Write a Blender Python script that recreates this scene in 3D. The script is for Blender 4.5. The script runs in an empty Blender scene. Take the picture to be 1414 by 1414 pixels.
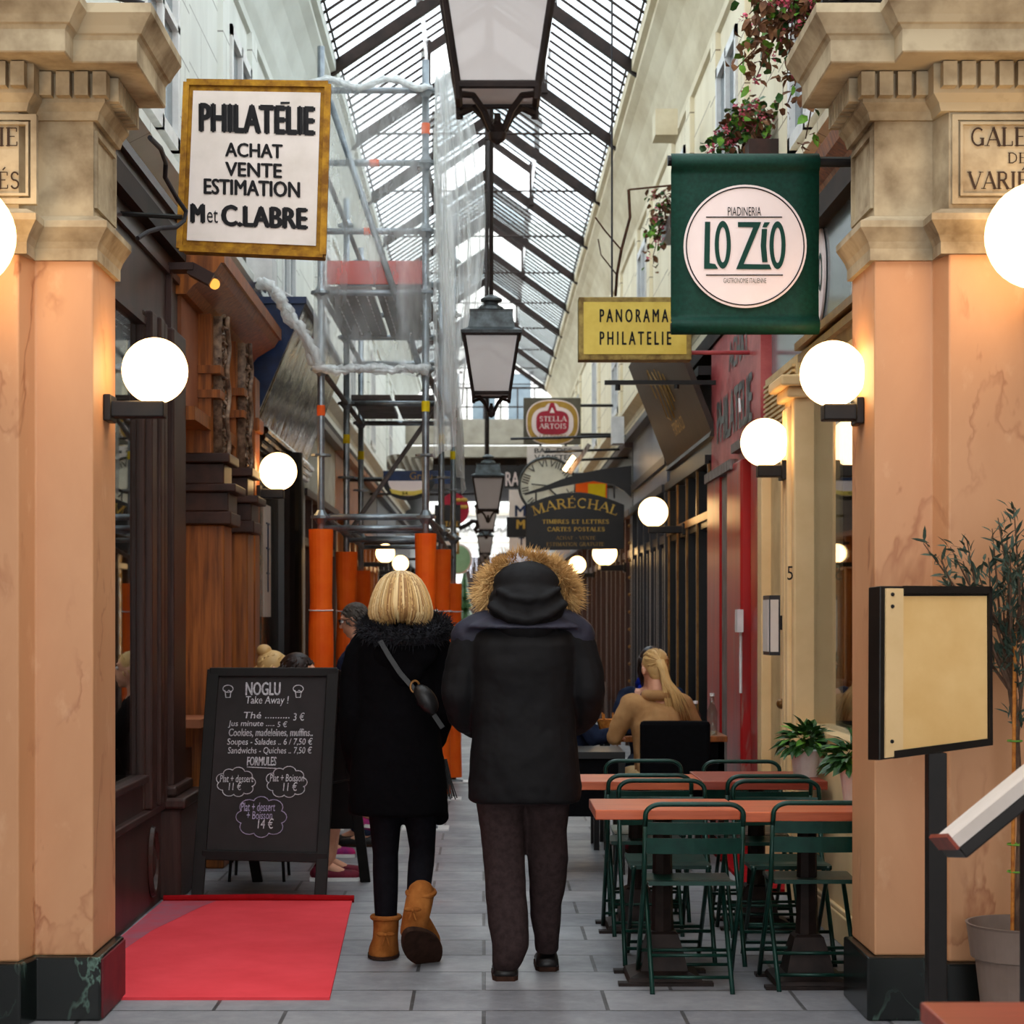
import bpy, bmesh, math, random
from mathutils import Vector, Matrix
random.seed(11)
PI = math.pi
F, VX, HY, CH = 2700.0, 668.0, 850.0, 1.56      # focal length and vanishing point in photo pixels, eye height in metres
scene = bpy.context.scene
COL = scene.collection
def at(px, py, Y):
    return Vector(((px - VX) * Y / F, Y, CH + (HY - py) * Y / F))
def V(*a): return Vector(a)

# ------------------------------------------------------------------ materials
def lin(c):
    r = []
    for v in c:
        v /= 255.0
        r.append(v / 12.92 if v <= 0.04045 else ((v + 0.055) / 1.055) ** 2.4)
    return (r[0], r[1], r[2], 1.0)
MATS = {}
class NT:
    def __init__(s, name):
        s.m = bpy.data.materials.new(name); s.m.use_nodes = True
        s.t = s.m.node_tree; s.t.nodes.clear()
        s.out = s.t.nodes.new('ShaderNodeOutputMaterial')
        MATS[name] = s.m
    def n(s, typ, **kw):
        nd = s.t.nodes.new(typ)
        for k, v in kw.items():
            if k in nd.inputs: nd.inputs[k].default_value = v
            else: setattr(nd, k, v)
        return nd
    def l(s, a, b): s.t.links.new(a, b)
    def coords(s, scale=(1, 1, 1), rot=(0, 0, 0)):
        tc = s.n('ShaderNodeTexCoord'); mp = s.n('ShaderNodeMapping')
        mp.inputs['Scale'].default_value = scale; mp.inputs['Rotation'].default_value = rot
        s.l(tc.outputs['Object'], mp.inputs['Vector']); return mp.outputs['Vector']
    def noise(s, vec, scale=5, detail=4, rough=0.6, dist=0.0):
        nd = s.n('ShaderNodeTexNoise'); nd.inputs['Scale'].default_value = scale
        nd.inputs['Detail'].default_value = detail; nd.inputs['Roughness'].default_value = rough
        nd.inputs['Distortion'].default_value = dist
        s.l(vec, nd.inputs['Vector']); return nd.outputs['Fac']
    def ramp(s, fac, stops):
        nd = s.n('ShaderNodeValToRGB'); e = nd.color_ramp.elements
        while len(e) < len(stops): e.new(0.5)
        for el, (p, c) in zip(e, stops): el.position = p; el.color = c
        s.l(fac, nd.inputs['Fac']); return nd.outputs['Color']
    def mix(s, fac, a, b):
        nd = s.n('ShaderNodeMix'); nd.data_type = 'RGBA'
        for sock, v in ((0, fac), (6, a), (7, b)):
            if hasattr(v, 'links'): s.l(v, nd.inputs[sock])
            else: nd.inputs[sock].default_value = v
        return nd.outputs[2]
    def bump(s, h, strength=0.3, dist=0.01):
        nd = s.n('ShaderNodeBump'); nd.inputs['Strength'].default_value = strength
        nd.inputs['Distance'].default_value = dist; s.l(h, nd.inputs['Height']); return nd.outputs['Normal']
    def bsdf(s, color, rough=0.5, metal=0.0, normal=None, **kw):
        b = s.n('ShaderNodeBsdfPrincipled')
        for k, v in (('Base Color', color), ('Roughness', rough), ('Metallic', metal)):
            if hasattr(v, 'links'): s.l(v, b.inputs[k])
            else: b.inputs[k].default_value = v
        if normal is not None: s.l(normal, b.inputs['Normal'])
        for k, v in kw.items(): b.inputs[k].default_value = v
        s.l(b.outputs[0], s.out.inputs[0]); return b

def pm(name, c1, c2=None, scale=6, rough=0.5, metal=0.0, bump=0.15, stretch=(1, 1, 1), detail=5, lo=0.35, hi=0.65, bd=0.004, **kw):
    t = NT(name); v = t.coords(stretch); f = t.noise(v, scale, detail)
    c2 = c2 or tuple(x * 0.75 for x in c1)
    c = t.ramp(f, [(lo, lin(c1)), (hi, lin(c2))])
    kw.setdefault('Specular IOR Level', .06 if rough >= .8 else .2 if rough > .45 else .32)
    t.bsdf(c, rough, metal, t.bump(f, bump, bd) if bump else None, **kw)
    return t.m
def emit(name, c, strength):
    t = NT(name); e = t.n('ShaderNodeEmission'); e.inputs[0].default_value = lin(c); e.inputs[1].default_value = strength
    t.l(e.outputs[0], t.out.inputs[0]); return t.m
def veined(name, base, dark, vein, vscale, rough, width=0.018, light=None, warp=1.2, tilt=(0, 0.6, 0.3), st=(1, 1, .55)):
    t = NT(name); v = t.coords(st, tilt)
    f = t.noise(v, 1.6, 6, .62, .4); c = t.ramp(f, [(.3, lin(base)), (.7, lin(dark))])
    g = t.noise(v, vscale, 5, .55, warp)
    a = t.ramp(g, [(.5 - width * 2, (0, 0, 0, 1)), (.5, (1, 1, 1, 1)), (.5 + width, (0, 0, 0, 1))])
    h = t.noise(v, 2.3, 2); hm = t.ramp(h, [(.45, (0, 0, 0, 1)), (.62, (1, 1, 1, 1))])
    mm = t.n('ShaderNodeMath', operation='MULTIPLY'); t.l(a, mm.inputs[0]); t.l(hm, mm.inputs[1])
    c = t.mix(mm.outputs[0], c, lin(vein))
    if light:
        k = t.noise(v, 9, 6); kk = t.ramp(k, [(.6, (0, 0, 0, 1)), (.85, (.6, .6, .6, 1))]); c = t.mix(kk, c, lin(light))
    t.bsdf(c, rough, 0, t.bump(f, .06, .004)); return t.m
def glassy(name, tint=(.8, .85, .85, 1), ior=1.6, rough=.01, refl=(.95, .95, .95, 1)):
    t = NT(name); tr = t.n('ShaderNodeBsdfTransparent'); tr.inputs[0].default_value = tint
    gl = t.n('ShaderNodeBsdfGlossy'); gl.inputs['Color'].default_value = refl; gl.inputs['Roughness'].default_value = rough
    fr = t.n('ShaderNodeFresnel'); ge = t.n('ShaderNodeNewGeometry'); io = t.n('ShaderNodeMix'); io.inputs[2].default_value = ior; io.inputs[3].default_value = 1 / ior
    t.l(ge.outputs['Backfacing'], io.inputs[0]); t.l(io.outputs[0], fr.inputs[0])
    mx = t.n('ShaderNodeMixShader'); t.l(fr.outputs[0], mx.inputs[0]); t.l(tr.outputs[0], mx.inputs[1]); t.l(gl.outputs[0], mx.inputs[2])
    t.l(mx.outputs[0], t.out.inputs[0]); return t.m
def sheet(name, c, clear, nscale=6, amt=.25, stretch=(1, 1, .25)):
    t = NT(name); v = t.coords(stretch); f = t.noise(v, nscale, 5)
    tr = t.n('ShaderNodeBsdfTransparent'); df = t.n('ShaderNodeBsdfDiffuse'); tl = t.n('ShaderNodeBsdfTranslucent')
    df.inputs[0].default_value = lin(c); tl.inputs[0].default_value = lin(c)
    gl = t.n('ShaderNodeBsdfGlossy'); gl.inputs['Roughness'].default_value = .3
    m1 = t.n('ShaderNodeMixShader'); m1.inputs[0].default_value = .5; t.l(df.outputs[0], m1.inputs[1]); t.l(tl.outputs[0], m1.inputs[2])
    m3 = t.n('ShaderNodeMixShader'); m3.inputs[0].default_value = .12; t.l(m1.outputs[0], m3.inputs[1]); t.l(gl.outputs[0], m3.inputs[2])
    fac = t.ramp(f, [(.3, (clear + amt,) * 3 + (1,)), (.7, (max(clear - amt, 0),) * 3 + (1,))])
    m2 = t.n('ShaderNodeMixShader'); t.l(fac, m2.inputs[0]); t.l(m3.outputs[0], m2.inputs[1]); t.l(tr.outputs[0], m2.inputs[2])
    t.l(m2.outputs[0], t.out.inputs[0]); return t.m

M_peach = veined('peach_marble', (208, 154, 112), (194, 138, 96), (166, 106, 68), 2.0, .5, .014, light=(230, 186, 148), warp=.45)
M_green = veined('green_black_marble', (16, 24, 23), (8, 12, 12), (96, 124, 112), 3.0, .25, .012, warp=.8)
M_stone = pm('carved_limestone', (184, 168, 140), (112, 94, 72), 3.4, .85, bump=.35, lo=.4, hi=.7)
M_cream = pm('cream_paint', (236, 202, 152), (220, 184, 132), 4, .5, bump=.08, lo=.3, hi=.8)
M_creamdoor = pm('cream_door_paint', (214, 186, 138), (192, 160, 114), 4, .5, bump=.08)
M_brown = pm('brown_paint', (70, 48, 44), (50, 33, 30), 5, .38, bump=.1, stretch=(1, 1, .3))
M_darkbrown = pm('dark_brown_wood', (66, 43, 37), (46, 28, 24), 7, .4, bump=.2, stretch=(6, 6, .4))
M_wood = pm('varnished_oak', (164, 94, 38), (98, 50, 18), 3.5, .38, bump=.2, stretch=(9, 9, .5), detail=7)
M_darkwood = pm('carved_dark_wood', (66, 36, 25), (36, 19, 13), 7, .38, bump=.3)
M_terra = pm('terracotta_panel', (154, 96, 66), (134, 78, 52), 3, .6, bump=.08)
M_navy = pm('navy_paint', (22, 44, 84), (14, 28, 58), 5, .35, bump=.05)
M_red = veined('worn_red_paint', (194, 24, 22), (150, 16, 18), (150, 112, 100), 1.2, .3, .03, st=(2.5, 2.5, .35))
M_redfascia = pm('faded_red_paint', (200, 100, 98), (152, 48, 54), 2.2, .4, bump=.08, stretch=(1, 1, 2))
M_worn = pm('worn_grey_post', (150, 142, 136), (92, 72, 66), 14, .6, bump=.3, stretch=(3, 3, .4))
M_black = pm('black_paint', (24, 22, 22), (14, 13, 13), 6, .32, bump=.08)
M_blacksatin = pm('black_metal', (22, 21, 23), (34, 31, 30), 8, .42, .3, bump=.1)
M_charcoal = pm('charcoal_paint', (50, 49, 54), (38, 37, 41), 5, .35, bump=.06, stretch=(4, 4, .4))
M_gilt = pm('gold_edge', (150, 108, 52), (112, 74, 34), 8, .35, .4, bump=.1)
M_boardwood = pm('brown_board', (66, 48, 36), (46, 33, 25), 4, .45, bump=.15, stretch=(1, 5, 1))
M_iron = pm('cast_iron', (44, 34, 31), (28, 21, 19), 12, .5, .3, bump=.3)
M_roofiron = pm('roof_iron', (46, 33, 28), (30, 21, 18), 8, .6, bump=.15)
M_zinc = pm('lantern_zinc', (84, 90, 92), (54, 56, 56), 14, .45, .6, bump=.3)
M_galv = pm('galvanised_steel', (158, 166, 172), (118, 124, 130), 9, .38, .75, bump=.15)
M_dull = pm('dull_steel_plank', (120, 112, 110), (92, 86, 84), 6, .6, .3, bump=.2)
M_orange = pm('orange_foam', (255, 108, 22), (246, 90, 14), 5, .62, bump=.1)
M_tagor = pm('orange_tape', (246, 104, 40), (236, 90, 30), 5, .6, bump=0)
M_tagye = pm('yellow_tape', (236, 206, 30), (220, 186, 20), 5, .6, bump=0)
M_toe = pm('red_toe_board', (206, 92, 84), (188, 78, 72), 4, .6, bump=.05)
M_chair = pm('green_enamel', (20, 62, 52), (12, 42, 36), 12, .33, .25, bump=.15, lo=.3, hi=.7)
M_table = pm('orange_stained_wood', (200, 100, 60), (170, 76, 44), 4, .36, bump=.1, stretch=(.6, 9, 9))
M_tabledk = pm('red_stained_wood', (156, 66, 46), (130, 50, 34), 4, .36, bump=.1, stretch=(.6, 9, 9))
M_black_cloth = pm('black_cloth', (15, 15, 18), (10, 10, 12), 40, .9, bump=.2)
M_wool = pm('black_wool', (9, 8, 10), (6, 5, 7), 60, .95, bump=.4, bd=.003)
M_parka = pm('dark_parka', (15, 14, 17), (10, 9, 11), 30, .72, bump=.3)
M_yoke = pm('slate_parka_yoke', (50, 50, 64), (36, 36, 47), 12, .5, bump=.15)
M_trouser = pm('brown_trouser_cloth', (58, 46, 46), (46, 36, 36), 40, .9, bump=.2)
M_tights = pm('black_tights', (20, 19, 24), (14, 13, 17), 40, .8, bump=.1)
M_suede = pm('tan_suede', (164, 102, 50), (134, 78, 34), 14, .85, bump=.25)
M_sole = pm('dark_rubber_sole', (62, 42, 34), (46, 31, 25), 20, .8, bump=.3)
M_leather = pm('black_leather', (18, 17, 18), (28, 26, 26), 30, .38, bump=.25)
M_skin = pm('skin', (222, 168, 140), (206, 148, 120), 8, .5, bump=.05)
M_blond = pm('blond_hair', (216, 178, 118), (184, 142, 90), 1.6, .42, bump=0, lo=.36, hi=.66)
M_greyhair = pm('grey_hair', (92, 84, 78), (52, 45, 41), 8, .5, bump=.4, stretch=(7, 7, 1))
M_palehair = pm('pale_grey_hair', (176, 170, 174), (140, 134, 138), 8, .5, bump=.4, stretch=(7, 7, 1))
M_darkhair = pm('dark_brown_hair', (48, 30, 26), (28, 17, 15), 8, .45, bump=.4, stretch=(7, 7, 1))
M_furtan = pm('tan_fur', (230, 192, 132), (150, 108, 60), 10, .8, bump=0)
M_furblk = pm('black_fur', (26, 25, 31), (13, 13, 16), 10, .7, bump=0)
M_camel = pm('camel_wool', (178, 136, 92), (156, 114, 74), 8, .85, bump=.2)
M_suit = pm('navy_suit', (48, 54, 78), (34, 38, 58), 20, .85, bump=.1)
M_jean = pm('navy_jacket', (36, 46, 68), (25, 32, 50), 14, .8, bump=.2)
M_blue = pm('cobalt_scarf', (24, 48, 160), (14, 30, 116), 10, .8, bump=.2)
M_shirt = pm('pale_blue_shirt', (168, 182, 220), (148, 164, 206), 10, .8, bump=.1)
M_sneak = pm('burgundy_sneaker', (122, 34, 52), (88, 22, 38), 14, .7, bump=.2)
M_sneak2 = pm('purple_sneaker', (134, 40, 108), (196, 36, 100), 10, .7, bump=.2)
M_white = pm('white_plastic', (232, 230, 228), (214, 212, 210), 8, .5, bump=.03)
M_carpet = pm('red_carpet', (232, 76, 84), (212, 60, 68), 2.2, .9, bump=.35, lo=.3, hi=.75, bd=.003)
M_carpetedge = pm('dark_red_edge', (150, 16, 22), (128, 10, 16), 8, .9, bump=.2)
M_slate = pm('chalkboard_slate', (34, 29, 28), (46, 40, 40), 2.5, .6, bump=.03)
M_boardframe = pm('blackboard_frame', (24, 19, 17), (15, 12, 11), 8, .5, bump=.15)
M_chalk = pm('white_chalk', (226, 224, 226), (168, 164, 170), 60, .9, bump=0)
M_chalk2 = pm('lilac_chalk', (190, 178, 206), (140, 130, 156), 60, .9, bump=0)
M_signwhite = pm('aged_white_sign', (226, 214, 206), (208, 196, 186), 3, .5, bump=.05)
M_rust = pm('rusty_yellow_frame', (176, 128, 34), (118, 76, 22), 16, .6, .2, bump=.3)
M_ink = pm('sign_black', (22, 20, 22), (28, 26, 28), 8, .6, bump=0)
M_inkbrown = pm('inscription_brown', (62, 46, 36), (50, 37, 28), 8, .7, bump=0)
M_banner = pm('bottle_green_banner', (8, 56, 44), (5, 44, 34), 60, .6, bump=.12)
M_bannertext = pm('green_print', (12, 62, 50), (10, 54, 44), 8, .6, bump=0)
M_logowhite = pm('logo_white', (240, 222, 218), (232, 212, 208), 3, .5, bump=0)
M_ochre = pm('ochre_sign', (228, 202, 98), (210, 180, 78), 5, .5, bump=.08)
M_ochreframe = pm('ochre_frame', (172, 148, 82), (108, 84, 44), 12, .6, bump=.25)
M_signblack = pm('gloss_black_sign', (26, 22, 20), (18, 15, 14), 6, .35, bump=.04)
M_gold = pm('gold_leaf', (206, 166, 72), (170, 128, 48), 9, .4, .25, bump=0)
M_gold2 = pm('dull_gold_leaf', (160, 124, 66), (122, 92, 44), 9, .5, .2, bump=0)
M_olive = pm('olive_grey_panel', (98, 92, 78), (82, 76, 64), 6, .5, bump=.05)
M_beergold = pm('beer_gold', (184, 146, 66), (160, 122, 52), 8, .5, bump=0)
M_beerred = pm('beer_red', (172, 26, 52), (152, 18, 42), 8, .45, bump=0)
M_clockface = pm('clock_ivory', (222, 222, 206), (202, 202, 186), 4, .5, bump=.03)
M_pot = pm('taupe_plastic', (136, 118, 108), (122, 104, 94), 4, .6, bump=.05)
M_soil = pm('potting_soil', (52, 38, 30), (32, 23, 18), 30, .95, bump=.6)
M_bark = pm('bark', (116, 92, 76), (76, 58, 48), 14, .85, bump=.5, stretch=(4, 4, 1))
M_leafolive = pm('olive_leaf', (82, 98, 84), (50, 66, 58), 12, .5, bump=0)
M_leaf = pm('deep_leaf', (54, 96, 40), (26, 56, 26), 14, .4, bump=0)
M_leafbright = pm('bright_leaf', (112, 158, 56), (70, 116, 40), 14, .5, bump=0)
M_leafbrown = pm('dry_leaf', (122, 84, 56), (84, 54, 38), 14, .7, bump=0)
M_pink = pm('pink_petal', (220, 108, 130), (170, 64, 86), 14, .6, bump=0)
M_stem = pm('woody_stem', (96, 66, 50), (62, 42, 34), 14, .8, bump=.2)
M_cable = pm('cable_rubber', (46, 44, 48), (34, 32, 36), 10, .5, bump=0)
M_menu = pm('menu_paper', (236, 196, 134), (224, 180, 116), 3, .6, bump=.02)
M_menustand = pm('menu_stand_black', (26, 20, 18), (16, 12, 11), 8, .4, bump=.1)
M_basket = pm('wicker', (206, 134, 60), (160, 92, 36), 30, .7, bump=.5)
M_carving = pm('carved_ornament', (150, 122, 100), (74, 54, 44), 22, .5, bump=.5)
M_greywall = pm('beige_render', (178, 170, 156), (156, 148, 134), 3, .8, bump=.1)
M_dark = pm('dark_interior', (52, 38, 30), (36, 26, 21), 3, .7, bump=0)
M_mirror = pm('polished_metal', (150, 132, 106), (110, 94, 74), 1.6, .09, 1.0, bump=.9, stretch=(2, 2, .6), bd=.02)
M_window = glassy('window_glass', (.72, .76, .76, 1), 1.9)
M_mirrorglass = glassy('mirror_glass', (.15, .15, .15, 1), 4.5)
M_fasciaglass = pm('blue_grey_fascia', (86, 100, 108), (108, 122, 128), 1.2, .16, bump=.05, stretch=(1, 2, 1))
M_greypanel = pm('blue_grey_panel', (120, 126, 138), (106, 110, 122), 1.5, .3, bump=.05)
M_globe = emit('lit_globe', (255, 206, 140), 5.0)
M_glow = emit('lit_window', (255, 170, 76), 1.0)
M_bulb = emit('lit_bulb', (255, 206, 140), 12)
M_fairy = emit('fairy_light', (236, 240, 255), 2.5)
M_net = sheet('scaffold_film', (250, 252, 252), .52, 5, .24)
M_netlight = sheet('thin_film', (250, 252, 252), .74, 4, .2)
M_netside = sheet('gathered_film', (250, 252, 252), .46, 9, .3, (1, 1, .12))
M_lampglass = sheet('frosted_lamp_glass', (198, 186, 180), .12, 3, .04, (1, 1, 1))
M_bottle = glassy('bottle_glass', (.75, .85, .8, 1), 1.5)
# slabs of the floor
t = NT('grey_stone_slabs'); tc = t.n('ShaderNodeTexCoord'); mp = t.n('ShaderNodeMapping')
t.l(tc.outputs['Object'], mp.inputs['Vector'])
br = t.n('ShaderNodeTexBrick'); br.inputs['Scale'].default_value = 1; br.inputs['Brick Width'].default_value = .78
br.inputs['Row Height'].default_value = .42; br.inputs['Mortar Size'].default_value = .009; br.inputs['Mortar Smooth'].default_value = .3
br.inputs['Color1'].default_value = lin((152, 152, 156)); br.inputs['Color2'].default_value = lin((120, 120, 126)); br.inputs['Mortar'].default_value = lin((56, 54, 54))
br.offset = .37; t.l(mp.outputs[0], br.inputs['Vector'])
nz = t.noise(mp.outputs[0], 2.4, 8, .68); nz2 = t.noise(mp.outputs[0], 14, 6, .7)
cc = t.mix(t.ramp(nz, [(.35, (0, 0, 0, 1)), (.7, (.55, .55, .55, 1))]), br.outputs['Color'], lin((82, 83, 88)))
cc = t.mix(t.ramp(nz2, [(.5, (0, 0, 0, 1)), (.8, (.4, .4, .4, 1))]), cc, lin((160, 160, 164)))
rr = t.ramp(nz, [(.3, (.34, .34, .34, 1)), (.7, (.58, .58, .58, 1))])
bb = t.n('ShaderNodeMath', operation='ADD'); t.l(br.outputs['Fac'], bb.inputs[0])
mm = t.n('ShaderNodeMath', operation='MULTIPLY'); mm.inputs[1].default_value = -1; t.l(br.outputs['Fac'], mm.inputs[0])
ad = t.n('ShaderNodeMath', operation='MULTIPLY_ADD'); ad.inputs[1].default_value = .35; t.l(nz2, ad.inputs[0]); t.l(mm.outputs[0], ad.inputs[2])
t.bsdf(cc, rr, 0, t.bump(ad.outputs[0], .35, .006)); M_floor = t.m
# panelled upper walls
def panelled(name, c1, c2, line):
    t = NT(name); tc = t.n('ShaderNodeTexCoord'); sp = t.n('ShaderNodeSeparateXYZ'); cb = t.n('ShaderNodeCombineXYZ')
    t.l(tc.outputs['Object'], sp.inputs[0]); t.l(sp.outputs['Y'], cb.inputs['X']); t.l(sp.outputs['Z'], cb.inputs['Y'])
    br = t.n('ShaderNodeTexBrick'); br.inputs['Scale'].default_value = 1; br.inputs['Brick Width'].default_value = 2.6
    br.inputs['Row Height'].default_value = .36; br.inputs['Mortar Size'].default_value = .006
    br.inputs['Color1'].default_value = lin(c1); br.inputs['Color2'].default_value = lin(c1); br.inputs['Mortar'].default_value = lin(line)
    t.l(cb.outputs[0], br.inputs['Vector']); f = t.noise(t.coords((1, 1, .4)), 2.2, 6)
    c = t.mix(t.ramp(f, [(.4, (0, 0, 0, 1)), (.75, (.8, .8, .8, 1))]), br.outputs['Color'], lin(c2))
    t.bsdf(c, .75, 0, t.bump(f, .1, .01)); return t.m
M_wallwhite = panelled('white_painted_panels', (226, 228, 222), (204, 206, 200), (150, 148, 142))
M_wallcream = panelled('cream_painted_panels', (234, 222, 194), (208, 192, 158), (140, 122, 96))
M_cove = pm('cream_cove', (228, 216, 188), (190, 172, 138), 2.4, .7, bump=.15, stretch=(1, .4, 1), lo=.35, hi=.8)
M_covew = pm('white_cove', (222, 226, 220), (196, 198, 190), 2.4, .7, bump=.12, stretch=(1, .4, 1), lo=.35, hi=.8)
# roof glass
t = NT('roof_glass'); tr = t.n('ShaderNodeBsdfTransparent'); tl = t.n('ShaderNodeBsdfTranslucent'); gl = t.n('ShaderNodeBsdfGlossy')
v = t.coords((1, 1, 1)); f = t.noise(v, 1.5, 5); t.l(t.ramp(f, [(.3, (.74, .85, .90, 1)), (.7, (.86, .93, .96, 1))]), tr.inputs[0])
tl.inputs[0].default_value = (.8, .86, .88, 1); mx = t.n('ShaderNodeMixShader'); mx.inputs[0].default_value = .12
gl.inputs['Roughness'].default_value = .25; gl.inputs['Color'].default_value = (.8, .8, .8, 1)
t.l(tr.outputs[0], mx.inputs[1]); t.l(tl.outputs[0], mx.inputs[2]); fr = t.n('ShaderNodeFresnel'); fr.inputs[0].default_value = 1.5; ge = t.n('ShaderNodeNewGeometry'); io = t.n('ShaderNodeMix'); io.inputs[2].default_value = 1.8; io.inputs[3].default_value = 1 / 1.8
t.l(ge.outputs['Backfacing'], io.inputs[0]); t.l(io.outputs[0], fr.inputs[0]); m2 = t.n('ShaderNodeMixShader')
t.l(fr.outputs[0], m2.inputs[0]); t.l(mx.outputs[0], m2.inputs[1]); t.l(gl.outputs[0], m2.inputs[2]); t.l(m2.outputs[0], t.out.inputs[0]); M_roofglass = t.m

# ------------------------------------------------------------------ mesh builder
WL = {}
def wloc(o): return WL.get(o.name, Vector((0, 0, 0)))
class MB:
    def __init__(s): s.v = []; s.f = []; s.mi = []; s.cur = 0
    def add(s, vs, fs):
        b = len(s.v); s.v += [Vector(p) for p in vs]
        for f in fs: s.f.append([b + i for i in f]); s.mi.append(s.cur)
    def box(s, x0, x1, y0, y1, z0, z1):
        if x0 > x1: x0, x1 = x1, x0
        if y0 > y1: y0, y1 = y1, y0
        if z0 > z1: z0, z1 = z1, z0
        s.add([(x0, y0, z0), (x1, y0, z0), (x1, y1, z0), (x0, y1, z0), (x0, y0, z1), (x1, y0, z1), (x1, y1, z1), (x0, y1, z1)],
              [(0, 3, 2, 1), (4, 5, 6, 7), (0, 1, 5, 4), (1, 2, 6, 5), (2, 3, 7, 6), (3, 0, 4, 7)]); return s
    def obox(s, c, size, R=None):
        R = R or Matrix.Identity(3); h = [d / 2 for d in size]; c = Vector(c); vs = []
        for z in (-1, 1):
            for x, y in ((-1, -1), (1, -1), (1, 1), (-1, 1)): vs.append(c + R @ Vector((x * h[0], y * h[1], z * h[2])))
        s.add(vs, [(0, 3, 2, 1), (4, 5, 6, 7), (0, 1, 5, 4), (1, 2, 6, 5), (2, 3, 7, 6), (3, 0, 4, 7)]); return s
    def prism(s, pts, off):
        off = Vector(off); n = len(pts); P = [Vector(p) for p in pts]
        s.add(P + [p + off for p in P], [list(range(n))[::-1], list(range(n, 2 * n))] + [(i, (i + 1) % n, n + (i + 1) % n, n + i) for i in range(n)]); return s
    def quad(s, a, b, c, d): s.add([a, b, c, d], [(0, 1, 2, 3)]); return s
    def loft(s, rings, closed=True, caps=True):
        n = len(rings[0]); b = []; m = len(rings)
        vs = [p for r in rings for p in r]; fs = []
        for i in range(m - 1):
            for j in range(n if closed else n - 1):
                k = (j + 1) % n; fs.append((i * n + j, i * n + k, (i + 1) * n + k, (i + 1) * n + j))
        if caps and closed: fs.append(list(range(n))[::-1]); fs.append([(m - 1) * n + j for j in range(n)])
        s.add(vs, fs); return s
    def tube(s, pts, r, seg=8, caps=True):
        P = [Vector(p) for p in pts]; rs = r if isinstance(r, (list, tuple)) else [r] * len(P); rings = []
        d0 = (P[1] - P[0]).normalized(); u = d0.orthogonal().normalized()
        for i, p in enumerate(P):
            d = (P[min(i + 1, len(P) - 1)] - P[max(i - 1, 0)])
            d = d.normalized() if d.length > 1e-9 else d0
            u = (u - d * u.dot(d)); u = u.normalized() if u.length > 1e-6 else d.orthogonal().normalized(); w = d.cross(u)
            rings.append([p + (u * math.cos(2 * PI * j / seg) + w * math.sin(2 * PI * j / seg)) * rs[i] for j in range(seg)])
        return s.loft(rings, True, caps)
    def limb(s, p0, p1, r0, r1, seg=12):
        p0, p1 = Vector(p0), Vector(p1); d = (p1 - p0).normalized() if (p1 - p0).length > 1e-6 else V(0, 0, 1); P = []; R = []
        for a in (-.97, -.7, -.35): P.append(p0 + d * r0 * a); R.append(r0 * math.sqrt(1 - a * a))
        P.append(p0); R.append(r0); P.append((p0 + p1) / 2); R.append((r0 + r1) / 2 * 1.02); P.append(p1); R.append(r1)
        for a in (.35, .7, .97): P.append(p1 + d * r1 * a); R.append(r1 * math.sqrt(1 - a * a))
        return s.tube(P, R, seg)
    def lathe(s, prof, c=(0, 0, 0), seg=24, sq=False, caps=True):
        c = Vector(c); rings = []
        for r, z in prof:
            ring = []
            for j in range(4 if sq else seg):
                a = 2 * PI * j / (4 if sq else seg) + (PI / 4 if sq else 0); q = r * (math.sqrt(2) if sq else 1)
                ring.append(c + V(q * math.cos(a), q * math.sin(a), z))
            rings.append(ring)
        return s.loft(rings, True, caps)
    def ell(s, c, r, seg=16, rings=10, R=None):
        c = Vector(c); r = r if isinstance(r, (list, tuple)) else (r, r, r); L = []
        for i in range(rings + 1):
            a = -PI / 2 + PI * (i + .02 if i == 0 else i - .02 if i == rings else i) / rings
            ring = []
            for j in range(seg):
                p = V(r[0] * math.cos(a) * math.cos(2 * PI * j / seg), r[1] * math.cos(a) * math.sin(2 * PI * j / seg), r[2] * math.sin(a))
                ring.append(c + (R @ p if R else p))
            L.append(ring)
        return s.loft(L)
    def sheetg(s, fn, nu, nv):
        b = [fn(i / nu, j / nv) for j in range(nv + 1) for i in range(nu + 1)]
        s.add(b, [(j * (nu + 1) + i, j * (nu + 1) + i + 1, (j + 1) * (nu + 1) + i + 1, (j + 1) * (nu + 1) + i) for j in range(nv) for i in range(nu)]); return s
    def xf(s, M): s.v = [M @ p for p in s.v]; return s
    def build(s, name, mat, parent=None, smooth=False, bevel=0, label=None, normals=True):
        me = bpy.data.meshes.new(name)
        if parent is None:
            xs = [p.x for p in s.v]; ys = [p.y for p in s.v]; zs = [p.z for p in s.v]
            o0 = Vector(((min(xs) + max(xs)) / 2, (min(ys) + max(ys)) / 2, min(zs)))
        else: o0 = wloc(parent)
        me.from_pydata([p - o0 for p in s.v], [], s.f)
        for m in (mat if isinstance(mat, list) else [mat]): me.materials.append(m)
        if isinstance(mat, list):
            for p, i in zip(me.polygons, s.mi): p.material_index = i
        if normals:
            bm = bmesh.new(); bm.from_mesh(me); bmesh.ops.recalc_face_normals(bm, faces=bm.faces); bm.to_mesh(me); bm.free()
        if smooth: me.polygons.foreach_set('use_smooth', [True] * len(me.polygons))
        o = bpy.data.objects.new(name, me); COL.objects.link(o)
        if parent is None: o.location = o0
        else: o.parent = parent
        WL[o.name] = o0.copy()
        if bevel:
            bv = o.modifiers.new('Bevel', 'BEVEL'); bv.width = bevel; bv.segments = 2; bv.limit_method = 'ANGLE'
        if label: o['label'] = label
        return o
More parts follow.
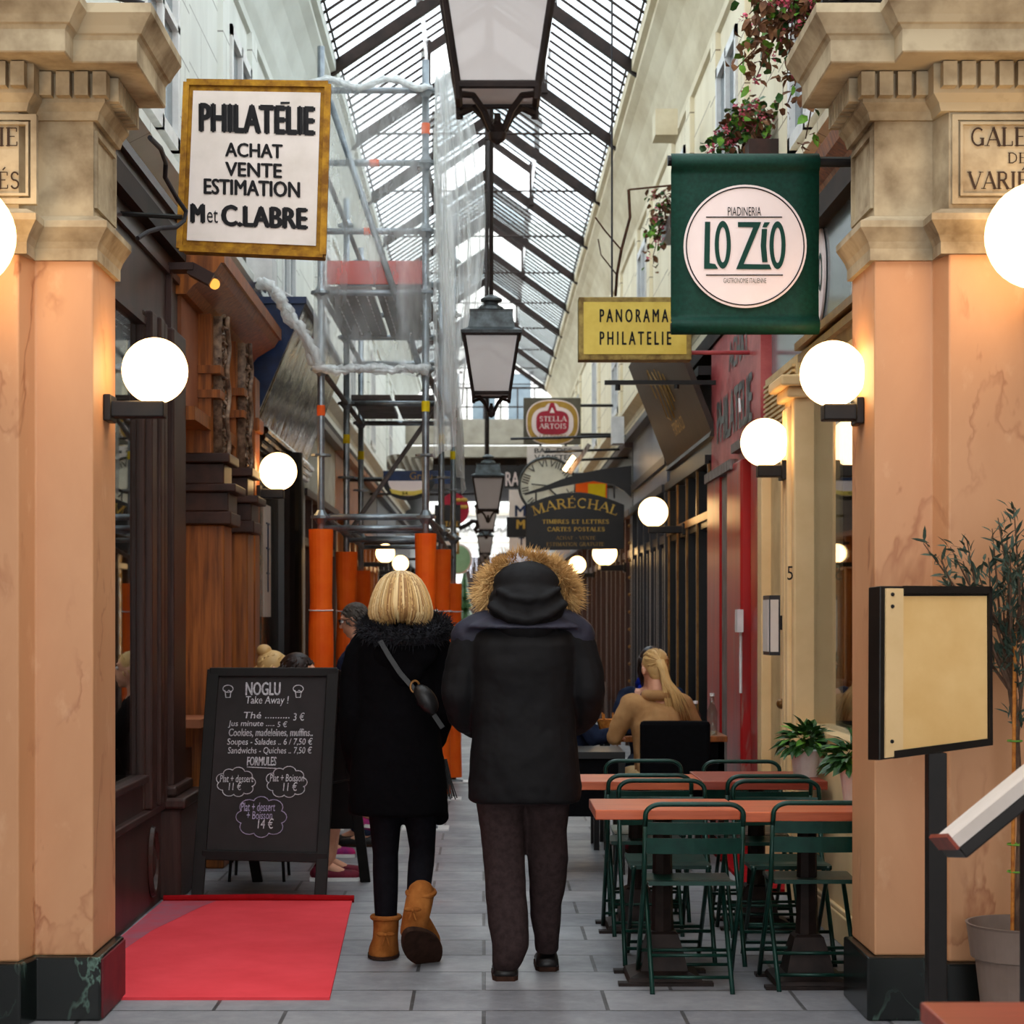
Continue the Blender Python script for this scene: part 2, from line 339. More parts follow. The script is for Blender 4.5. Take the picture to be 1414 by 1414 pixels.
def remesh(o, voxel, smooth=4, disp=0, dscale=.12):
    m = o.modifiers.new('Remesh', 'REMESH'); m.mode = 'VOXEL'; m.voxel_size = voxel; m.use_smooth_shade = True
    if smooth: k = o.modifiers.new('Smooth', 'SMOOTH'); k.iterations = smooth; k.factor = .5
    if disp:
        t = bpy.data.textures.new('folds', 'CLOUDS'); t.noise_scale = dscale; t.noise_depth = 2
        d = o.modifiers.new('Displace', 'DISPLACE'); d.texture = t; d.strength = disp; d.mid_level = .5
    return o
def tag(o, label, cat, group=None):
    o['label'] = label; o['category'] = cat
    if group: o['group'] = group
    return o
def T(name, label, cat, loc=(0, 0, 0), group=None):
    o = bpy.data.objects.new(name, None); COL.objects.link(o); o.location = loc; o.empty_display_size = .1
    WL[o.name] = Vector(loc); return tag(o, label, cat, group)
def struct(name, mb, mat, parent=None, **kw):
    o = mb.build(name, mat, parent, **kw)
    if parent is None: o['kind'] = 'structure'
    return o
def sroot(name, loc=(0, 0, 0)):
    o = bpy.data.objects.new(name, None); COL.objects.link(o); o.location = loc; WL[o.name] = Vector(loc); o['kind'] = 'structure'; return o
def copy_tree(o, parent=None):
    c = o.copy(); COL.objects.link(c)
    if parent: c.parent = parent
    for ch in list(o.children): copy_tree(ch, c)
    return c
def dup(o, loc, rz=0, label=None, group=None):
    c = copy_tree(o); c.location = loc; c.rotation_euler = (0, 0, rz)
    if label: c['label'] = label
    if group: c['group'] = group
    return c

# ------------------------------------------------------------------ lettering
def frame_mat(o, right, up): 
    r = Vector(right).normalized(); u = Vector(up).normalized(); n = r.cross(u)
    M = Matrix((r, u, n)).transposed().to_4x4(); M.translation = Vector(o); return M
CAM = (V(1, 0, 0), V(0, 0, 1))          # facing the camera
def text(s, c, w, h, mat, parent, axes=CAM, bold=0.0, shear=0.0, depth=.002, name='lettering'):
    cu = bpy.data.curves.new('t', 'FONT'); cu.body = s; cu.shear = shear; cu.resolution_u = 3; cu.align_x = 'CENTER'
    ob = bpy.data.objects.new('t', cu); COL.objects.link(ob); dg = bpy.context.evaluated_depsgraph_get()
    me = bpy.data.meshes.new_from_object(ob.evaluated_get(dg)); bpy.data.objects.remove(ob)
    vs = [v.co.copy() for v in me.vertices]; fs = [list(p.vertices) for p in me.polygons]
    x0 = min(v.x for v in vs); x1 = max(v.x for v in vs); y0 = min(v.y for v in vs); y1 = max(v.y for v in vs)
    M = frame_mat(c, *axes); k = h / (y1 - y0) if h else w / (x1 - x0); kx = w / (x1 - x0) if w else k
    mb = MB(); H = (y1 - y0) * k; B = bold * H * 2.2
    if w and B: kx *= (w - 2 * B) / w
    for ox, oy in ([(0, 0)] if not bold else [(-B, 0), (B, 0), (0, B * .6), (0, -B * .6), (-B * .5, 0), (B * .5, 0)]):
        mb.add([M @ V((v.x - (x0 + x1) / 2) * kx + ox, (v.y - (y0 + y1) / 2) * k + oy, depth + ox * .001) for v in vs], fs)
    return mb.build(name, mat, parent, normals=False)
def arc(cx, cy, rx, ry, a0, a1, n=14): return [(cx + rx * math.cos(math.radians(a0 + (a1 - a0) * i / n)), cy + ry * math.sin(math.radians(a0 + (a1 - a0) * i / n))) for i in range(n + 1)]
K, N_, R_ = .15, .06, .10
GL = {
 'A': (.8, [(N_, [(.02, 0), (.4, 1)]), (K, [(.4, 1), (.78, 0)]), (N_, [(.16, .34), (.64, .34)])]),
 'B': (.7, [(K, [(.12, 0), (.12, 1)]), (R_, [(.12, .97), (.42, .97), (.58, .87), (.58, .65), (.42, .54), (.12, .54)]), (R_, [(.12, .54), (.48, .54), (.66, .42), (.66, .14), (.48, .03), (.12, .03)])]),
 'C': (.75, [(R_, arc(.42, .5, .36, .47, 50, 310)), (N_, [(.66, .72), (.66, .98)])]),
 'D': (.8, [(K, [(.12, 0), (.12, 1)]), (R_, [(.12, .97), (.4, .97), (.66, .78), (.72, .5), (.66, .22), (.4, .03), (.12, .03)])]),
 'E': (.66, [(K, [(.12, 0), (.12, 1)]), (N_, [(.12, .97), (.6, .97), (.6, .78)]), (N_, [(.12, .52), (.48, .52)]), (N_, [(.12, .03), (.62, .03), (.62, .24)])]),
 'G': (.8, [(R_, arc(.42, .5, .36, .47, 50, 310)), (K, [(.68, .05), (.68, .42)]), (N_, [(.52, .42), (.78, .42)])]),
 'H': (.85, [(K, [(.13, 0), (.13, 1)]), (K, [(.71, 0), (.71, 1)]), (N_, [(.13, .5), (.71, .5)])]),
 'I': (.34, [(K, [(.17, 0), (.17, 1)])]),
 'L': (.64, [(K, [(.12, 0), (.12, 1)]), (N_, [(.12, .03), (.6, .03), (.6, .26)])]),
 'M': (1.0, [(N_, [(.1, 0), (.12, 1)]), (K, [(.12, 1), (.5, .05)]), (N_, [(.5, .05), (.86, 1)]), (K, [(.86, 1), (.88, 0)])]),
 'N': (.85, [(N_, [(.12, 0), (.12, 1)]), (K, [(.12, 1), (.72, 0)]), (N_, [(.72, 0), (.72, 1)])]),
 'O': (.84, [(R_, arc(.42, .5, .36, .47, 0, 360, 20))]),
 'P': (.66, [(K, [(.12, 0), (.12, 1)]), (R_, [(.12, .97), (.42, .97), (.6, .85), (.6, .6), (.42, .47), (.12, .47)])]),
 'R': (.76, [(K, [(.12, 0), (.12, 1)]), (R_, [(.12, .97), (.42, .97), (.58, .86), (.58, .62), (.42, .5), (.12, .5)]), (K, [(.38, .5), (.72, 0)])]),
 'S': (.62, [(R_, arc(.31, .74, .22, .23, 20, 250, 10) + arc(.31, .27, .24, .24, 80, -160, 10))]),
 'T': (.72, [(K, [(.36, 0), (.36, 1)]), (N_, [(.04, .78), (.04, .97), (.68, .97), (.68, .78)])]),
 'U': (.82, [(K, [(.13, 1), (.13, .3)]), (R_, [(.13, .3), (.22, .08), (.42, .02), (.6, .1), (.68, .3)]), (N_, [(.68, .3), (.68, 1)])]),
 'V': (.8, [(K, [(.02, 1), (.4, 0)]), (N_, [(.4, 0), (.78, 1)])]),
 ' ': (.4, []), '.': (.3, [(K, [(.12, .0), (.12, .1)])]), '-': (.5, [(N_, [(.1, .45), (.4, .45)])]),
}
def serif(s, c, w, h, mat, parent, axes=CAM, weight=1.0, radius=None, depth=.003, name='lettering', gap=.12):
    tot = sum(GL['E' if ch == 'É' else ch][0] + gap for ch in s) - gap; kx = w / tot; M = frame_mat(c, *axes); mb = MB(); x = -tot / 2; d0 = depth; nq = 0
    for ch in s:
        acc = ch == 'É'; wd, st = GL['E' if acc else ch]; st = list(st)
        if acc: st.append((N_ * 1.3, [(.3, 1.1), (.46, 1.26)]))
        for wt, pts in st:
            segs = [(pts[i], pts[i + 1]) for i in range(len(pts) - 1)]; lines = [(a, b, wt * weight) for a, b in segs]
            for e, o in ((pts[0], pts[1]), (pts[-1], pts[-2])):
                if (abs(e[1]) < .01 or abs(e[1] - 1) < .01) and abs(e[0] - o[0]) < abs(e[1] - o[1]) and len(pts) == 2 and not (ch in 'AV' and abs(e[0] - .4) < .05) and not (ch == 'M' and abs(e[0] - .5) < .05):
                    yy = .025 if e[1] < .5 else .975; lines.append(((e[0] - .15, yy), (e[0] + .15, yy), .05 * weight))
            for a, b, t in lines:
                A = V(a[0] * kx + x * kx, a[1] * h, 0); B = V(b[0] * kx + x * kx, b[1] * h, 0); d = (B - A)
                if d.length < 1e-7: continue
                d.normalize(); nrm = V(-d.y, d.x, 0) * t * h * .5 * (1 if abs(d.y) > .5 else 1); e2 = d * t * h * .12
                q = [A - nrm - e2, B - nrm + e2, B + nrm + e2, A + nrm - e2]
                out = []; nq += 1; depth = d0 + .00015 * (nq % 9)
                for p in q:
                    if radius:
                        cxm = (x + wd / 2) * kx; th = cxm / radius; lx = p.x - cxm; ly = p.y
                        out.append(M @ V((radius + ly) * math.sin(th) + lx * math.cos(th), (radius + ly) * math.cos(th) - lx * math.sin(th) - radius - h / 2, depth))
                    else: out.append(M @ V(p.x, p.y - h / 2, depth))
                mb.quad(*out)
        x += wd + gap
    return mb.build(name, mat, parent, normals=False)
def strokes(polys, r, mat, parent, name='chalk_drawing', M=None, depth=.0):
    mb = MB()
    for p in polys: mb.tube([(M @ V(a, b, depth)) for a, b in p], r, 5)
    return mb.build(name, mat, parent)

M_hairdark = pm('dark_blond_hair', (172, 130, 82), (142, 102, 62), 1.6, .45, bump=0)
M_hairpale = pm('pale_blond_hair', (242, 216, 168), (222, 190, 134), 1.6, .42, bump=0)
M_dullred = pm('dull_red_paint', (112, 38, 44), (88, 28, 34), 6, .5, bump=.2)
# ------------------------------------------------------------------ the setting
mb = MB(); mb.box(-7, 7, -4, 90, -.12, 0); struct('floor', mb, M_floor)
ENDY = 46.2
# crossing gallery round the camera: unseen walls and ceiling added to dim the entrance
for sg, side in ((-1, 'left'), (1, 'right')): struct('wall_%s_gallery' % side, MB().box(sg * 3.3, sg * 3.5, -5, 7.9, 0, 6.2), M_greywall)
struct('ceiling_light_block', MB().box(-3.5, 3.5, -5, 3.6, 5.6, 5.8), M_greywall)  # unseen, blocks sky light; its length sets the brightness on the pillars
for sg, side, mw, mc in ((-1, 'left', M_wallwhite, M_covew), (1, 'right', M_wallcream, M_cove)):
    mb = MB(); mb.box(sg * 1.85, sg * 2.15, 8.0, ENDY, 3.6, 7.0); struct('wall_' + side, mb, mw)
    mb = MB(); mb.box(sg * 3.4, sg * 3.55, 7.9, 62, 0, 3.6); struct('wall_%s_inner' % side, mb, M_dark)
    mb = MB(); mb.box(sg * 1.72, sg * 3.55, 8.0, 62, 3.6, 3.72); struct('ceiling_%s_shops' % side, mb, M_dark)
    mb = MB(); mb.box(sg * 1.9, sg * 3.2, 7.98, 8.3, 3.6, 7.0); struct('wall_%s_front' % side, mb, M_greywall)
    prof = [(1.86, 6.1), (1.82, 6.12), (1.82, 6.2), (1.78, 6.3), (1.73, 6.46), (1.66, 6.62), (1.57, 6.76), (1.5, 6.83), (1.5, 6.88), (1.45, 6.9), (1.45, 7.03), (1.86, 7.03)]
    mb = MB(); mb.prism([(sg * u, 7.6, z) for u, z in prof], (0, ENDY - 7.6, 0)); struct('trim_%s_cove' % side, mb, mc)
    mb = MB(); mb.prism([(sg * u, 8.0, z) for u, z in [(1.86, 4.02), (1.74, 4.08), (1.74, 4.14), (1.78, 4.18), (1.86, 4.18)]], (0, ENDY - 8.0, 0)); struct('trim_%s_ledge' % side, mb, mw)
    k = 0
    for i, yc in enumerate((11.0, 14.6, 18.2, 22.4, 27.0, 32.0, 38.0)):
        for dy in (-.85, .85):
            mb = MB(); mb.box(sg * 1.81, sg * 1.87, yc + dy - .17, yc + dy + .17, 4.18, 6.12); struct('trim_%s_%d' % (side, k), mb, mw); k += 1
        w = sroot('window_%d' % (i + (0 if sg < 0 else 7) + 1), (sg * 1.85, yc, 4.3))
        mb = MB()
        for a, b in ((-.6, -.52), (.52, .6), (-.03, .03)): mb.box(sg * 1.8, sg * 1.86, yc + a, yc + b, 4.3, 5.8)
        for a, b in ((4.3, 4.38), (5.72, 5.8), (5.0, 5.04)): mb.box(sg * 1.8, sg * 1.86, yc - .6, yc + .6, a, b)
        struct('window_frame', mb, M_white, w)
        mb = MB(); mb.box(sg * 1.835, sg * 1.846, yc - .55, yc + .55, 4.35, 5.76); struct('window_glass', mb, M_fasciaglass, w)
# glazed roof
roof = sroot('ceiling', (0, 8, 7.0)); RX, RZ, EX, EZ = .05, 8.02, 1.47, 7.0
def slope_pt(sx, f, y, up=0.0): return V(RX + (sx * EX - RX) * f, y, RZ + (EZ - RZ) * f + up)
rl = [4.1 + 3.02 * k for k in range(15)]
for k, y in enumerate(rl):
    mb = MB()
    for sx in (-1, 1):
        a, b = slope_pt(sx, 0, y), slope_pt(sx, 1.02, y); d = (b - a).normalized(); nrm = V(-d.z, 0, d.x) * (1 if sx > 0 else -1)
        mb.prism([a + V(0, -.045, -.13), b + V(0, -.045, -.13), b + V(0, -.045, 0), a + V(0, -.045, 0)], (0, .09, 0))
    mb.build('rafter', M_roofiron, roof)
    if k % 2 == 0 or k > 6:
        m2 = MB(); m2.tube([(-1.45, y + .1, 7.06), (1.45, y + .1, 7.06)], .013, 6); m2.build('tie_rod', M_roofiron, roof)
    if k == len(rl) - 1: break
    y1 = rl[k + 1]; raised = k % 2 == 1
    for sx in (-1, 1):
        f0 = .45 if raised else 0
        a, b, c, d = slope_pt(sx, f0, y, .03), slope_pt(sx, 1.02, y, .03), slope_pt(sx, 1.02, y1, .03), slope_pt(sx, f0, y1, .03)
        m3 = MB(); m3.quad(a, b, c, d)
        m4 = MB(); n = 10
        for q in range(1, n):
            yy = y + (y1 - y) * q / n; m4.tube([slope_pt(sx, f0, yy), slope_pt(sx, 1.02, yy)], .017, 4)
        for f in (.97,):
            if f > f0: m4.tube([slope_pt(sx, f, y), slope_pt(sx, f, y1)], .014, 4)
        if raised:
            e, g = slope_pt(sx, .45, y, .5), slope_pt(sx, 0, y, .5); e1, g1 = slope_pt(sx, .45, y1, .5), slope_pt(sx, 0, y1, .5)
            m3.quad(g, e, e1, g1); m3.quad(a, d, e1, e)
            for q in range(1, n): 
                yy = y + (y1 - y) * q / n; m4.tube([slope_pt(sx, 0, yy, .47), slope_pt(sx, .45, yy, .47)], .017, 4)
            for yy, y_end in ((y + .05, 1), (y1 - .05, 0)):
                m5 = MB(); m5.obox(slope_pt(sx, .45, yy, .22), (.07, .07, .6)); m5.build('lantern_post', M_roofiron, roof)
                m5 = MB(); p, q2 = slope_pt(sx, 0, yy, .42), slope_pt(sx, .5, yy, .42); m5.prism([p + V(0, -.04, -.06), q2 + V(0, -.04, -.06), q2 + V(0, -.04, .05), p + V(0, -.04, .05)], (0, .08, 0)); m5.build('lantern_rafter', M_roofiron, roof)
        m3.f = [f_[::-1] if (sum((m3.v[i].z for i in f_)) and (m3.v[f_[1]] - m3.v[f_[0]]).cross(m3.v[f_[2]] - m3.v[f_[1]]).z < 0) else f_ for f_ in m3.f]; m3.build('roof_pane', M_roofglass, roof, normals=False); m4.build('glazing_bars', M_roofiron, roof)
mb = MB(); mb.box(RX - .04, RX + .04, rl[0], rl[-1], RZ - .15, RZ - .03); mb.build('ridge_beam', M_roofiron, roof)
# far end of the glazed passage
mb = MB(); mb.box(-1.95, 1.95, ENDY, ENDY + .35, 5.62, 6.2); mb.box(-1.95, 1.95, ENDY - .06, ENDY + .35, 5.3, 5.56); struct('wall_back', mb, M_greywall)
mb = MB(); mb.box(-1.9, 1.9, ENDY + .35, 61.5, 5.14, 5.3); struct('ceiling_far', mb, M_dark)
mb = MB(); mb.box(-4, 4, 52, 52.3, 5.4, 12)
struct('wall_back_house', mb, M_wallwhite)
for i, x in enumerate((-.95, .0, .95)):
    w = sroot('window_%d' % (20 + i), (x, 52, 6.3)); mb = MB(); mb.box(x - .32, x + .32, 51.93, 51.99, 6.3, 8.0); struct('window_glass', mb, M_fasciaglass, w)
    mb = MB(); mb.box(x - .38, x - .3, 51.9, 52.0, 6.25, 8.05); mb.box(x + .3, x + .38, 51.9, 52.0, 6.25, 8.05); mb.box(x - .38, x + .38, 51.9, 52.0, 7.98, 8.06); struct('window_frame', mb, M_white, w)
r = T('railing', 'thin iron railing above the beige beam where the glass roof ends', 'railing', (0, ENDY + .1, 6.2))
mb = MB(); mb.tube([(-1.45, ENDY + .1, 6.95), (1.45, ENDY + .1, 6.95)], .025, 6); mb.tube([(-1.45, ENDY + .1, 6.5), (1.45, ENDY + .1, 6.5)], .018, 6); mb.build('rail', M_roofiron, r)
for i in range(7): mb = MB(); x = -1.2 + .4 * i; mb.tube([(x, ENDY + .1, 6.2), (x, ENDY + .1, 6.95)], .018, 6); mb.build('baluster', M_roofiron, r)
for sg, side in ((-1, 'left'), (1, 'right')):
    mb = MB(); mb.box(sg * 1.85, sg * 2.1, ENDY, 61.5, 3.72, 5.3); struct('wall_%s_far' % side, mb, M_dark)
# house across the street with the mouth of the next passage
hs = T('street_house', 'pale house facade across the street, with PASSAGE lettering over a dark arch', 'house', (.4, 78, 0))
mb = MB(); mb.box(-8, -.75, 78, 78.5, 0, 12); mb.box(1.55, 8, 78, 78.5, 0, 12); mb.box(-.75, 1.55, 78, 78.5, 3.9, 12); mb.build('facade', M_wallwhite, hs)
mb = MB(); P = arc(.4, 2.9, 1.15, 1.0, 0, 180, 16); mb.prism([(x, 77.95, z) for x, z in P] + [(-.75, 77.95, 4.2), (1.55, 77.95, 4.2)][:0], (0, .1, 0)); 
mb = MB(); mb.box(-.75, 1.55, 78.6, 79.2, 0, 4); mb.build('archway', M_dark, hs)
for i in range(5):
    x = -3.6 + 1.9 * i
    if abs(x - .4) < 6: mb = MB(); mb.box(x - .4, x + .4, 77.95, 78.02, 6.3, 8.2); mb.build('window', M_fasciaglass, hs)
mb = MB(); mb.box(-3, 4, 77.8, 78.02, 5.55, 5.65); mb.box(-3, 4, 77.85, 78.02, 4.45, 4.52); mb.build('ledge', M_greywall, hs)
text('PASSAGE JOUFFROY', (.3, 77.99, 4.98), 3.6, .36, M_ink, hs)
mb = MB()
for i in range(34):
    x = -.7 + 2.2 * random.random(); L = random.uniform(.3, 1.1); z0 = 3.9
    for j in range(int(L / .09)): mb.ell((x, 77.9, z0 - j * .09), .016, 4, 3)
tag(mb.build('fairy_light_curtain', M_fairy), 'curtain of white fairy lights hanging in the dark arch across the street', 'fairy lights')
bpy.data.objects['fairy_light_curtain']['kind'] = 'stuff'
# ------------------------------------------------------------------ entrance pillars
def moulding(sg, prof, path):
    """sweep (outward, z) along the plan path given as (u, y) from the inner face to the outer front"""
    mb = MB(); rings = []
    for d, z in prof:
        ring = []
        for i, (u, y, nu, ny) in enumerate(path): ring.append(V(sg * (u + nu * d), y + ny * d, z))
        rings.append(ring)
    mb.loft(rings, closed=False); return mb
PATH = [(1.51, 8.02, -1, 0), (1.51, 7.56, -1, -1), (1.75, 7.56, -1, -1), (1.75, 7.42, -1, -1), (3.3, 7.42, 0, -1)]
for sg, lab, cx in ((-1, 'peach marble entrance pillar beside the red carpet', -1.94), (1, 'peach marble entrance pillar behind the menu stand', 2.02)):
    p = T('entrance_pillar', lab, 'pillar', (sg * 1.9, 7.8, 0))
    mb = MB(); mb.prism([(sg * a, b, 0) for a, b in ((1.475, 8.02), (1.475, 7.52), (1.72, 7.52), (1.75, 7.38), (3.3, 7.38), (3.3, 8.02))], (0, 0, .245)); mb.build('plinth', M_green, p, bevel=.008)
    mb = MB(); mb.prism([(sg * a, b, .245) for a, b in ((1.51, 8.02), (1.51, 7.56), (1.735, 7.56), (1.765, 7.42), (3.3, 7.42), (3.3, 8.02))], (0, 0, 2.72)); mb.build('shaft', M_peach, p, bevel=.008)
    if sg < 0: mb = MB(); mb.box(-1.474, -1.466, 7.535, 8.0, .01, .235); mb.build('plinth_facing', M_dullred, p, label='dull red painted plinth side')
    mb = moulding(sg, [(-.05, 2.93), (.02, 2.93), (.02, 2.975), (.03, 3.0), (.05, 3.03), (.065, 3.05), (.065, 3.075), (.02, 3.1), (-.05, 3.1)], PATH); mb.build('capital_moulding', M_stone, p)
    mb = MB(); mb.prism([(sg * a, b, 2.95) for a, b in ((1.51, 8.02), (1.51, 7.56), (1.735, 7.56), (1.765, 7.42), (3.3, 7.42), (3.3, 8.02))], (0, 0, .85)); mb.build('frieze', M_stone, p)
    # raised borders of the inscription and side panels
    z0, z1 = 3.12, 3.46; mb = MB()
    def bord(x0, x1, y, w=.022):
        mb.box(x0, x1, y - .012, y + .02, z0, z0 + w); mb.box(x0, x1, y - .012, y + .02, z1 - w, z1); mb.box(x0, x0 + w, y - .012, y + .02, z0 + w, z1 - w); mb.box(x1 - w, x1, y - .012, y + .02, z0 + w, z1 - w)
    bord(cx - .245, cx + .245, 7.42); z0, z1 = 3.15, 3.43; bord(cx - .215, cx + .215, 7.415, .01); z0, z1 = 3.12, 3.46
    for a, b in ((7.58, 7.6), (7.96, 7.98)): mb.box(sg * 1.498, sg * 1.52, a, b, z0 + .04, z1 - .04)
    mb.box(sg * 1.498, sg * 1.52, 7.58, 7.98, z0 + .02, z0 + .04); mb.box(sg * 1.498, sg * 1.52, 7.58, 7.98, z1 - .04, z1 - .02)
    mb.build('panel_border', M_stone, p)
    serif('GALERIE', (cx, 7.416, 3.375), .345, .07, M_inkbrown, p, name='inscription'); serif('DES', (cx + .02, 7.416, 3.295), .105, .04, M_inkbrown, p, name='inscription'); serif('VARIÉTÉS', (cx, 7.416, 3.21), .36, .065, M_inkbrown, p, name='inscription')
    mb = moulding(sg, [(-.05, 3.47), (.02, 3.47), (.03, 3.5), (.055, 3.53), (.055, 3.64), (.2, 3.64), (.205, 3.645), (.205, 3.725), (.215, 3.74), (.225, 3.745), (.24, 3.77), (.262, 3.80), (.27, 3.81), (.27, 3.845), (-.05, 3.87)], PATH); mb.build('cornice', M_stone, p)
    mb = MB(); mb.box(sg * 1.5, sg * 3.3, 7.43, 8.02, 3.8, 3.86); mb.build('cornice_top', M_greywall, p)
    mb = MB(); n = 0; u = 1.44
    while u < 2.9:
        y = 7.5 if u < 1.66 else 7.36; mb.box(sg * u, sg * (u + .052), y - .045, y + .03, 3.545, 3.635); u += .07
    y = 7.55
    while y < 8.0: mb.box(sg * 1.41, sg * 1.47, y, y + .04, 3.545, 3.635); y += .058
    mb.build('dentil_band', M_stone, p)
# cable bundles lying on the cornices
for sg, lab, n in ((-1, 'black cable bundle lying along the cornice top above the carved IE ES panel', 4), (1, 'tangled black cables lying on the cornice above the GALERIE panel', 7)):
    mb = MB()
    for i in range(n):
        pts = []
        for j in range(15):
            u = 1.3 + j * .12; pts.append((sg * u, 7.36 + .04 * i + .04 * math.sin(j * .9 + i), 3.885 + .025 * (i % 3) + .02 * math.sin(j * 1.3 + i * 2) + (.07 * math.exp(-((j - 5 - i * .5) / 2.) ** 2) if sg > 0 else .02)))
        mb.tube(pts, .012, 6)
    if sg > 0:
        for i in range(5): mb.tube([(1.62 + .045 * math.cos(a) * (1 + .3 * i) + .05 * i, 7.45 + .03 * i, 3.97 + .07 * math.sin(a)) for a in [q * PI / 8 for q in range(17)]], .008, 5)
    tag(mb.build('cable_bundle', M_cable), lab, 'cable')

# ------------------------------------------------------------------ shopfronts
def bx(sg, u0, u1, y0, y1, z0, z1, mb=None):
    mb = mb or MB(); mb.box(sg * u0, sg * u1, y0, y1, z0, z1); return mb
# first shop on the left, brown
s = T('shopfront', 'brown painted shopfront between the red carpet and the carved oak front', 'shopfront', (-1.85, 9.7, 0))
bx(-1, 1.77, 1.95, 8.0, 11.35, 0, .52).build('stall_riser', M_brown, s)
mb = bx(-1, 1.74, 1.95, 8.0, 11.35, .5, .54); bx(-1, 1.745, 1.95, 8.0, 10.2, .69, .73, mb); mb.build('riser_moulding', M_brown, s, bevel=.008)
bx(-1, 1.78, 1.95, 8.0, 11.35, .52, .72).build('sill_panel', M_brown, s)
bx(-1, 1.795, 1.803, 8.0, 10.25, .72, 3.1).build('window_pane', M_window, s)
mb = MB()
for y0, y1, u in ((10.2, 11.36, 1.77), (10.24, 10.4, 1.735), (10.46, 10.58, 1.725), (10.64, 10.74, 1.735), (10.86, 11.3, 1.72)): bx(-1, u, 1.95, y0, y1, .54, 3.16, mb)
mb.build('fluted_pilaster', M_darkbrown, s, bevel=.012)
mb = bx(-1, 1.66, 1.95, 10.72, 11.42, 0, .50); bx(-1, 1.63, 1.95, 10.69, 11.45, .50, .56, mb); bx(-1, 1.69, 1.95, 10.76, 11.38, .56, .62, mb); mb.build('pilaster_base', M_darkbrown, s, bevel=.015)
mb = MB(); mb.tube([(-1.765, 10.42 + .1 * math.cos(a), .25 + .17 * math.sin(a)) for a in [q * PI / 12 for q in range(25)]], .022, 6); mb.ell((-1.765, 10.42, .25), (.02, .05, .09)); mb.build('rosette', M_darkbrown, s)
bx(-1, 1.78, 1.95, 8.0, 11.36, 3.1, 3.86).build('fascia', M_brown, s)
mb = bx(-1, 1.755, 1.95, 8.0, 11.36, 3.47, 3.51); bx(-1, 1.765, 1.95, 8.0, 11.36, 3.08, 3.12, mb); bx(-1, 1.75, 1.95, 8.0, 11.36, 3.84, 3.89, mb); bx(-1, 1.75, 1.95, 10.95, 11.0, 3.1, 3.5, mb); mb.build('fascia_moulding', M_brown, s)
bx(-1, 1.9, 3.3, 11.3, 11.36, 0, 3.6).build('side_wall', M_dark, s)
# window display things
sn = T('stop_sign', 'red octagonal notice hanging inside the brown shop window', 'sign', (-1.9, 9.55, 1.0))
mb = MB(); mb.prism([(-1.86 - .0, 9.55 + .2 * math.cos(a), 1.17 + .2 * math.sin(a)) for a in [PI / 8 + q * PI / 4 for q in range(8)]], (-.02, 0, 0)); mb.build('plate', M_red, sn)
for sx, zz in (('ZONE', 1.22), ('NO', 1.09)): text(sx, (-1.858, 9.55, zz), .24 if sx == 'ZONE' else .12, .07, M_white, sn, axes=(V(0, 1, 0), V(0, 0, 1)))
sp = T('clamp_spotlight', 'small brown spotlight clamped on the brown fascia', 'spotlight', (-1.75, 11.0, 3.5))
mb = bx(-1, 1.62, 1.76, 10.9, 11.05, 3.49, 3.53); mb.obox((-1.58, 10.97, 3.47), (.14, .12, .07), Matrix.Rotation(.5, 3, 'Y')); mb.build('housing', M_brown, sp)
mb = MB(); mb.ell((-1.51, 10.97, 3.42), (.03, .04, .03)); mb.build('bulb', M_glow, sp)
# carved oak shop
s = T('shopfront', 'carved oak shopfront with twin pilasters between the brown shop and the mirrored shop', 'shopfront', (-1.8, 13, 0))
bx(-1, 1.8, 1.95, 11.4, 14.5, 0, .75).build('stall_riser', M_darkwood, s)
mb = bx(-1, 1.66, 1.95, 11.45, 12.0, .9, .95); mb.build('sill', M_terra, s)
bx(-1, 1.84, 1.85, 11.4, 12.05, .75, 2.75).build('window_pane', M_window, s)
for y0, y1 in ((12.05, 12.42), (13.25, 13.6)):
    pl = bx(-1, 1.60, 1.95, y0, y1, 0, 2.12).build('pilaster', M_wood, s, bevel=.01)
    mb = bx(-1, 1.55, 1.95, y0 - .05, y1 + .05, 2.12, 2.2); bx(-1, 1.57, 1.95, y0 - .03, y1 + .03, 2.2, 2.32, mb); bx(-1, 1.52, 1.95, y0 - .07, y1 + .07, 2.32, 2.37, mb); bx(-1, 1.6, 1.95, y0, y1, 2.37, 2.5, mb); bx(-1, 1.56, 1.95, y0 - .05, y1 + .05, 2.5, 2.56, mb); mb.build('capital', M_darkwood, pl, bevel=.008)
    mb = bx(-1, 1.63, 1.7, (y0 + y1) / 2 - .09, (y0 + y1) / 2 + .09, 2.56, 3.42); random.seed(int(y0 * 10))
    for i in range(90):
        z = 2.57 + i * .0095; d_ = V(random.uniform(-.2, .2), random.uniform(-1, 1), random.uniform(-.3, 1)).normalized(); c_ = V(-1.615 - random.uniform(-.01, .025), (y0 + y1) / 2 + random.uniform(-.07, .07), z)
        mb.tube([c_ - d_ * .03, c_ + V(-.012, 0, 0), c_ + d_ * .035], [.006, .014, .004], 5)
    mb.tube([(-1.6, (y0 + y1) / 2 + .05 * math.sin(q * .9), 2.56 + q * .043) for q in range(21)], .016, 6)
    mb.build('carving', M_carving, pl, smooth=True)
    mb = bx(-1, 1.68, 1.95, y0, y1, 2.5, 3.42); bx(-1, 1.62, 1.95, y0 - .03, y1 + .03, 2.9, 2.95, mb); bx(-1, 1.62, 1.95, y0 - .03, y1 + .03, 3.05, 3.1, mb); mb.build('upper_pilaster', M_wood, pl)
bx(-1, 1.72, 1.95, 12.42, 13.25, 0, 2.75).build('oak_panel', M_wood, s)
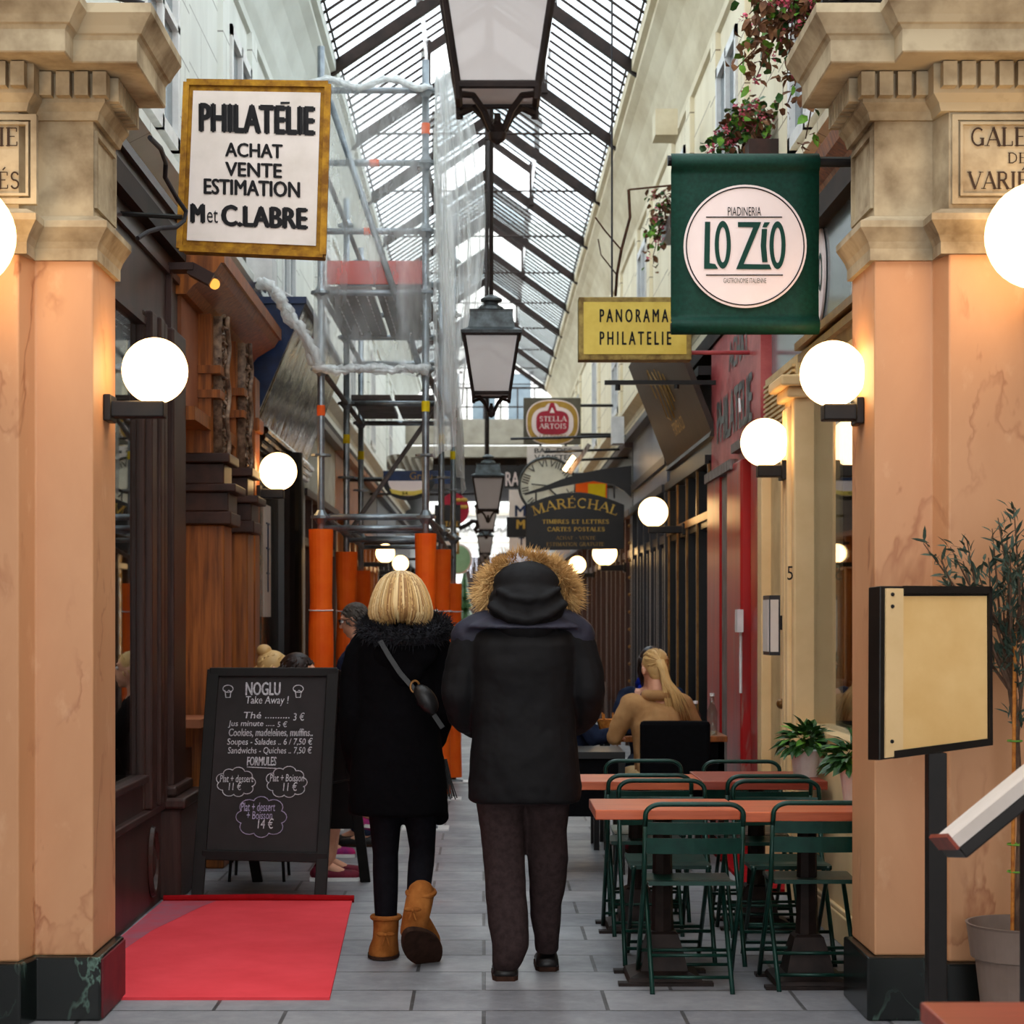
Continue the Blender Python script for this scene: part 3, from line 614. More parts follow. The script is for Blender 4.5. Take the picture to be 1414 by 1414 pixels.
mb = bx(-1, 1.70, 1.95, 13.6, 14.2, 0, 2.8); bx(-1, 1.66, 1.95, 14.2, 14.5, 0, 3.3, mb); bx(-1, 1.63, 1.95, 14.2, 14.5, 2.9, 3.0, mb); mb.build('end_post', M_wood, s, bevel=.012)
bx(-1, 1.76, 1.95, 11.38, 14.4, 2.75, 3.42).build('fascia', M_terra, s)
mb = bx(-1, 1.68, 1.95, 11.38, 12.05, 2.7, 2.78); bx(-1, 1.68, 1.95, 12.42, 13.25, 2.7, 2.78, mb); bx(-1, 1.68, 1.95, 13.6, 14.4, 2.7, 2.78, mb); mb.build('picture_rail', M_wood, s)
mb = MB(); mb.prism([(-u, 11.3, z) for u, z in ((1.95, 3.42), (1.72, 3.42), (1.68, 3.47), (1.6, 3.52), (1.55, 3.55), (1.52, 3.6), (1.5, 3.6), (1.5, 3.68), (1.95, 3.72))], (0, 3.2, 0)); mb.build('cornice', M_wood, s)
bx(-1, 2.5, 2.55, 11.4, 12.1, .8, 2.7).build('lit_display', M_glow, s)
# mirrored shop with the tilted polished fascia
s = T('shopfront', 'navy framed shopfront with mirror strips and a tilted polished fascia behind the scaffold', 'shopfront', (-1.8, 16.7, 0))
bx(-1, 1.74, 1.95, 14.55, 18.75, 0, .35).build('stall_riser', M_black, s)
bx(-1, 1.75, 1.76, 14.65, 18.7, .35, 2.9).build('mirror_pane', M_mirror, s)
for y0, y1 in ((14.52, 14.68),): bx(-1, 1.70, 1.95, y0, y1, 0, 3.3).build('navy_post', M_navy, s)
mb = MB(); mb.lathe([(.19, 0), (.19, 2.95)], (-1.74, 16.75, 0), 24); mb.build('column', M_black, s, smooth=False)
bx(-1, 1.72, 1.95, 18.6, 18.8, 0, 3.3).build('end_post', M_black, s)
a, b, c, d = V(-1.73, 14.75, 2.93), V(-1.73, 18.72, 2.93), V(-1.36, 18.72, 3.9), V(-1.36, 14.75, 3.9)
mb = MB(); mb.prism([a, b, c, d], (-.03, 0, -.01)); mb.build('tilted_fascia', M_mirror, s, label='polished tilted fascia')
mb = MB(); mb.prism([V(-1.76, 14.68, 2.93), V(-1.33, 14.68, 3.93), V(-1.86, 14.68, 3.93), V(-1.86, 14.68, 2.93)], (0, .05, 0)); mb.build('fascia_cheek', M_navy, s, label='navy end board of the fascia')
mb = MB()
for k in range(3): mb.tube([(-1.70 + .025 * k, 14.75, 2.86 + .05 * k), (-1.70 + .025 * k, 18.74, 2.86 + .05 * k)], .03, 8)
mb.build('fascia_moulding', M_mirror, s)
bx(-1, 1.33, 1.86, 14.65, 18.8, 3.9, 3.95).build('fascia_top', M_navy, s)
ps = T('shop_notice', 'pale notice with purple strokes pasted inside the mirror strip', 'notice', (-1.748, 15.75, 1.95))
mb = bx(-1, 1.742, 1.748, 15.5, 16.0, 1.55, 2.45); mb.build('sheet', M_signwhite, ps)
strokes([[(-.1, .3), (.1, .3)], [(0, .3), (0, -.25)], [(-.1, .1), (.1, .1)], [(-.08, -.1), (.1, -.1)]], .008, M_navy, ps, 'lettering', frame_mat((-1.74, 15.75, 2.0), (0, 1, 0), (0, 0, 1)))

def shopfront(name, label, sg, y0, y1, u, frame, fascia, panes=3, lit=None, sill=.6, top=3.5, riser=None, inside=.7, glass=None, transom=True):
    s = T(name, label, 'shopfront', (sg * (u + .05), (y0 + y1) / 2, 0))
    bx(sg, u + .02, u + .2, y0, y1, 0, sill).build('stall_riser', riser or frame, s)
    bx(sg, u, u + .2, y0, y1, 2.78, top).build('fascia', fascia, s)
    mb = bx(sg, u - .1, u + .2, y0, y1, top, top + .07); bx(sg, u - .05, u + .2, y0, y1, 2.72, 2.79, mb); mb.build('cornice', frame, s)
    bx(sg, u + .07, u + .08, y0, y1, sill, 2.75).build('window_pane', glass or M_window, s)
    for i in range(panes + 1):
        y = y0 + .05 + (y1 - y0 - .1) * i / panes; bx(sg, u - .02, u + .15, y - .05, y + .05, 0, 2.75).build('mullion', frame, s)
    if transom: bx(sg, u, u + .12, y0, y1, 2.25, 2.33).build('transom', frame, s)
    bx(sg, u + inside, u + inside + .04, y0, y1, 0, 2.75).build('lit_display' if lit else 'display_back', lit or M_dark, s)
    return s
shopfront('shopfront', 'dark shopfront with lit windows behind the front bay of the scaffold', -1, 18.85, 23, 1.75, M_darkbrown, M_greywall, 5, M_glow)
shopfront('shopfront', 'varnished oak shopfront past the rear end of the scaffold', -1, 23.05, 27.5, 1.75, M_wood, M_wood, 4, None)
shopfront('shopfront', 'lit yellow shopfront carrying the first of the two distant globes', -1, 27.6, 32, 1.75, M_wood, M_darkbrown, 4, M_glow)
shopfront('shopfront', 'dark shopfront beside the round red sign', -1, 32.1, 39, 1.75, M_black, M_navy, 4, M_glow)
shopfront('shopfront', 'dim shopfront beside the pale green disc sign', -1, 39.1, 46.2, 1.75, M_darkbrown, M_darkbrown, 4, None)
shopfront('shopfront', 'last dark shopfront before the bright street, beside the small fir tree', -1, 46.3, 60, 1.75, M_black, M_black, 5, M_glow)

# cream shop on the right
s = T('shopfront', 'cream painted shopfront with a big window beside the bistro tables', 'shopfront', (1.8, 10, 0))
bx(1, 1.71, 1.95, 8.0, 10.6, 0, .95).build('stall_riser', M_cream, s)
mb = bx(1, 1.69, 1.95, 8.0, 10.9, 0, .14); bx(1, 1.695, 1.95, 8.0, 10.6, .14, .165, mb); mb.build('skirting', M_cream, s, bevel=.006)
mb = bx(1, 1.70, 1.95, 8.0, 10.6, .95, .975); mb.build('sill', M_cream, s)
bx(1, 1.79, 1.80, 8.0, 10.6, .97, 2.93).build('window_pane', M_window, s)
mb = bx(1, 1.68, 1.95, 10.6, 10.92, 0, 2.78); bx(1, 1.655, 1.95, 10.68, 10.74, .2, 2.7, mb); bx(1, 1.655, 1.95, 10.79, 10.85, .2, 2.7, mb); mb.build('pilaster', M_cream, s, bevel=.012)
mb = bx(1, 1.64, 1.95, 10.57, 10.96, 2.74, 2.8); bx(1, 1.60, 1.95, 10.53, 11.0, 2.8, 2.86, mb); mb.build('pilaster_cap', M_cream, s, bevel=.012)
mb = bx(1, 1.70, 1.95, 8.0, 10.58, 2.93, 2.97); bx(1, 1.68, 1.95, 8.0, 10.58, 2.99, 3.03, mb); bx(1, 1.73, 1.95, 8.0, 10.6, 2.86, 2.93, mb); mb.build('window_head', M_gilt, s)
bx(1, 1.79, 1.95, 8.0, 12.15, 3.02, 3.74).build('fascia', M_fasciaglass, s)
mb = MB(); mb.prism([(u, 8.0, z) for u, z in ((1.95, 3.72), (1.77, 3.72), (1.74, 3.78), (1.68, 3.82), (1.66, 3.88), (1.95, 3.9))], (0, 4.15, 0)); mb.build('cornice', M_wood, s)
mb = MB(); mb.prism([(1.785, 10.47 + .28 * math.cos(a), 3.37 + .29 * math.sin(a)) for a in [q * PI / 18 for q in range(36)]], (-.012, 0, 0)); mb.build('logo_disc', M_logowhite, s)
RX_AX = (V(0, -1, 0), V(0, 0, 1))
text('LO ZIO', (1.772, 10.47, 3.37), .46, .2, M_bannertext, s, RX_AX, bold=.01)
text('GASTRONOMIE', (1.788, 9.2, 3.36), .8, .13, M_logowhite, s, RX_AX)
text('ITALIENNE', (1.788, 9.2, 3.18), .6, .13, M_logowhite, s, RX_AX)
mb = bx(1, 1.76, 1.9, 10.92, 12.15, 0, 2.52); mb.build('door_leaf', M_creamdoor, s)
mb = bx(1, 1.70, 1.9, 11.98, 12.15, 0, 2.56); bx(1, 1.72, 1.9, 10.92, 12.15, 2.5, 2.58, mb); bx(1, 1.735, 1.9, 11.4, 11.46, 0, 2.5, mb); mb.build('door_frame', M_cream, s, bevel=.008)
mb = MB()
for i in range(13): bx(1, 1.73, 1.76, 10.98, 12.1, 2.6 + i * .03, 2.615 + i * .03, mb)
bx(1, 1.75, 1.9, 10.92, 12.15, 2.58, 3.02, mb); mb.build('vent_louvre', M_creamdoor, s)
mb = MB(); mb.ell((1.72, 11.3, 1.05), (.03, .03, .03)); mb.build('door_knob', M_gilt, s)
text('5', (1.66, 10.597, 1.79), .03, .075, M_ink, s, name='house_number')
# interior of the cream shop
mb = bx(1, 2.9, 2.95, 8.0, 12.1, 0, 3.5); tag(mb.build('timber_partition', M_darkwood), 'dark timber partition seen through the cream shop window', 'partition')
# red shop
s = T('shopfront', 'closed red shopfront with worn posts and a faded red fascia', 'shopfront', (1.8, 13.5, 0))
bx(1, 1.78, 1.95, 12.2, 14.9, 0, 2.6).build('backing', M_red, s)
mb = bx(1, 1.70, 1.95, 14.1, 14.88, 0, 2.6); mb.build('post', M_red, s, bevel=.015)
mb = bx(1, 1.71, 1.95, 13.72, 14.05, 0, 2.55); mb.build('worn_post', M_worn, s, bevel=.015, label='worn grey post')
mb = bx(1, 1.70, 1.95, 12.95, 13.68, 0, 2.6); mb.build('post', M_red, s, bevel=.015)
mb = bx(1, 1.74, 1.95, 12.2, 12.75, 0, 2.6); mb.build('post', M_red, s, bevel=.015)
bx(1, 1.735, 1.95, 12.25, 14.9, 2.6, 3.59).build('fascia', M_redfascia, s)
mb = bx(1, 1.68, 1.95, 13.35, 14.9, 2.56, 2.63); bx(1, 1.68, 1.95, 12.25, 13.3, 2.66, 2.72, mb); mb.build('drip_moulding', M_worn, s)
text('PHILATELIE', (1.73, 13.55, 2.98), 1.9, .3, M_charcoal, s, RX_AX, bold=.02)
text('ACHAT', (1.73, 13.3, 3.38), 1.0, .2, M_charcoal, s, RX_AX, bold=.02)
mb = MB(); mb.tube([(1.7, 13.0, 3.0), (1.69, 12.9, 2.9)], .008, 6); mb.tube([(1.69, 12.86, 1.5), (1.69, 12.86, 1.05)], .01, 6); mb.box(1.66, 1.7, 12.8, 12.92, 1.45, 1.6); mb.build('junction_cable', M_white, s)
# black and brown shop under the tilted board
s = shopfront('shopfront', 'black shopfront with gilt edged frames under the tilted brown board', 1, 14.95, 18.3, 1.74, M_black, M_black, 4, None, .5, 3.4, inside=.5)
for i in range(5): 
    y = 15.0 + i * .81; bx(1, 1.712, 1.73, y - .065, y - .052, .1, 2.72).build('gilt_edge', M_gilt, s)
bx(1, 1.71, 1.74, 14.95, 18.3, 2.3, 2.36).build('gilt_rail', M_gilt, s)
tb = T('tilted_board', 'brown board with gold loop lettering, tilted out from the black shopfront', 'signboard', (1.55, 16.5, 2.9))
a, b, c, d = V(1.72, 14.75, 2.94), V(1.72, 18.25, 2.94), V(1.35, 18.25, 3.88), V(1.35, 14.75, 3.88)
mb = MB(); mb.prism([a, b, c, d], (.04, 0, .015)); mb.build('board', M_boardwood, tb)
mb = MB(); mb.prism([a + V(-.02, -.02, -.03), b + V(-.02, .02, -.03), b + V(.0, .02, .03), a + V(.0, -.02, .03)], (.06, 0, 0)); mb.build('bottom_rail', M_boardwood, tb)
Mx = frame_mat((a + c) / 2 + V(-.01, 0, -.004), V(0, -1, 0), (d - a))
strokes([[(-.55, .05), (-.6, .2), (-.45, .3), (-.3, .1), (-.35, -.15), (-.15, -.2), (-.05, .1), (-.2, .25)], [(.0, .25), (.1, -.2), (.22, .2), (.3, -.15), (.42, .15), (.5, -.1)]], .005, M_gold2, tb, 'script_lettering', Mx)
text('FORMER & CO', (Mx @ V(.15, -.28, .0)), .8, .11, M_gold, tb, (V(0, -1, 0), (d - a)))
# grey black shop, then the far right ones
s = shopfront('shopfront', 'charcoal panelled shopfront behind the seated woman in camel', 1, 18.35, 22.5, 1.72, M_charcoal, M_greypanel, 5, None, .5, 3.55, riser=M_charcoal)
for i in range(9):
    y = 18.6 + i * .44; bx(1, 1.70, 1.76, y - .03, y + .03, .3, 2.2).build('batten', M_charcoal, s)
bx(1, 1.69, 1.8, 18.3, 22.5, 2.98, 3.06).build('fascia_rail', M_charcoal, s)
s = shopfront('shopfront', 'dark studded shopfront under the arched black sign', 1, 22.6, 27, 1.72, M_darkbrown, M_black, 5, M_glow, .4)
for i in range(12):
    bm_ = MB(); bm_.ell((1.69, 22.66, .4 + i * .2), .02, 6, 4); bm_.build('stud', M_gilt, s)
shopfront('shopfront', 'warm lit oak shopfront beyond the arched black sign', 1, 27.1, 32, 1.72, M_darkbrown, M_darkbrown, 4, M_glow)
shopfront('shopfront', 'lit shopfront behind the parka hood, far down the passage', 1, 32.1, 39, 1.72, M_darkbrown, M_black, 4, M_glow)
shopfront('shopfront', 'dim shopfront behind the tall white sign with blue letters', 1, 39.1, 46.2, 1.72, M_darkbrown, M_wood, 4, M_glow)
shopfront('shopfront', 'last shopfront beside the round navy sign, before the street', 1, 46.3, 60, 1.72, M_black, M_black, 5, None)
# ------------------------------------------------------------------ globe wall lamps
def globe(sg, Y, px, py, r, wall, label):
    c = at(px, py, Y); R = r * Y / F
    t = T('globe_wall_lamp', label, 'lamp', (sg * wall, Y, c.z - R * 1.1), 'round globe wall lamps along the passage')
    mb = MB(); prof = [(R * math.cos(a), R * math.sin(a)) for a in [math.radians(-68 + i * 158 / 16) for i in range(17)]]; prof[-1] = (.001, R)
    mb.lathe(prof, c, 28); mb.build('glass_globe', M_globe, t, smooth=True)
    zb = c.z - R * .93; h = R * .5; x0 = c.x - sg * R * .32; w = R * .34
    mb = MB(); mb.box(x0, sg * (wall - .02), Y - w, Y + w, zb - h, zb - .002); mb.build('bracket', M_blacksatin, t, bevel=.006)
    mb = MB(); mb.box(sg * (wall - .03), sg * wall, Y - w * 1.5, Y + w * 1.5, zb - h * 1.25, zb + h * .35); mb.build('wall_plate', M_blacksatin, t, bevel=.005)
    del t['group']
    return t
globe(-1, 7.82, 214, 512, 45.5, 1.51, 'lit globe lamp on the pillar beside the brown shopfront')
globe(1, 7.82, 1150, 516, 45.5, 1.51, 'lit globe lamp on the pillar under the green banner')
globe(1, 10.76, 1056, 611, 33.5, 1.66, 'lit globe lamp on the cream pilaster in front of the red shop')
globe(-1, 14.35, 384, 651, 26, 1.66, 'lit globe lamp on the oak end post below the polished fascia')
globe(1, 16.7, 902, 707, 20.5, 1.72, 'lit globe lamp on the black shopfront under the tilted board')
globe(1, 23.4, 835, 764, 17, 1.7, 'lit globe lamp peeping out below the arched black sign')
globe(1, 30, 797, 780, 12, 1.7, 'small distant globe lamp right beside the parka hood fur')
globe(-1, 27.5, 532, 764, 13, 1.75, 'larger of the two distant globes above the blond head')
globe(-1, 33, 553, 778, 11, 1.75, 'smaller of the two distant globes above the blond head')
for sg in (-1, 1):      # globes on the outer faces of the entrance
    t = T('globe_wall_lamp', 'large lit globe cut by the picture edge in front of the %s panel' % ('IE ES' if sg < 0 else 'GALERIE'), 'lamp', (sg * (1.87 if sg < 0 else 1.99), 7.4, 2.6))
    c = V(-1.875 if sg < 0 else 1.995, 7.02, 2.925); R = .192
    mb = MB(); prof = [(R * math.cos(a), R * math.sin(a)) for a in [math.radians(-68 + i * 158 / 16) for i in range(17)]]; prof[-1] = (.001, R); mb.lathe(prof, c, 28); mb.build('glass_globe', M_globe, t, smooth=True)
    mb = MB(); mb.prism([(c.x - .055, 6.96, c.z - .27), (c.x + .055, 6.96, c.z - .27), (c.x + .055 + sg * .14, 7.4, c.z - .27), (c.x - .055 + sg * .14, 7.4, c.z - .27)], (0, 0, .092)); mb.build('bracket', M_blacksatin, t, bevel=.006)
    mb = MB(); mb.box(c.x - .08 + sg * .15, c.x + .08 + sg * .15, 7.39, 7.42, c.z - .3, c.z - .14); mb.build('wall_plate', M_blacksatin, t)

# ------------------------------------------------------------------ hanging lanterns
def lantern(Y, cx, ybot, wbot, label, rod_to):
    k = Y / F; c = at(cx, ybot, Y); w = wbot * k / 2 / .125          # scale: bottom half width .125
    t = T('hanging_lantern', label, 'lantern', (c.x, Y, c.z))
    def L(p): return V(c.x, Y, c.z) + V(*p) * w
    H = .40; wt, wb = .187, .125
    g = MB(); ins = .985
    R0 = [L((sx * wb * ins, sy * wb * ins, 0)) for sx, sy in ((-1, -1), (1, -1), (1, 1), (-1, 1))]; R1 = [L((sx * wt * ins, sy * wt * ins, H)) for sx, sy in ((-1, -1), (1, -1), (1, 1), (-1, 1))]
    g.loft([R0, R1], True, False); g.quad(*R0); g.build('glass', M_lampglass, t)
    f = MB()
    for sx, sy in ((-1, -1), (1, -1), (1, 1), (-1, 1)): f.tube([L((sx * wb, sy * wb, -.0)), L((sx * wt, sy * wt, H))], .011 * w, 6)
    for q, z, r in ((wb, 0, .013), (wt, H, .016)):
        P = [L((sx * q, sy * q, z)) for sx, sy in ((-1, -1), (1, -1), (1, 1), (-1, 1))]
        for i in range(4): f.tube([P[i], P[(i + 1) % 4]], r * w, 6)
    f.build('frame', M_iron, t)
    f = MB()
    for sx, sy in ((-1, -1), (1, -1), (1, 1), (-1, 1)):
        f.tube([L((sx * wb, sy * wb, .0)), L((sx * wb * .98, sy * wb * .98, -.045))], .012 * w, 6)
        f.tube([L((sx * wb * (1 - .0), sy * wb, -.03)), L((sx * wb * .62, sy * wb * .62, -.022)), L((sx * wb * .36, sy * wb * .36, -.06)), L((sx * wb * .18, sy * wb * .18, -.11)), L((0, 0, -.125))], .011 * w, 6)
    f.lathe([(r * w, z * w) for r, z in ((.004, -.16), (.024, -.145), (.03, -.125), (.022, -.1), (.012, -.085), (.01, -.06))], L((0, 0, 0)), 12); f.build('finial', M_iron, t)
    r = MB(); r.lathe([(q * w, z * w) for q, z in ((.205, H), (.21, H + .02), (.16, H + .045), (.142, H + .15), (.145, H + .165), (.15, H + .17))], L((0, 0, 0)), 4, True); r.build('roof', M_zinc, t)
    r = MB(); r.lathe([(q * w, z * w) for q, z in ((.10, H + .17), (.085, H + .2), (.05, H + .22), (.045, H + .235), (.075, H + .245), (.075, H + .26), (.04, H + .28), (.015, H + .29))], L((0, 0, 0)), 16); r.build('chimney', M_zinc, t)
    r = MB(); r.tube([L((0, 0, H + .28)), V(c.x, Y, rod_to)], .014, 8); r.build('rod', M_iron, t)
lantern(6.0, 687, 131, 108, 'big hanging lantern cut by the top edge of the picture', 8.0)
lantern(13.0, 678.5, 545, 50, 'hanging lantern beside the scaffold film, nearest below the big one', 7.85)
lantern(23.7, 674, 704.5, 28, 'third hanging lantern along the passage, beside the pale clock', 7.85)
lantern(33.0, 671.5, 732, 20, 'fourth hanging lantern, half hidden under the one beside the clock', 7.85)
lantern(43.5, 670, 764, 14.6, 'fifth hanging lantern, small and far', 7.85)
lantern(55, 669, 777, 11, 'smallest lantern hanging in front of the dark arch', 5.14)
# ridge hanger post seen below the big lantern
mb = MB(); mb.box(.02, .1, 21.9, 21.98, 6.9, 7.9); tag(mb.build('hanger_bar', M_roofiron), 'dark iron hanger bar under the roof ridge below the big lantern', 'bar')

# ------------------------------------------------------------------ signs
def flat(t, name, x0, x1, y0, y1, Y, d, mat, bevel=0):
    a = at(x0, y1, Y); b = at(x1, y0, Y); mb = MB(); mb.box(a.x, b.x, Y, Y + d, a.z, b.z); return mb.build(name, mat, t, bevel=bevel)
def ptext(s, x0, x1, y0, y1, Y, mat, t, bold=0, shear=0):
    a = at(x0, y1, Y); b = at(x1, y0, Y); return text(s, ((a.x + b.x) / 2, Y, (a.z + b.z) / 2), b.x - a.x, b.z - a.z, mat, t, bold=bold, shear=shear)
def pserif(s, x0, x1, y0, y1, Y, mat, t, **kw):
    a = at(x0, y1, Y); b = at(x1, y0, Y); return serif(s, ((a.x + b.x) / 2, Y, (a.z + b.z) / 2), b.x - a.x, b.z - a.z, mat, t, **kw)
def disc(t, name, cx, cy, rx, ry, Y, d, mat, n=40):
    c = at(cx, cy, Y); k = Y / F; mb = MB(); mb.prism([(c.x + rx * k * math.cos(a), Y, c.z + ry * k * math.sin(a)) for a in [2 * PI * i / n for i in range(n)]], (0, d, 0)); return mb.build(name, mat, t)
# stamp dealer sign, top left: lightly turned box
Y = 9.4; t = T('hanging_sign', 'white box sign in a rusty yellow frame with bold black capitals', 'sign', at(350, 350, Y))
P = [(258, 114), (453, 117), (446, 352), (248, 343)]
W4 = [at(x, y, Y + (.0 if x > 300 else .12)) for x, y in P]
def quadpt(u, v): return (W4[3] * (1 - u) + W4[2] * u) * (1 - v) + (W4[0] * (1 - u) + W4[1] * u) * v
mb = MB(); mb.prism(W4, (0, .17, 0)); mb.build('box', M_rust, t, bevel=.006)
mb = MB(); q = [quadpt(*p) for p in ((.05, .95), (.95, .95), (.95, .05), (.05, .05))]; mb.prism([p + V(0, -.008, 0) for p in q], (0, .02, 0)); mb.build('face', M_signwhite, t)
mb = MB()
for (u0, v0), (u1, v1) in (((0, 0), (1, 0)), ((1, 0), (1, 1)), ((1, 1), (0, 1)), ((0, 1), (0, 0))):
    a, b = quadpt(u0, v0), quadpt(u1, v1); d = (b - a).normalized(); mb.obox((a + b) / 2 + V(0, .0, 0), ((b - a).length, .035, .03), Matrix((d, V(0, 1, 0), d.cross(V(0, 1, 0)))).transposed())
mb.build('rim', M_rust, t)
axr = (W4[2] - W4[3]).normalized(); axu = (W4[0] - W4[3]).normalized()
for s_, x0, x1, y0, y1, b in (('PHILATELIE', 268, 436, 146, 184, .028), ('ACHAT', 308, 391, 199, 218, .022), ('VENTE', 309, 391, 226, 245, .022), ('ESTIMATION', 279, 418, 250, 271, .022), ('M', 263, 285, 286, 311, .04), ('et', 287, 303, 293, 311, .0), ('C.LABRE', 305, 430, 286, 314, .034)):
    fx = ((x0 + x1) / 2 - 250) / 200; fy = 1 - ((y0 + y1) / 2 - 115) / 233; kk = 9.42 / F
    text(s_, quadpt(fx, fy) + V(0, -.0105, 0), (x1 - x0) * kk, (y1 - y0) * kk, M_ink, t, axes=(axr, V(0, 0, 1)), bold=b)
mb = MB(); mb.obox(quadpt(.705, .885) + V(0, -.012, 0), (.045, .003, .01)); mb.build('accent', M_ink, t)
mb = MB(); mb.tube([at(252, 300, 9.5), at(252, 300, 9.5) + V(-.35, 0, .02)], .012, 6); mb.build('wall_arm', M_black, t)
mb = MB(); mb.tube([at(207, 190, 8.3), at(222, 205, 8.6), at(229, 225, 8.9), at(228, 245, 9.0), at(245, 275, 9.2), at(257, 292, 9.25), at(254, 305, 9.25), at(243, 314, 9.2), at(222, 315, 9.1), at(205, 320, 9.0), at(190, 329, 8.9)], .011, 8)
tag(mb.build('power_cable', M_cable), 'brown cable looping from the cornice to the rusty framed white sign', 'cable')
# green banner
Y = 8.1; t = T('hanging_banner', 'bottle green fabric banner with a big white disc logo', 'banner', at(1030, 460, Y))
a = at(926, 462, Y); b = at(1130, 214, Y); mb = MB()
mb.sheetg(lambda u, v: V(a.x + (b.x - a.x) * u, Y - .012 + .006 * math.sin(6 * v) - (.035 * math.sin(PI * min(1, max(0, (v - .9) / .1)))) - .035 * math.sin(PI * min(1, max(0, (.095 - v) / .095))), a.z + (b.z - a.z) * v), 6, 60); o = mb.build('fabric', M_banner, t, smooth=True)
md = o.modifiers.new('Solidify', 'SOLIDIFY'); md.thickness = .003; md.offset = 1
mb = MB(); mb.tube([at(922, 222, Y), at(1184, 224, Y)], .022, 10); mb.build('arm', M_blacksatin, t)
mb = MB(); mb.tube([at(926, 452, Y), at(1130, 452, Y)], .02, 10); mb.build('hem_bar', M_blacksatin, t)
disc(t, 'logo_disc', 1029, 340, 85, 85, Y - .025, .01, M_logowhite, 64)
mb = MB(); c = at(1029, 340, Y - .027); rr_ = 81 * Y / F; mb.tube([(c.x + rr_ * math.cos(q), c.y, c.z + rr_ * math.sin(q)) for q in [2 * PI * i / 64 for i in range(65)]], .0026, 5); mb.build('logo_ring', M_ink, t)
Yt = Y - .028
ptext('PIADINERIA', 1005, 1051, 286, 298, Yt, M_ink, t); ptext('GASTRONOMIE ITALIENNE', 999, 1058, 384, 391, Yt, M_olive, t)
flat(t, 'rule', 975, 1080, 299, 300.5, Yt, .002, M_ink); flat(t, 'rule', 975, 1081, 379, 380.5, Yt, .002, M_ink)
mb = MB()
PLN = [0]
def pl(pts, w):
    for i in range(len(pts) - 1):
        PLN[0] += 1; P = {q: at(pts[q][0], pts[q][1], Yt - .001 - .0002 * (PLN[0] % 14)) for q in (i, i + 1)}
        d = (P[i + 1] - P[i]).normalized(); n = V(-d.z, 0, d.x) * w * Y / F / 2; e = d * w * Y / F * .2
        mb.quad(P[i] - n - e, P[i + 1] - n + e, P[i + 1] + n + e, P[i] + n - e)
def LG(x, y): return at(960 + x / 7.8, 270 + y / 7.8, Yt - .001)
for poly in ([(105, 282), (163, 282), (155, 728), (215, 738), (248, 790), (95, 790)], [(460, 285), (712, 285), (522, 738), (800, 742), (822, 795), (440, 793), (625, 342), (460, 340)], [(718, 360), (775, 360), (765, 540), (780, 718), (722, 718), (705, 540)], [(745, 288), (806, 288), (770, 342), (722, 342)]):
    mb.add([LG(x, y) for x, y in poly], [list(range(len(poly)))])
for cx_, cy_ in ((297, 530), (887, 535)):
    A1 = [2 * PI * i / 36 for i in range(36)]
    for q in range(36):
        a0, a1 = A1[q], A1[(q + 1) % 36]; mb.quad(LG(cx_ + 87 * math.cos(a0), cy_ + 258 * math.sin(a0)), LG(cx_ + 87 * math.cos(a1), cy_ + 258 * math.sin(a1)), LG(cx_ + 42 * math.cos(a1), cy_ + 190 * math.sin(a1)), LG(cx_ + 42 * math.cos(a0), cy_ + 190 * math.sin(a0)))
mb.build('logo_lettering', M_bannertext, t, normals=False)
# ochre box sign
Y = 12.7; t = T('hanging_sign', 'ochre box sign with two lines of black capitals, half behind the green banner', 'sign', at(880, 495, Y))
flat(t, 'box', 799, 955, 410, 497, Y, .14, M_ochreframe, .006); flat(t, 'face', 806, 948, 417, 489, Y - .006, .01, M_ochre)
ptext('P A N O R A M A S', 828, 932, 427, 445, Y - .007, M_ink, t, bold=.012); ptext('P H I L A T E L I E', 828, 927, 458, 476, Y - .007, M_ink, t, bold=.012)
mb = MB(); mb.tube([at(955, 487, Y + .07), at(1050, 487, Y + .07)], .014, 8); mb.tube([at(955, 440, Y + .07), at(1050, 440, Y + .07)], .012, 6); mb.build('bracket', M_redfascia, t)
# iron bar bracket in front of the tilted board
Y = 14.6; t = T('sign_bracket', 'bare black iron bracket arm sticking out in front of the tilted board', 'bracket', at(900, 528, Y))
mb = MB(); a, b = at(835, 531, Y), at(990, 525, Y); mb.box(a.x, b.x, Y, Y + .03, a.z, b.z + .0); mb.build('arm', M_black, t)
mb = MB(); mb.tube([at(853, 531, Y + .015), at(853, 539, Y + .015)], .02, 6); mb.tube([at(934, 531, Y + .015), at(934, 537, Y + .015)], .02, 6); mb.build('hook', M_black, t)
# beer sign over a white bar board
Y = 26; t = T('hanging_sign', 'square olive beer sign with a gold ringed red oval', 'sign', at(763, 640, Y))
flat(t, 'plate', 723, 802, 549, 613, Y, .14, M_olive, .01)
def rrect(cx, cy, rx, ry, Y_, d, mat, name, p=3.2):
    c = at(cx, cy, Y_); k = Y_ / F; pts = []
    for i in range(48):
        q = 2 * PI * i / 48; e = 2 / p; pts.append((c.x + rx * k * math.copysign(abs(math.cos(q)) ** e, math.cos(q)), Y_, c.z + ry * k * math.copysign(abs(math.sin(q)) ** e, math.sin(q))))
    mb = MB(); mb.prism(pts, (0, d, 0)); return mb.build(name, mat, t)
rrect(763, 583, 36.5, 31, Y - .01, .02, M_logowhite, 'oval_edge', 2.6); rrect(763, 583, 35, 29.5, Y - .02, .02, M_beergold, 'gold_oval', 2.6); rrect(763, 584, 29, 22.5, Y - .03, .02, M_logowhite, 'white_oval', 2.6)
rrect(763, 583.5, 22.5, 16.5, Y - .04, .02, M_beerred, 'red_cartouche', 3.4); disc(t, 'crown_disc', 762.5, 565, 10, 9, Y - .035, .02, M_logowhite)
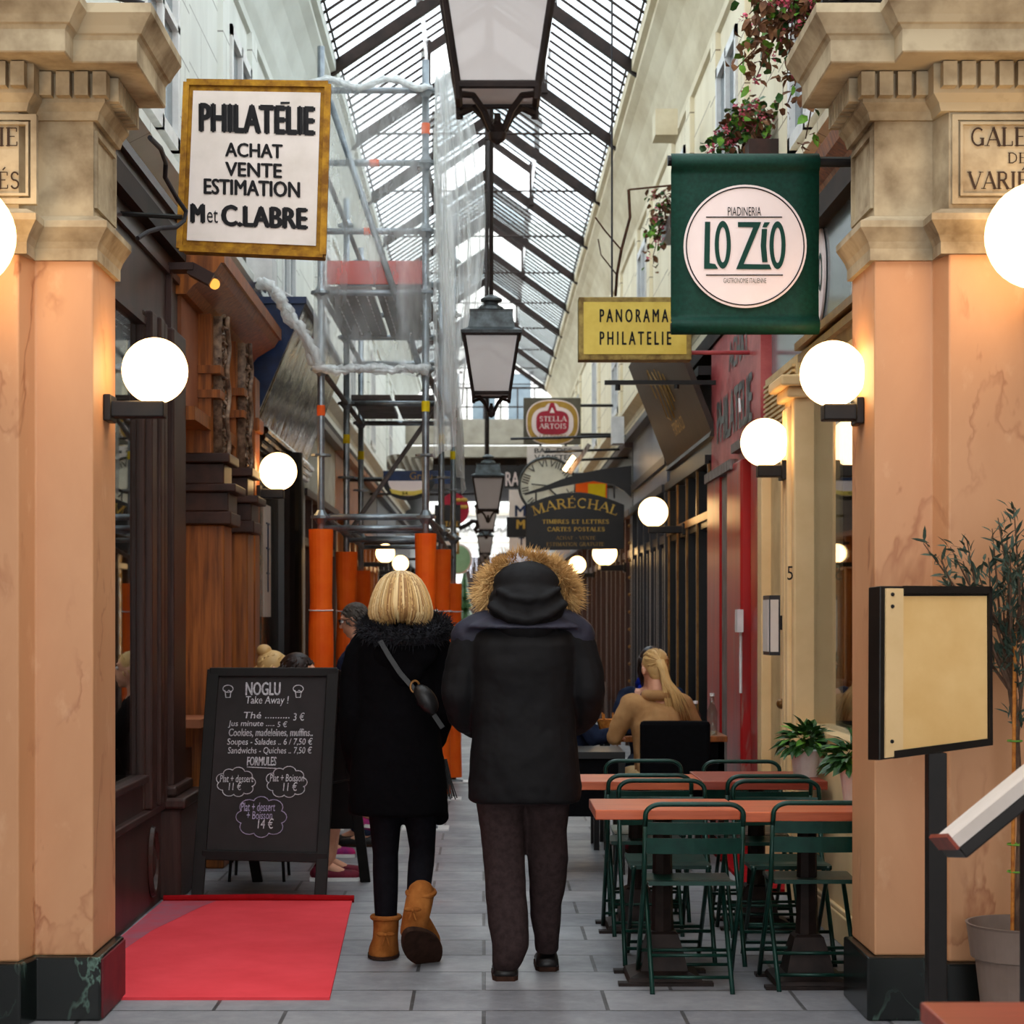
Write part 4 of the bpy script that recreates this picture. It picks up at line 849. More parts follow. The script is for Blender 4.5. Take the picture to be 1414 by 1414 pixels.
mb = MB(); mb.prism([at(x, y, Y - .045) for x, y in ((760, 556), (765, 556), (770, 571), (755, 571))], (0, .01, 0)); mb.build('crest', M_beerred, t)
mb = MB(); mb.prism([at(x, y, Y - .05) for x, y in ((762, 563), (763, 563), (766, 570), (759, 570))], (0, .01, 0)); mb.build('horn', M_logowhite, t)
pserif('STELLA', 745, 782, 575, 581.8, Y - .045, M_logowhite, t, weight=1.15); pserif('ARTOIS', 745, 782, 585, 591.8, Y - .045, M_logowhite, t, weight=1.15)
ptext('LEUVEN', 745, 781, 600, 604, Y - .035, M_beergold, t)
mb = MB(); mb.tube([at(800, 600, Y + .07), at(800, 600, Y + .07) + V(.45, 0, 0)], .02, 6); mb.tube([at(800, 560, Y + .07), at(800, 560, Y + .07) + V(.45, 0, 0)], .02, 6); mb.build('bracket', M_black, t)
t = T('bar_board', 'white board with black BAR lettering below the square beer sign', 'sign', at(763, 640, Y))
flat(t, 'board', 728, 802, 616, 640, Y + .02, .08, M_signwhite); ptext('BAR  DES', 738, 790, 619, 625.5, Y + .018, M_ink, t, bold=.01); ptext('VARIETES', 738, 790, 628, 635, Y + .018, M_ink, t, bold=.01)
mb = MB(); mb.box(at(745, 616, Y).x, at(748, 616, Y).x, Y + .04, Y + .06, at(0, 616, Y).z, at(0, 612, Y).z); mb.box(at(780, 616, Y).x, at(783, 616, Y).x, Y + .04, Y + .06, at(0, 616, Y).z, at(0, 612, Y).z); mb.build('hanger', M_black, t)
# clock
Y = 24.2; t = T('hanging_clock', 'round pale clock face with roman numerals behind the arched black sign', 'clock', at(754, 672, Y)); k = Y / F; cc_ = at(756, 671, Y)
disc(t, 'case', 756, 671, 40, 40, Y, .12, M_clockface); 
mb = MB(); mb.tube([(cc_.x + 39 * k * math.cos(q), Y - .01, cc_.z + 39 * k * math.sin(q)) for q in [2 * PI * i / 48 for i in range(49)]], .018, 6); mb.build('rim', M_zinc, t)
for i, s_ in enumerate(('XII', 'I', 'II', 'III', 'IIII', 'V', 'VI', 'VII', 'VIII', 'IX', 'X', 'XI')):
    q = PI / 2 - 2 * PI * (i + 5.6) / 12; r = V(math.sin(q), 0, -math.cos(q)); u = V(math.cos(q), 0, math.sin(q))
    text(s_, cc_ + u * 31 * k + V(0, -.012, 0), None, 9.5 * k, M_ink, t, axes=(r, u), name='numeral')
mb = MB(); mb.tube([cc_ + V(-.02, -.03, 0), cc_ + V(.14, -.03, -.14)], .01, 5); mb.tube([cc_ + V(0, -.03, 0), cc_ + V(-.2, -.03, .02)], .008, 5); mb.build('hands', M_ink, t)
mb = MB(); mb.tube([cc_ + V(.3, .06, 0), V(1.72, Y + .06, cc_.z)], .025, 6); mb.build('bracket', M_black, t)
# arched black sign and its arm
Y = 22.62; t = T('hanging_sign', 'arched black sign with gold serif lettering, in front of the pale clock', 'sign', at(795, 760, Y)); k = Y / F
top = [(726 + (862 - 726) * i / 20, 697 - 17.5 * math.sin(PI * i / 20) + 0 * i) for i in range(21)]
mb = MB(); mb.prism([at(x, y, Y) for x, y in [(726, 760)] + top + [(862, 758)]], (0, .06, 0)); mb.build('board', M_signblack, t, bevel=.006)
c = at(794.5, 694.5, Y - .004); serif('MARÉCHAL', (c.x, c.y, c.z), 116 * k, 13 * k, M_gold, t, weight=1.25, radius=150 * k)
for s_, x0, x1, y0, y1, m_ in (('TIMBRES ET LETTRES', 749, 841, 717.5, 723, M_gold), ('CARTES POSTALES', 756, 835, 728, 733.5, M_gold), ('ACHAT - VENTE', 768, 822, 740.5, 745, M_gold2), ('ESTIMATION GRATUITE', 755, 834, 749, 754, M_gold2)):
    pserif(s_, x0, x1, y0, y1, Y - .004, m_, t, weight=1.5)
mb = MB(); arm = [(724, 681), (745, 674), (775, 662), (800, 654), (830, 648), (872, 643)]; low = [(872, 688), (862, 678), (846, 669), (820, 664), (795, 668), (770, 673), (745, 679), (725, 683.5)]
mb.prism([at(x, y, Y + .0) for x, y in arm + low], (0, .06, 0)); mb.build('arm', M_signblack, t)
mb = MB(); mb.tube([at(740, 676, Y + .03), at(740, 694, Y + .03)], .01, 5); mb.tube([at(848, 668, Y + .03), at(848, 688, Y + .03)], .01, 5); mb.build('chain', M_black, t)
# orange poster and rods behind it
t = T('poster_lamp', 'small tubular sign lamp with its rods above the arched black sign', 'lamp', at(790, 640, 23.2))
mb = MB()
for y in (604, 622, 634): mb.tube([at(705 + (y - 604) * 2.6, y + 2, 23.3), at(868, y - 2, 23.3)], .016, 6)
mb.build('rod', M_black, t); mb = MB(); mb.obox(at(800, 634, 23.2), (.05, .09, .42), Matrix.Rotation(.6, 3, 'Y')); mb.build('housing', M_worn, t)
mb = MB(); mb.obox(at(786, 640, 23.12), (.05, .04, .2), Matrix.Rotation(.6, 3, 'Y')); mb.build('lamp_tube', M_bulb, t)
t = T('hanging_poster', 'orange and yellow poster showing under the arm of the arched black sign', 'poster', at(818, 685, 23.6)); flat(t, 'sheet', 795, 838, 664, 688, 23.6, .03, M_orange); flat(t, 'yellow_patch', 812, 836, 668, 688, 23.59, .01, M_tagye)
tag(flat(None, 'wall_box', 846, 862, 575, 612, 21.0, .3, M_white), 'grey white meter box on the wall above the charcoal shop', 'box')
# further signs on the right
Y = 31; t = T('tall_sign', 'tall white vertical sign with dark blue letters beside the arched black sign', 'sign', at(715, 765, Y)); flat(t, 'board', 703, 728, 676, 766, Y, .08, M_signwhite); ptext('M', 711, 726, 698, 713, Y - .002, M_navy, t, bold=.02); ptext('T', 716, 724, 742, 753, Y - .002, M_navy, t, bold=.02)
mb = MB(); mb.tube([at(728, 720, Y + .04), V(1.72, Y + .04, at(0, 720, Y).z)], .03, 6); mb.build('bracket', M_black, t)
t = T('hanging_sign', 'black sign crest with white letters RA, above the tall white sign', 'sign', at(710, 675, 31.5)); Y = 31.5
mb = MB(); mb.prism([at(x, y, Y) for x, y in [(697, 674), (697, 650), (700, 644), (712, 644), (722, 641), (728, 644), (728, 674)]], (0, .08, 0)); mb.build('board', M_signblack, t); ptext('RA', 698, 717, 652, 671, Y - .002, M_logowhite, t, bold=.01)
mb = MB(); mb.tube([at(728, 655, Y + .04), V(1.72, Y + .04, at(0, 655, Y).z)], .03, 6); mb.build('bracket', M_black, t)
Y = 30; t = T('hanging_sign', 'square black sign with a gold letter M over the tall white sign', 'sign', at(713, 741, Y)); flat(t, 'board', 699.5, 728, 714, 742, Y, .06, M_signblack); ptext('M', 713, 725, 718, 730, Y - .002, M_gold, t, bold=.03)
mb = MB(); mb.tube([at(728, 728, Y + .03), V(1.7, Y + .03, at(0, 728, Y).z)], .025, 6); mb.build('bracket', M_black, t)
Y = 40; t = T('hanging_sign', 'rounded navy sign far down the passage above the parka hood', 'sign', at(700, 800, Y)); disc(t, 'disc', 697, 776, 17, 13, Y, .08, M_navy); flat(t, 'board', 680, 714, 774, 800, Y, .08, M_navy); ptext('PHILA', 686, 706, 774, 778, Y - .002, M_beerred, t)
mb = MB(); mb.tube([at(712, 785, Y + .04), V(1.7, Y + .04, at(0, 785, Y).z)], .03, 6); mb.build('bracket', M_black, t)
# signs on the left behind the scaffold
Y = 25; t = T('shop_awning', 'navy shop awning with dull gold letters behind the scaffold', 'awning', at(560, 668, Y)); flat(t, 'valance', 529, 628, 650, 668, Y, 1.0, M_navy); ptext('Gra u', 566, 597, 652, 662, Y - .002, M_gold2, t)
mb = MB(); mb.sheetg(lambda u, v: at(534 + 64 * u, 650 - 20 * v - 3 * math.sin(7 * u), Y + .05 + .04 * math.sin(40 * u + 6 * v)), 40, 6); mb.build('folded_cloth', M_greywall, t, smooth=True)
Y = 24.3; t = T('hanging_sign', 'black rimmed half round sign with a yellow ribbon numbered 54', 'sign', at(562, 690, Y))
def half(r, ry, mat, name, Y_): 
    mb = MB(); mb.prism([at(564 + r * math.cos(q), 664 + ry * math.sin(q), Y_) for q in [PI * i / 20 for i in range(21)]], (0, .02, 0)); return mb.build(name, mat, t)
half(36, 27, M_signblack, 'rim', Y); half(28, 21, M_logowhite, 'face', Y - .02)
mb = MB(); mb.prism([at(x, y, Y - .03) for x, y in [(538, 675), (553, 678), (572, 678), (588, 675), (586, 680), (572, 684), (553, 684), (541, 681)]], (0, .01, 0)); mb.build('ribbon', M_ochre, t); ptext('54', 555, 563, 679, 683, Y - .035, M_ink, t, bold=.01)
mb = MB(); mb.tube([at(528, 662, Y + .02), V(-1.75, Y + .02, at(0, 662, Y).z)], .03, 6); mb.build('bracket', M_black, t)
Y = 30; t = T('round_sign', 'round red sign with gold ornament beyond the scaffold', 'sign', at(628, 722, Y)); disc(t, 'disc', 627, 703, 21, 22, Y, .06, M_beerred)
mb = MB()
for i in range(9):
    a = at(632 + 10 * math.cos(i * 2.4), 700 + 11 * math.sin(i * 2.1), Y - .01); mb.ell(a, (.05, .01, .03), 8, 5)
mb.build('ornament', M_gold, t); mb = MB(); mb.tube([at(606, 682, Y + .03), at(655, 681.5, Y + .03)], .018, 6); mb.tube([at(608, 682, Y + .03), V(-1.75, Y + .03, at(0, 682, Y).z)], .02, 6); mb.build('bracket', M_iron, t)
Y = 29; t = T('hanging_sign', 'black sign with gold letters and an iron scroll beyond the scaffold', 'sign', at(622, 733, Y)); flat(t, 'board', 600, 636, 697, 729, Y, .05, M_signblack); pserif('STALE', 610, 634, 720, 727, Y - .003, M_gold, t, weight=1.4)
mb = MB(); mb.tube([at(634, 730, Y + .02), at(645, 725, Y + .02), at(652, 720, Y + .02), at(658, 720, Y + .02), at(660, 727, Y + .02), at(656, 731, Y + .02), at(660, 736, Y + .02)], .035, 7); mb.build('scroll', M_iron, t)
mb = MB(); mb.tube([at(602, 712, Y + .03), V(-1.75, Y + .03, at(0, 712, Y).z)], .025, 6); mb.build('bracket', M_iron, t)
Y = 28.5; t = T('framed_sign', 'cream sign in a gilt frame hanging below the black scrolled sign', 'sign', at(618, 764, Y)); flat(t, 'frame', 601, 634, 735, 765, Y, .05, M_gold2); flat(t, 'face', 604, 631, 738, 762, Y - .005, .01, M_signwhite)
mb = MB(); mb.tube([at(603, 750, Y + .03), V(-1.75, Y + .03, at(0, 750, Y).z)], .025, 6); mb.build('bracket', M_iron, t)
Y = 34; t = T('round_sign', 'pale green disc sign with a white edge, low beyond the scaffold', 'sign', at(640, 790, Y)); disc(t, 'edge', 633, 772, 19, 21, Y, .06, M_logowhite); M_mint = pm('mint', (150, 188, 152), (124, 166, 130), 3, .5); disc(t, 'disc', 632.5, 772, 17, 19, Y - .01, .02, M_mint)
mb = MB(); mb.tube([at(616, 772, Y + .03), V(-1.75, Y + .03, at(0, 772, Y).z)], .025, 6); mb.build('bracket', M_iron, t)
# fir tree by the street end
t = T('fir_tree', 'small dark green fir tree at the far end of the passage', 'tree', (-.62, 62.6, 0)); mb = MB(); mb.tube([(-.62, 62.6, 0), (-.62, 62.6, .6)], .06, 6); mb.build('trunk', M_bark, t)
mb = MB()
for i in range(7): mb.lathe([(.55 - .07 * i, .4 + .35 * i), (.02, .95 + .35 * i)], (-.62, 62.6, 0), 11)
o = mb.build('crown', M_leaf, t); d = o.modifiers.new('D', 'DISPLACE'); tx = bpy.data.textures.new('fir', 'CLOUDS'); tx.noise_scale = .1; d.texture = tx; d.strength = .15
# white box and cables on the left wall above the cornice
tag(flat(None, 'wall_box', 340, 376, 352, 389, 14.8, .35, M_white), 'white plastic box on the wall above the oak shop cornice', 'box')
mb = MB()
for i in range(9):
    a = at(350 + 2 * i, 400 + 2 * (i % 3), 15.0); mb.tube([a, a + V(.03 * math.sin(i), .05, .08), a + V(.1 + .02 * i, .1, .02 - .01 * i), a + V(.14 + .01 * i, .12, -.1 - .02 * (i % 4))], .01, 6)
tag(mb.build('loose_cables', M_white), 'tangle of pale cables hanging at the end of the oak cornice', 'cable')

tag(flat(None, 'wall_box', 905, 936, 150, 186, 16.5, .3, M_cove), 'small cream box under the curved cornice, left of the pink geranium', 'box')
mb = MB(); mb.tube([at(845, -60, 12.9), at(845, 412, 12.9)], .007, 5); tag(mb.build('hanging_wire', M_cable), 'thin wire hanging straight down to the ochre box sign', 'wire')
mb = MB(); mb.tube([at(868, 262, 15.5), at(870, 300, 15.5), at(858, 345, 15.5), at(852, 378, 15.6), at(850, 408, 15.8)], .012, 6); mb.tube([at(858, 345, 15.5), at(835, 318, 15.5), at(822, 300, 15.5)], .007, 5)
mb.tube([at(852, 380, 15.6), at(830, 352, 15.6), at(826, 330, 15.6)], .006, 5); mb.tube([at(868, 262, 15.5), V(1.82, 15.5, at(0, 250, 15.5).z)], .008, 5)
tag(mb.build('dry_creeper', M_stem), 'leafless dry creeper stems beside the cove above the ochre box sign', 'creeper')
# ------------------------------------------------------------------ scaffold
sf = T('scaffold_tower', 'galvanised scaffold tower with orange padded posts, wrapped in clear film', 'scaffold', (-.8, 16, 0))
fr = [(14.3, -1.19, -.425), (16.6, -1.165, -.36), (18.3, -1.15, -.285)]
zs = [2.28, 3.36, 3.92, 4.37, 4.87, 5.4]
sleeve_top = {0: (2.19, 2.16), 1: (2.1, 2.12), 2: (1.98, 1.86)}
for k, (Y, xl, xr) in enumerate(fr):
    for j, x in enumerate((xl, xr)):
        top = (5.72, 5.62)[j] if k == 0 else 5.2 - .1 * k
        mb = MB(); mb.tube([(x, Y, .03), (x, Y, top)], .027, 12); up = mb.build('standard', M_galv, sf, smooth=True)
        for z in zs:
            if z < top: MB().lathe([(.027, z - .05), (.052, z - .012), (.075, z - .01), (.075, z + .01), (.05, z + .012), (.028, z + .05)], (x, Y, 0), 12).build('coupler', M_galv, up)
        MB().lathe([(.028, 2.72), (.075, 2.725), (.075, 2.74), (.028, 2.745)], (x, Y, 0), 12).build('coupler', M_galv, up)
        mb = MB(); mb.box(x - .09, x + .09, Y - .09, Y + .09, .012, .03); mb.tube([(x, Y, .02), (x, Y, .2)], .02, 8); mb.build('base_plate', M_galv, up)
        mb = MB(); mb.box(x - .17, x + .17, Y - .14, Y + .14, 0, .012); mb.build('sole_pad', M_white, up)
        # padded sleeve
        zt = sleeve_top[k][j]; mb = MB(); rings = []
        for i in range(13):
            z = .05 + (zt - .05) * i / 12; r = (.088 if j == 0 else .078) * (1 + .05 * math.sin(i * 1.1 + k)) * (.94 if abs(z - 1.62) < .09 else 1); rings.append([V(x + r * math.cos(a), Y + r * math.sin(a), z) for a in [2 * PI * q / 20 for q in range(20)]])
        mb.loft(rings); sl = mb.build('padding_sleeve', M_orange, sf, smooth=False, label='orange foam sleeve tied round a scaffold post')
        mb = MB(); mb.tube([(x + .087 * math.cos(a), Y + .087 * math.sin(a), 1.6 + .004 * math.sin(a)) for a in [2 * PI * q / 20 for q in range(21)]], .005, 5); mb.build('tie', M_white, sl)
        mb = MB(); zt2 = 3.02 if j == 0 or k else 3.05; mb.lathe([(.0285, zt2), (.03, zt2 + .002), (.03, zt2 + .075), (.0285, zt2 + .077)], (x, Y, 0), 12); mb.build('tape_band', M_tagor if (j == 0 and k == 0) else M_tagye, up)
    for z in zs:
        if k and z > 4.4: continue
        mb = MB(); mb.tube([(xl - .05, Y, z), (xr + .05, Y, z)], .024, 10); mb.build('ledger', M_galv, sf, smooth=True)
    mb = MB(); mb.tube([(xl, Y, 2.2), (xr, Y, 2.2)], .02, 8); mb.build('ledger', M_galv, sf, smooth=True)
for a, b in ((0, 1), (1, 2)):
    for j in (1, 2):
        for z in (2.28, 3.36, 3.92, 4.87):
            mb = MB(); mb.tube([(fr[a][j], fr[a][0], z), (fr[b][j], fr[b][0], z)], .022, 8); mb.build('long_ledger', M_dull, sf, smooth=True)
mb = MB(); mb.tube([(-1.13, 14.25, 5.34), (-.47, 14.25, 3.38)], .024, 10); mb.build('diagonal_brace', M_galv, sf, smooth=True)
mb = MB(); mb.tube([(-1.12, 16.6, 2.3), (-.4, 16.6, 3.34)], .02, 8); mb.build('diagonal_brace', M_dull, sf)
mb = MB(); mb.tube([(-1.18, 14.35, 2.3), (-1.13, 18.2, 2.2)], .02, 8); mb.tube([(-.42, 14.35, 2.3), (-.3, 18.2, 2.1)], .02, 8); mb.build('guard_rail', M_worn, sf)
for x0, x1 in ((-1.16, -.82), (-.79, -.45)):
    mb = MB(); mb.box(x0, x1, 14.3, 16.6, 3.93, 3.97); pk = mb.build('platform_plank', M_dull, sf, bevel=.004)
    mb = MB()
    for i in range(11):
        for j in range(4): mb.box(x0 + .05 + .08 * j, x0 + .06 + .08 * j, 14.45 + i * .19, 14.57 + i * .19, 3.926, 3.931)
    mb.build('slot', M_white, pk)
for x0, x1 in ((-1.13, -.8), (-.76, -.42)):
    mb = MB(); mb.box(x0, x1, 16.65, 18.3, 3.40, 3.44); mb.build('platform_plank', M_dull, sf)
mb = MB(); mb.box(-1.15, -.45, 14.33, 14.36, 3.99, 4.16); mb.build('toe_board', M_toe, sf, label='pinkish red toe board')
for x, z, Y in ((-.425, 5.12, 14.3), (-.8, 4.87, 14.3), (-.84, 4.37, 14.3)):
    mb = MB()
    if x == -.425: mb.lathe([(.0285, z - .04), (.0315, z - .038), (.0315, z + .038), (.0285, z + .04)], (x, Y, 0), 12)
    else: mb.tube([(x - .035, Y, z), (x + .035, Y, z)], .028, 10)
    mb.build('tape_band', M_tagor, sf)
# clear film: front sheet, gathered hem, hanging side sheet
random.seed(5)
def rdir(zb=0.0):
    while 1:
        v = V(random.uniform(-1, 1), random.uniform(-1, 1), random.uniform(-1, 1) + zb)
        if .1 < v.length < 1.6: return v.normalized()
def fold(u, v, k): return .03 * math.sin(k * u + 2.2 * v) + .02 * math.sin(2.3 * k * u - 3 * v + 1) + .014 * math.sin(9 * v + 4 * u)
mb = MB(); mb.sheetg(lambda u, v: V(-1.24 + .86 * u, 14.22 + fold(u, v, 6) * .8, 3.34 + 2.1 * v + .05 * math.sin(5 * u)), 40, 60); mb.build('clear_film', M_netlight, sf, smooth=True, normals=False)
def wrinkle(a, b): return .022 * math.sin(11 * a + 2 * math.sin(3 * b)) + .014 * math.sin(23 * a - 5 * b) + .008 * math.sin(41 * a + 9 * b)
mb = MB(); mb.sheetg(lambda u, v: V(-.38 + .16 * (1 - v) ** 1.5 * (1 - .4 * u) + wrinkle(u * 1.5, v) + .1 * u, 14.2 + 3.9 * u, 3.0 - .35 * u + .06 * math.sin(9 * u) + (2.45 - .3 * u) * v), 90, 60); mb.build('gathered_film', M_net, sf, smooth=True, normals=False)
mb = MB()
for i in range(3):
    mb.sheetg(lambda u, v: V(-.37 + .05 * i + .17 * u * (1.1 - .5 * v) + .5 * wrinkle(u, v + i) + .07 * math.sin(PI * v) * i, 14.16 + .06 * i + wrinkle(u * 1.3 + i, v * 1.4), 2.7 + .3 * i + .1 * u + (2.75 - .3 * i) * v), 40, 50)
mb.build('gathered_film', M_netside, sf, smooth=True, normals=False)
def roll(P, w, seed):
    random.seed(seed); mb = MB(); n = len(P)
    for s_ in range(7):
        o = rdir() * w * .8; Q = [p + o * (.5 + .5 * math.sin(i * .5 + s_)) + rdir() * w * .22 for i, p in enumerate(P)]; mb.tube(Q, [w * random.uniform(.25, .6) for _ in Q], 7)
    return mb.build('rolled_film', M_netside, sf, smooth=True)
roll([V(-1.22 + .8 * i / 30, 14.2, 3.35) for i in range(31)], .045, 1)
roll([V(-1.60 + .42 * i / 26, 14.2, 3.98 - .62 * (i / 26) ** 1.25) for i in range(27)], .055, 2)
roll([V(-1.25 + .85 * i / 30, 14.2, 5.42 + .03 * math.sin(i * .4)) for i in range(31)], .035, 3)
# ------------------------------------------------------------------ carpet, chalkboard
t = T('red_carpet', 'red carpet laid on the paving in front of the brown shopfront', 'carpet', (-1.1, 9.3, 0))
mb = MB(); mb.add([(-1.47, 7.93, .012), (-.625, 7.93, .012), (-.715, 10.62, .012), (-1.74, 10.62, .012), (-1.76, 8.02, .012), (-1.47, 8.02, .012)], [(0, 1, 2, 3, 4, 5)]); mb.add([(-1.47, 7.93, .0), (-.625, 7.93, .0), (-.715, 10.62, .0), (-1.74, 10.62, .0)], [(3, 2, 1, 0)])
mb.quad((-1.47, 7.93, 0), (-.625, 7.93, 0), (-.625, 7.93, .012), (-1.47, 7.93, .012)); mb.quad((-.625, 7.93, 0), (-.715, 10.62, 0), (-.715, 10.62, .012), (-.625, 7.93, .012)); mb.build('pile', M_carpet, t)
mb = MB(); mb.tube([(-1.74, 10.63, .02), (-1.2, 10.635, .026), (-.705, 10.63, .02)], .02, 8); mb.build('rolled_edge', M_carpetedge, t, label='dark red rolled edge')
M_grime = pm('worn_grey_pile', (158, 98, 112), (190, 74, 86), 5, .95, bump=.2)
mb = MB(); mb.add([(-1.755, 8.03, .0135), (-1.66, 8.2, .0135), (-1.67, 9.0, .0135), (-1.63, 9.6, .0135), (-1.5, 10.4, .0135), (-1.45, 10.6, .0135), (-1.735, 10.6, .0135)], [(0, 1, 2, 3, 4, 5, 6)]); mb.build('worn_strip', M_grime, t, label='greyish worn strip along the shop')
Yb = 10.66
cb = T('chalkboard_sign', 'black A-frame chalkboard menu standing at the end of the red carpet', 'chalkboard', (-1.2, 10.8, 0))
def cbp(px, py): # point on the leaning front face; the face leans back from the feet to the top
    z = 1.56 + (850 - py) / 253.3; Y = Yb + (z / 1.28) * .2; return at(px, py, Y)
def cbface(polys, r, mat, name): 
    mb = MB()
    for p in polys: mb.tube([cbp(x, y) + V(0, -.006, 0) for x, y in p], r, 5)
    return mb.build(name, mat, cb)
def plank(a, b, wx, wy, name, mat=M_boardframe):
    a, b = Vector(a), Vector(b); mb = MB(); R = []
    for p in (a, b): R.append([p + V(sx * wx / 2, sy * wy / 2, 0) for sx, sy in ((-1, -1), (1, -1), (1, 1), (-1, 1))])
    mb.loft(R); return mb.build(name, mat, cb, bevel=.004)
fl0, fl1, fr0, fr1 = at(272, 1251, Yb), cbp(295, 924), at(442, 1254, Yb), cbp(460, 924)
fl0.z = fr0.z = 0
plank(fl0, fl1, .066, .04, 'leg'); plank(fr0, fr1, .066, .04, 'leg')
bl0, bl1, br0, br1 = V(fl0.x + .24, 11.45, 0), fl1 + V(.03, .05, -.01), V(fr0.x + .2, 11.45, 0), fr1 + V(.03, .05, -.01)
plank(bl0, bl1, .06, .035, 'leg'); plank(br0, br1, .06, .035, 'leg')
mb = MB(); q = [cbp(*p) for p in ((288, 926), (465, 926), (452, 1182), (278, 1176))]; mb.prism(q, (0, .018, 0)); mb.build('slate_panel', M_slate, cb)
for a, b, h in (((290, 928), (466, 928), .05), ((279, 1180), (452, 1184), .055)):
    A, B = cbp(*a), cbp(*b); d = (B - A).normalized(); mb = MB(); mb.obox((A + B) / 2 + V(0, -.004, 0), ((B - A).length, .035, h), Matrix((d, V(0, 1, 0), d.cross(V(0, 1, 0)))).transposed()); mb.build('rail', M_boardframe, cb, bevel=.005)
mb = MB(); mb.prism([bl1 + V(0, 0, -.02), br1 + V(0, 0, -.02), br0 * .74 + br1 * .26 , bl0 * .74 + bl1 * .26], (0, .015, 0)); mb.build('back_panel', M_boardframe, cb)
mb = MB(); mb.tube([fr1 * .5 + fr0 * .5, br1 * .5 + br0 * .5], .006, 5); mb.build('stay_chain', M_boardframe, cb)
cbr = (cbp(450, 1050) - cbp(290, 1050)).normalized(); cbu = (cbp(370, 940) - cbp(370, 1160)).normalized()
def ctext(s_, x0, x1, y0, y1, mat=M_chalk, bold=0, shear=.15, rot=0.0):
    c = cbp((x0 + x1) / 2, (y0 + y1) / 2) + V(0, -.006, 0); k = 10.8 / F; text(s_, c, (x1 - x0) * k, (y1 - y0) * k, mat, cb, axes=(cbr + cbu * rot, cbu), bold=bold, shear=shear, name='chalk_lettering')
ctext('NOGLU', 339, 388, 942, 960, bold=.012, shear=.05); ctext('Take Away !', 340, 399, 961, 975)
ctext('Thé ..........', 337, 400, 983, 992); ctext('3 €', 405, 421, 984, 995)
ctext('Jus minute .....', 315, 379, 995, 1005); ctext('5 €', 383, 397, 996, 1004)
ctext('Cookies, madeleines, muffins..', 316, 432, 1006, 1018, bold=.01); ctext('Soupes - Salades .. 6 / 7,50 €', 314, 432, 1019, 1031); ctext('Sandwichs - Quiches .. 7,50 €', 315, 431, 1031, 1042)
ctext('FORMULES', 341, 382, 1045, 1057, bold=.012); cbface([[(341, 1059), (382, 1061)]], .0025, M_chalk, 'chalk_underline')
ctext('Plat + dessert', 304, 350, 1070, 1080); ctext('11 €', 316, 334, 1080, 1091); ctext('Plat + Boisson', 373, 420, 1069, 1079); ctext('11 €', 391, 411, 1080, 1092)
ctext('Plat + dessert', 333, 380, 1108, 1120, M_chalk2); ctext('+ Boisson', 341, 376, 1120, 1131, M_chalk2); ctext('14 €', 356, 378, 1130, 1144)
def cloud(cx, cy, rx, ry, n):
    P = []
    for i in range(n):
        a0 = 2 * PI * i / n; c = (cx + rx * math.cos(a0) * .8, cy + ry * math.sin(a0) * .8); rr2 = .42 * ry * (1.15 if i % 2 else 1)
        for j in range(7):
            a = a0 - 1.25 + 2.5 * j / 6; P.append((c[0] + rr2 * 1.1 * math.cos(a), c[1] + rr2 * .9 * math.sin(a)))
    return P + P[:1]
cbface([cloud(326, 1080, 24, 17, 9)], .0022, M_chalk, 'chalk_cloud'); cbface([cloud(396, 1080, 25, 18, 9)], .0022, M_chalk, 'chalk_cloud'); cbface([cloud(361, 1128, 30, 24, 8)], .0022, M_chalk2, 'chalk_cloud')
for cx in (315, 412):
    cbface([[(cx - 4, 955), (cx - 3, 963), (cx + 3, 963), (cx + 4, 955)], [(cx + 7 * math.cos(q), 951 + 5 * math.sin(q)) for q in [PI * i / 10 for i in range(21)]], [(cx - 5, 953), (cx - 2, 956), (cx + 1, 953), (cx + 5, 956)]], .0024, M_chalk, 'chalk_cupcake')
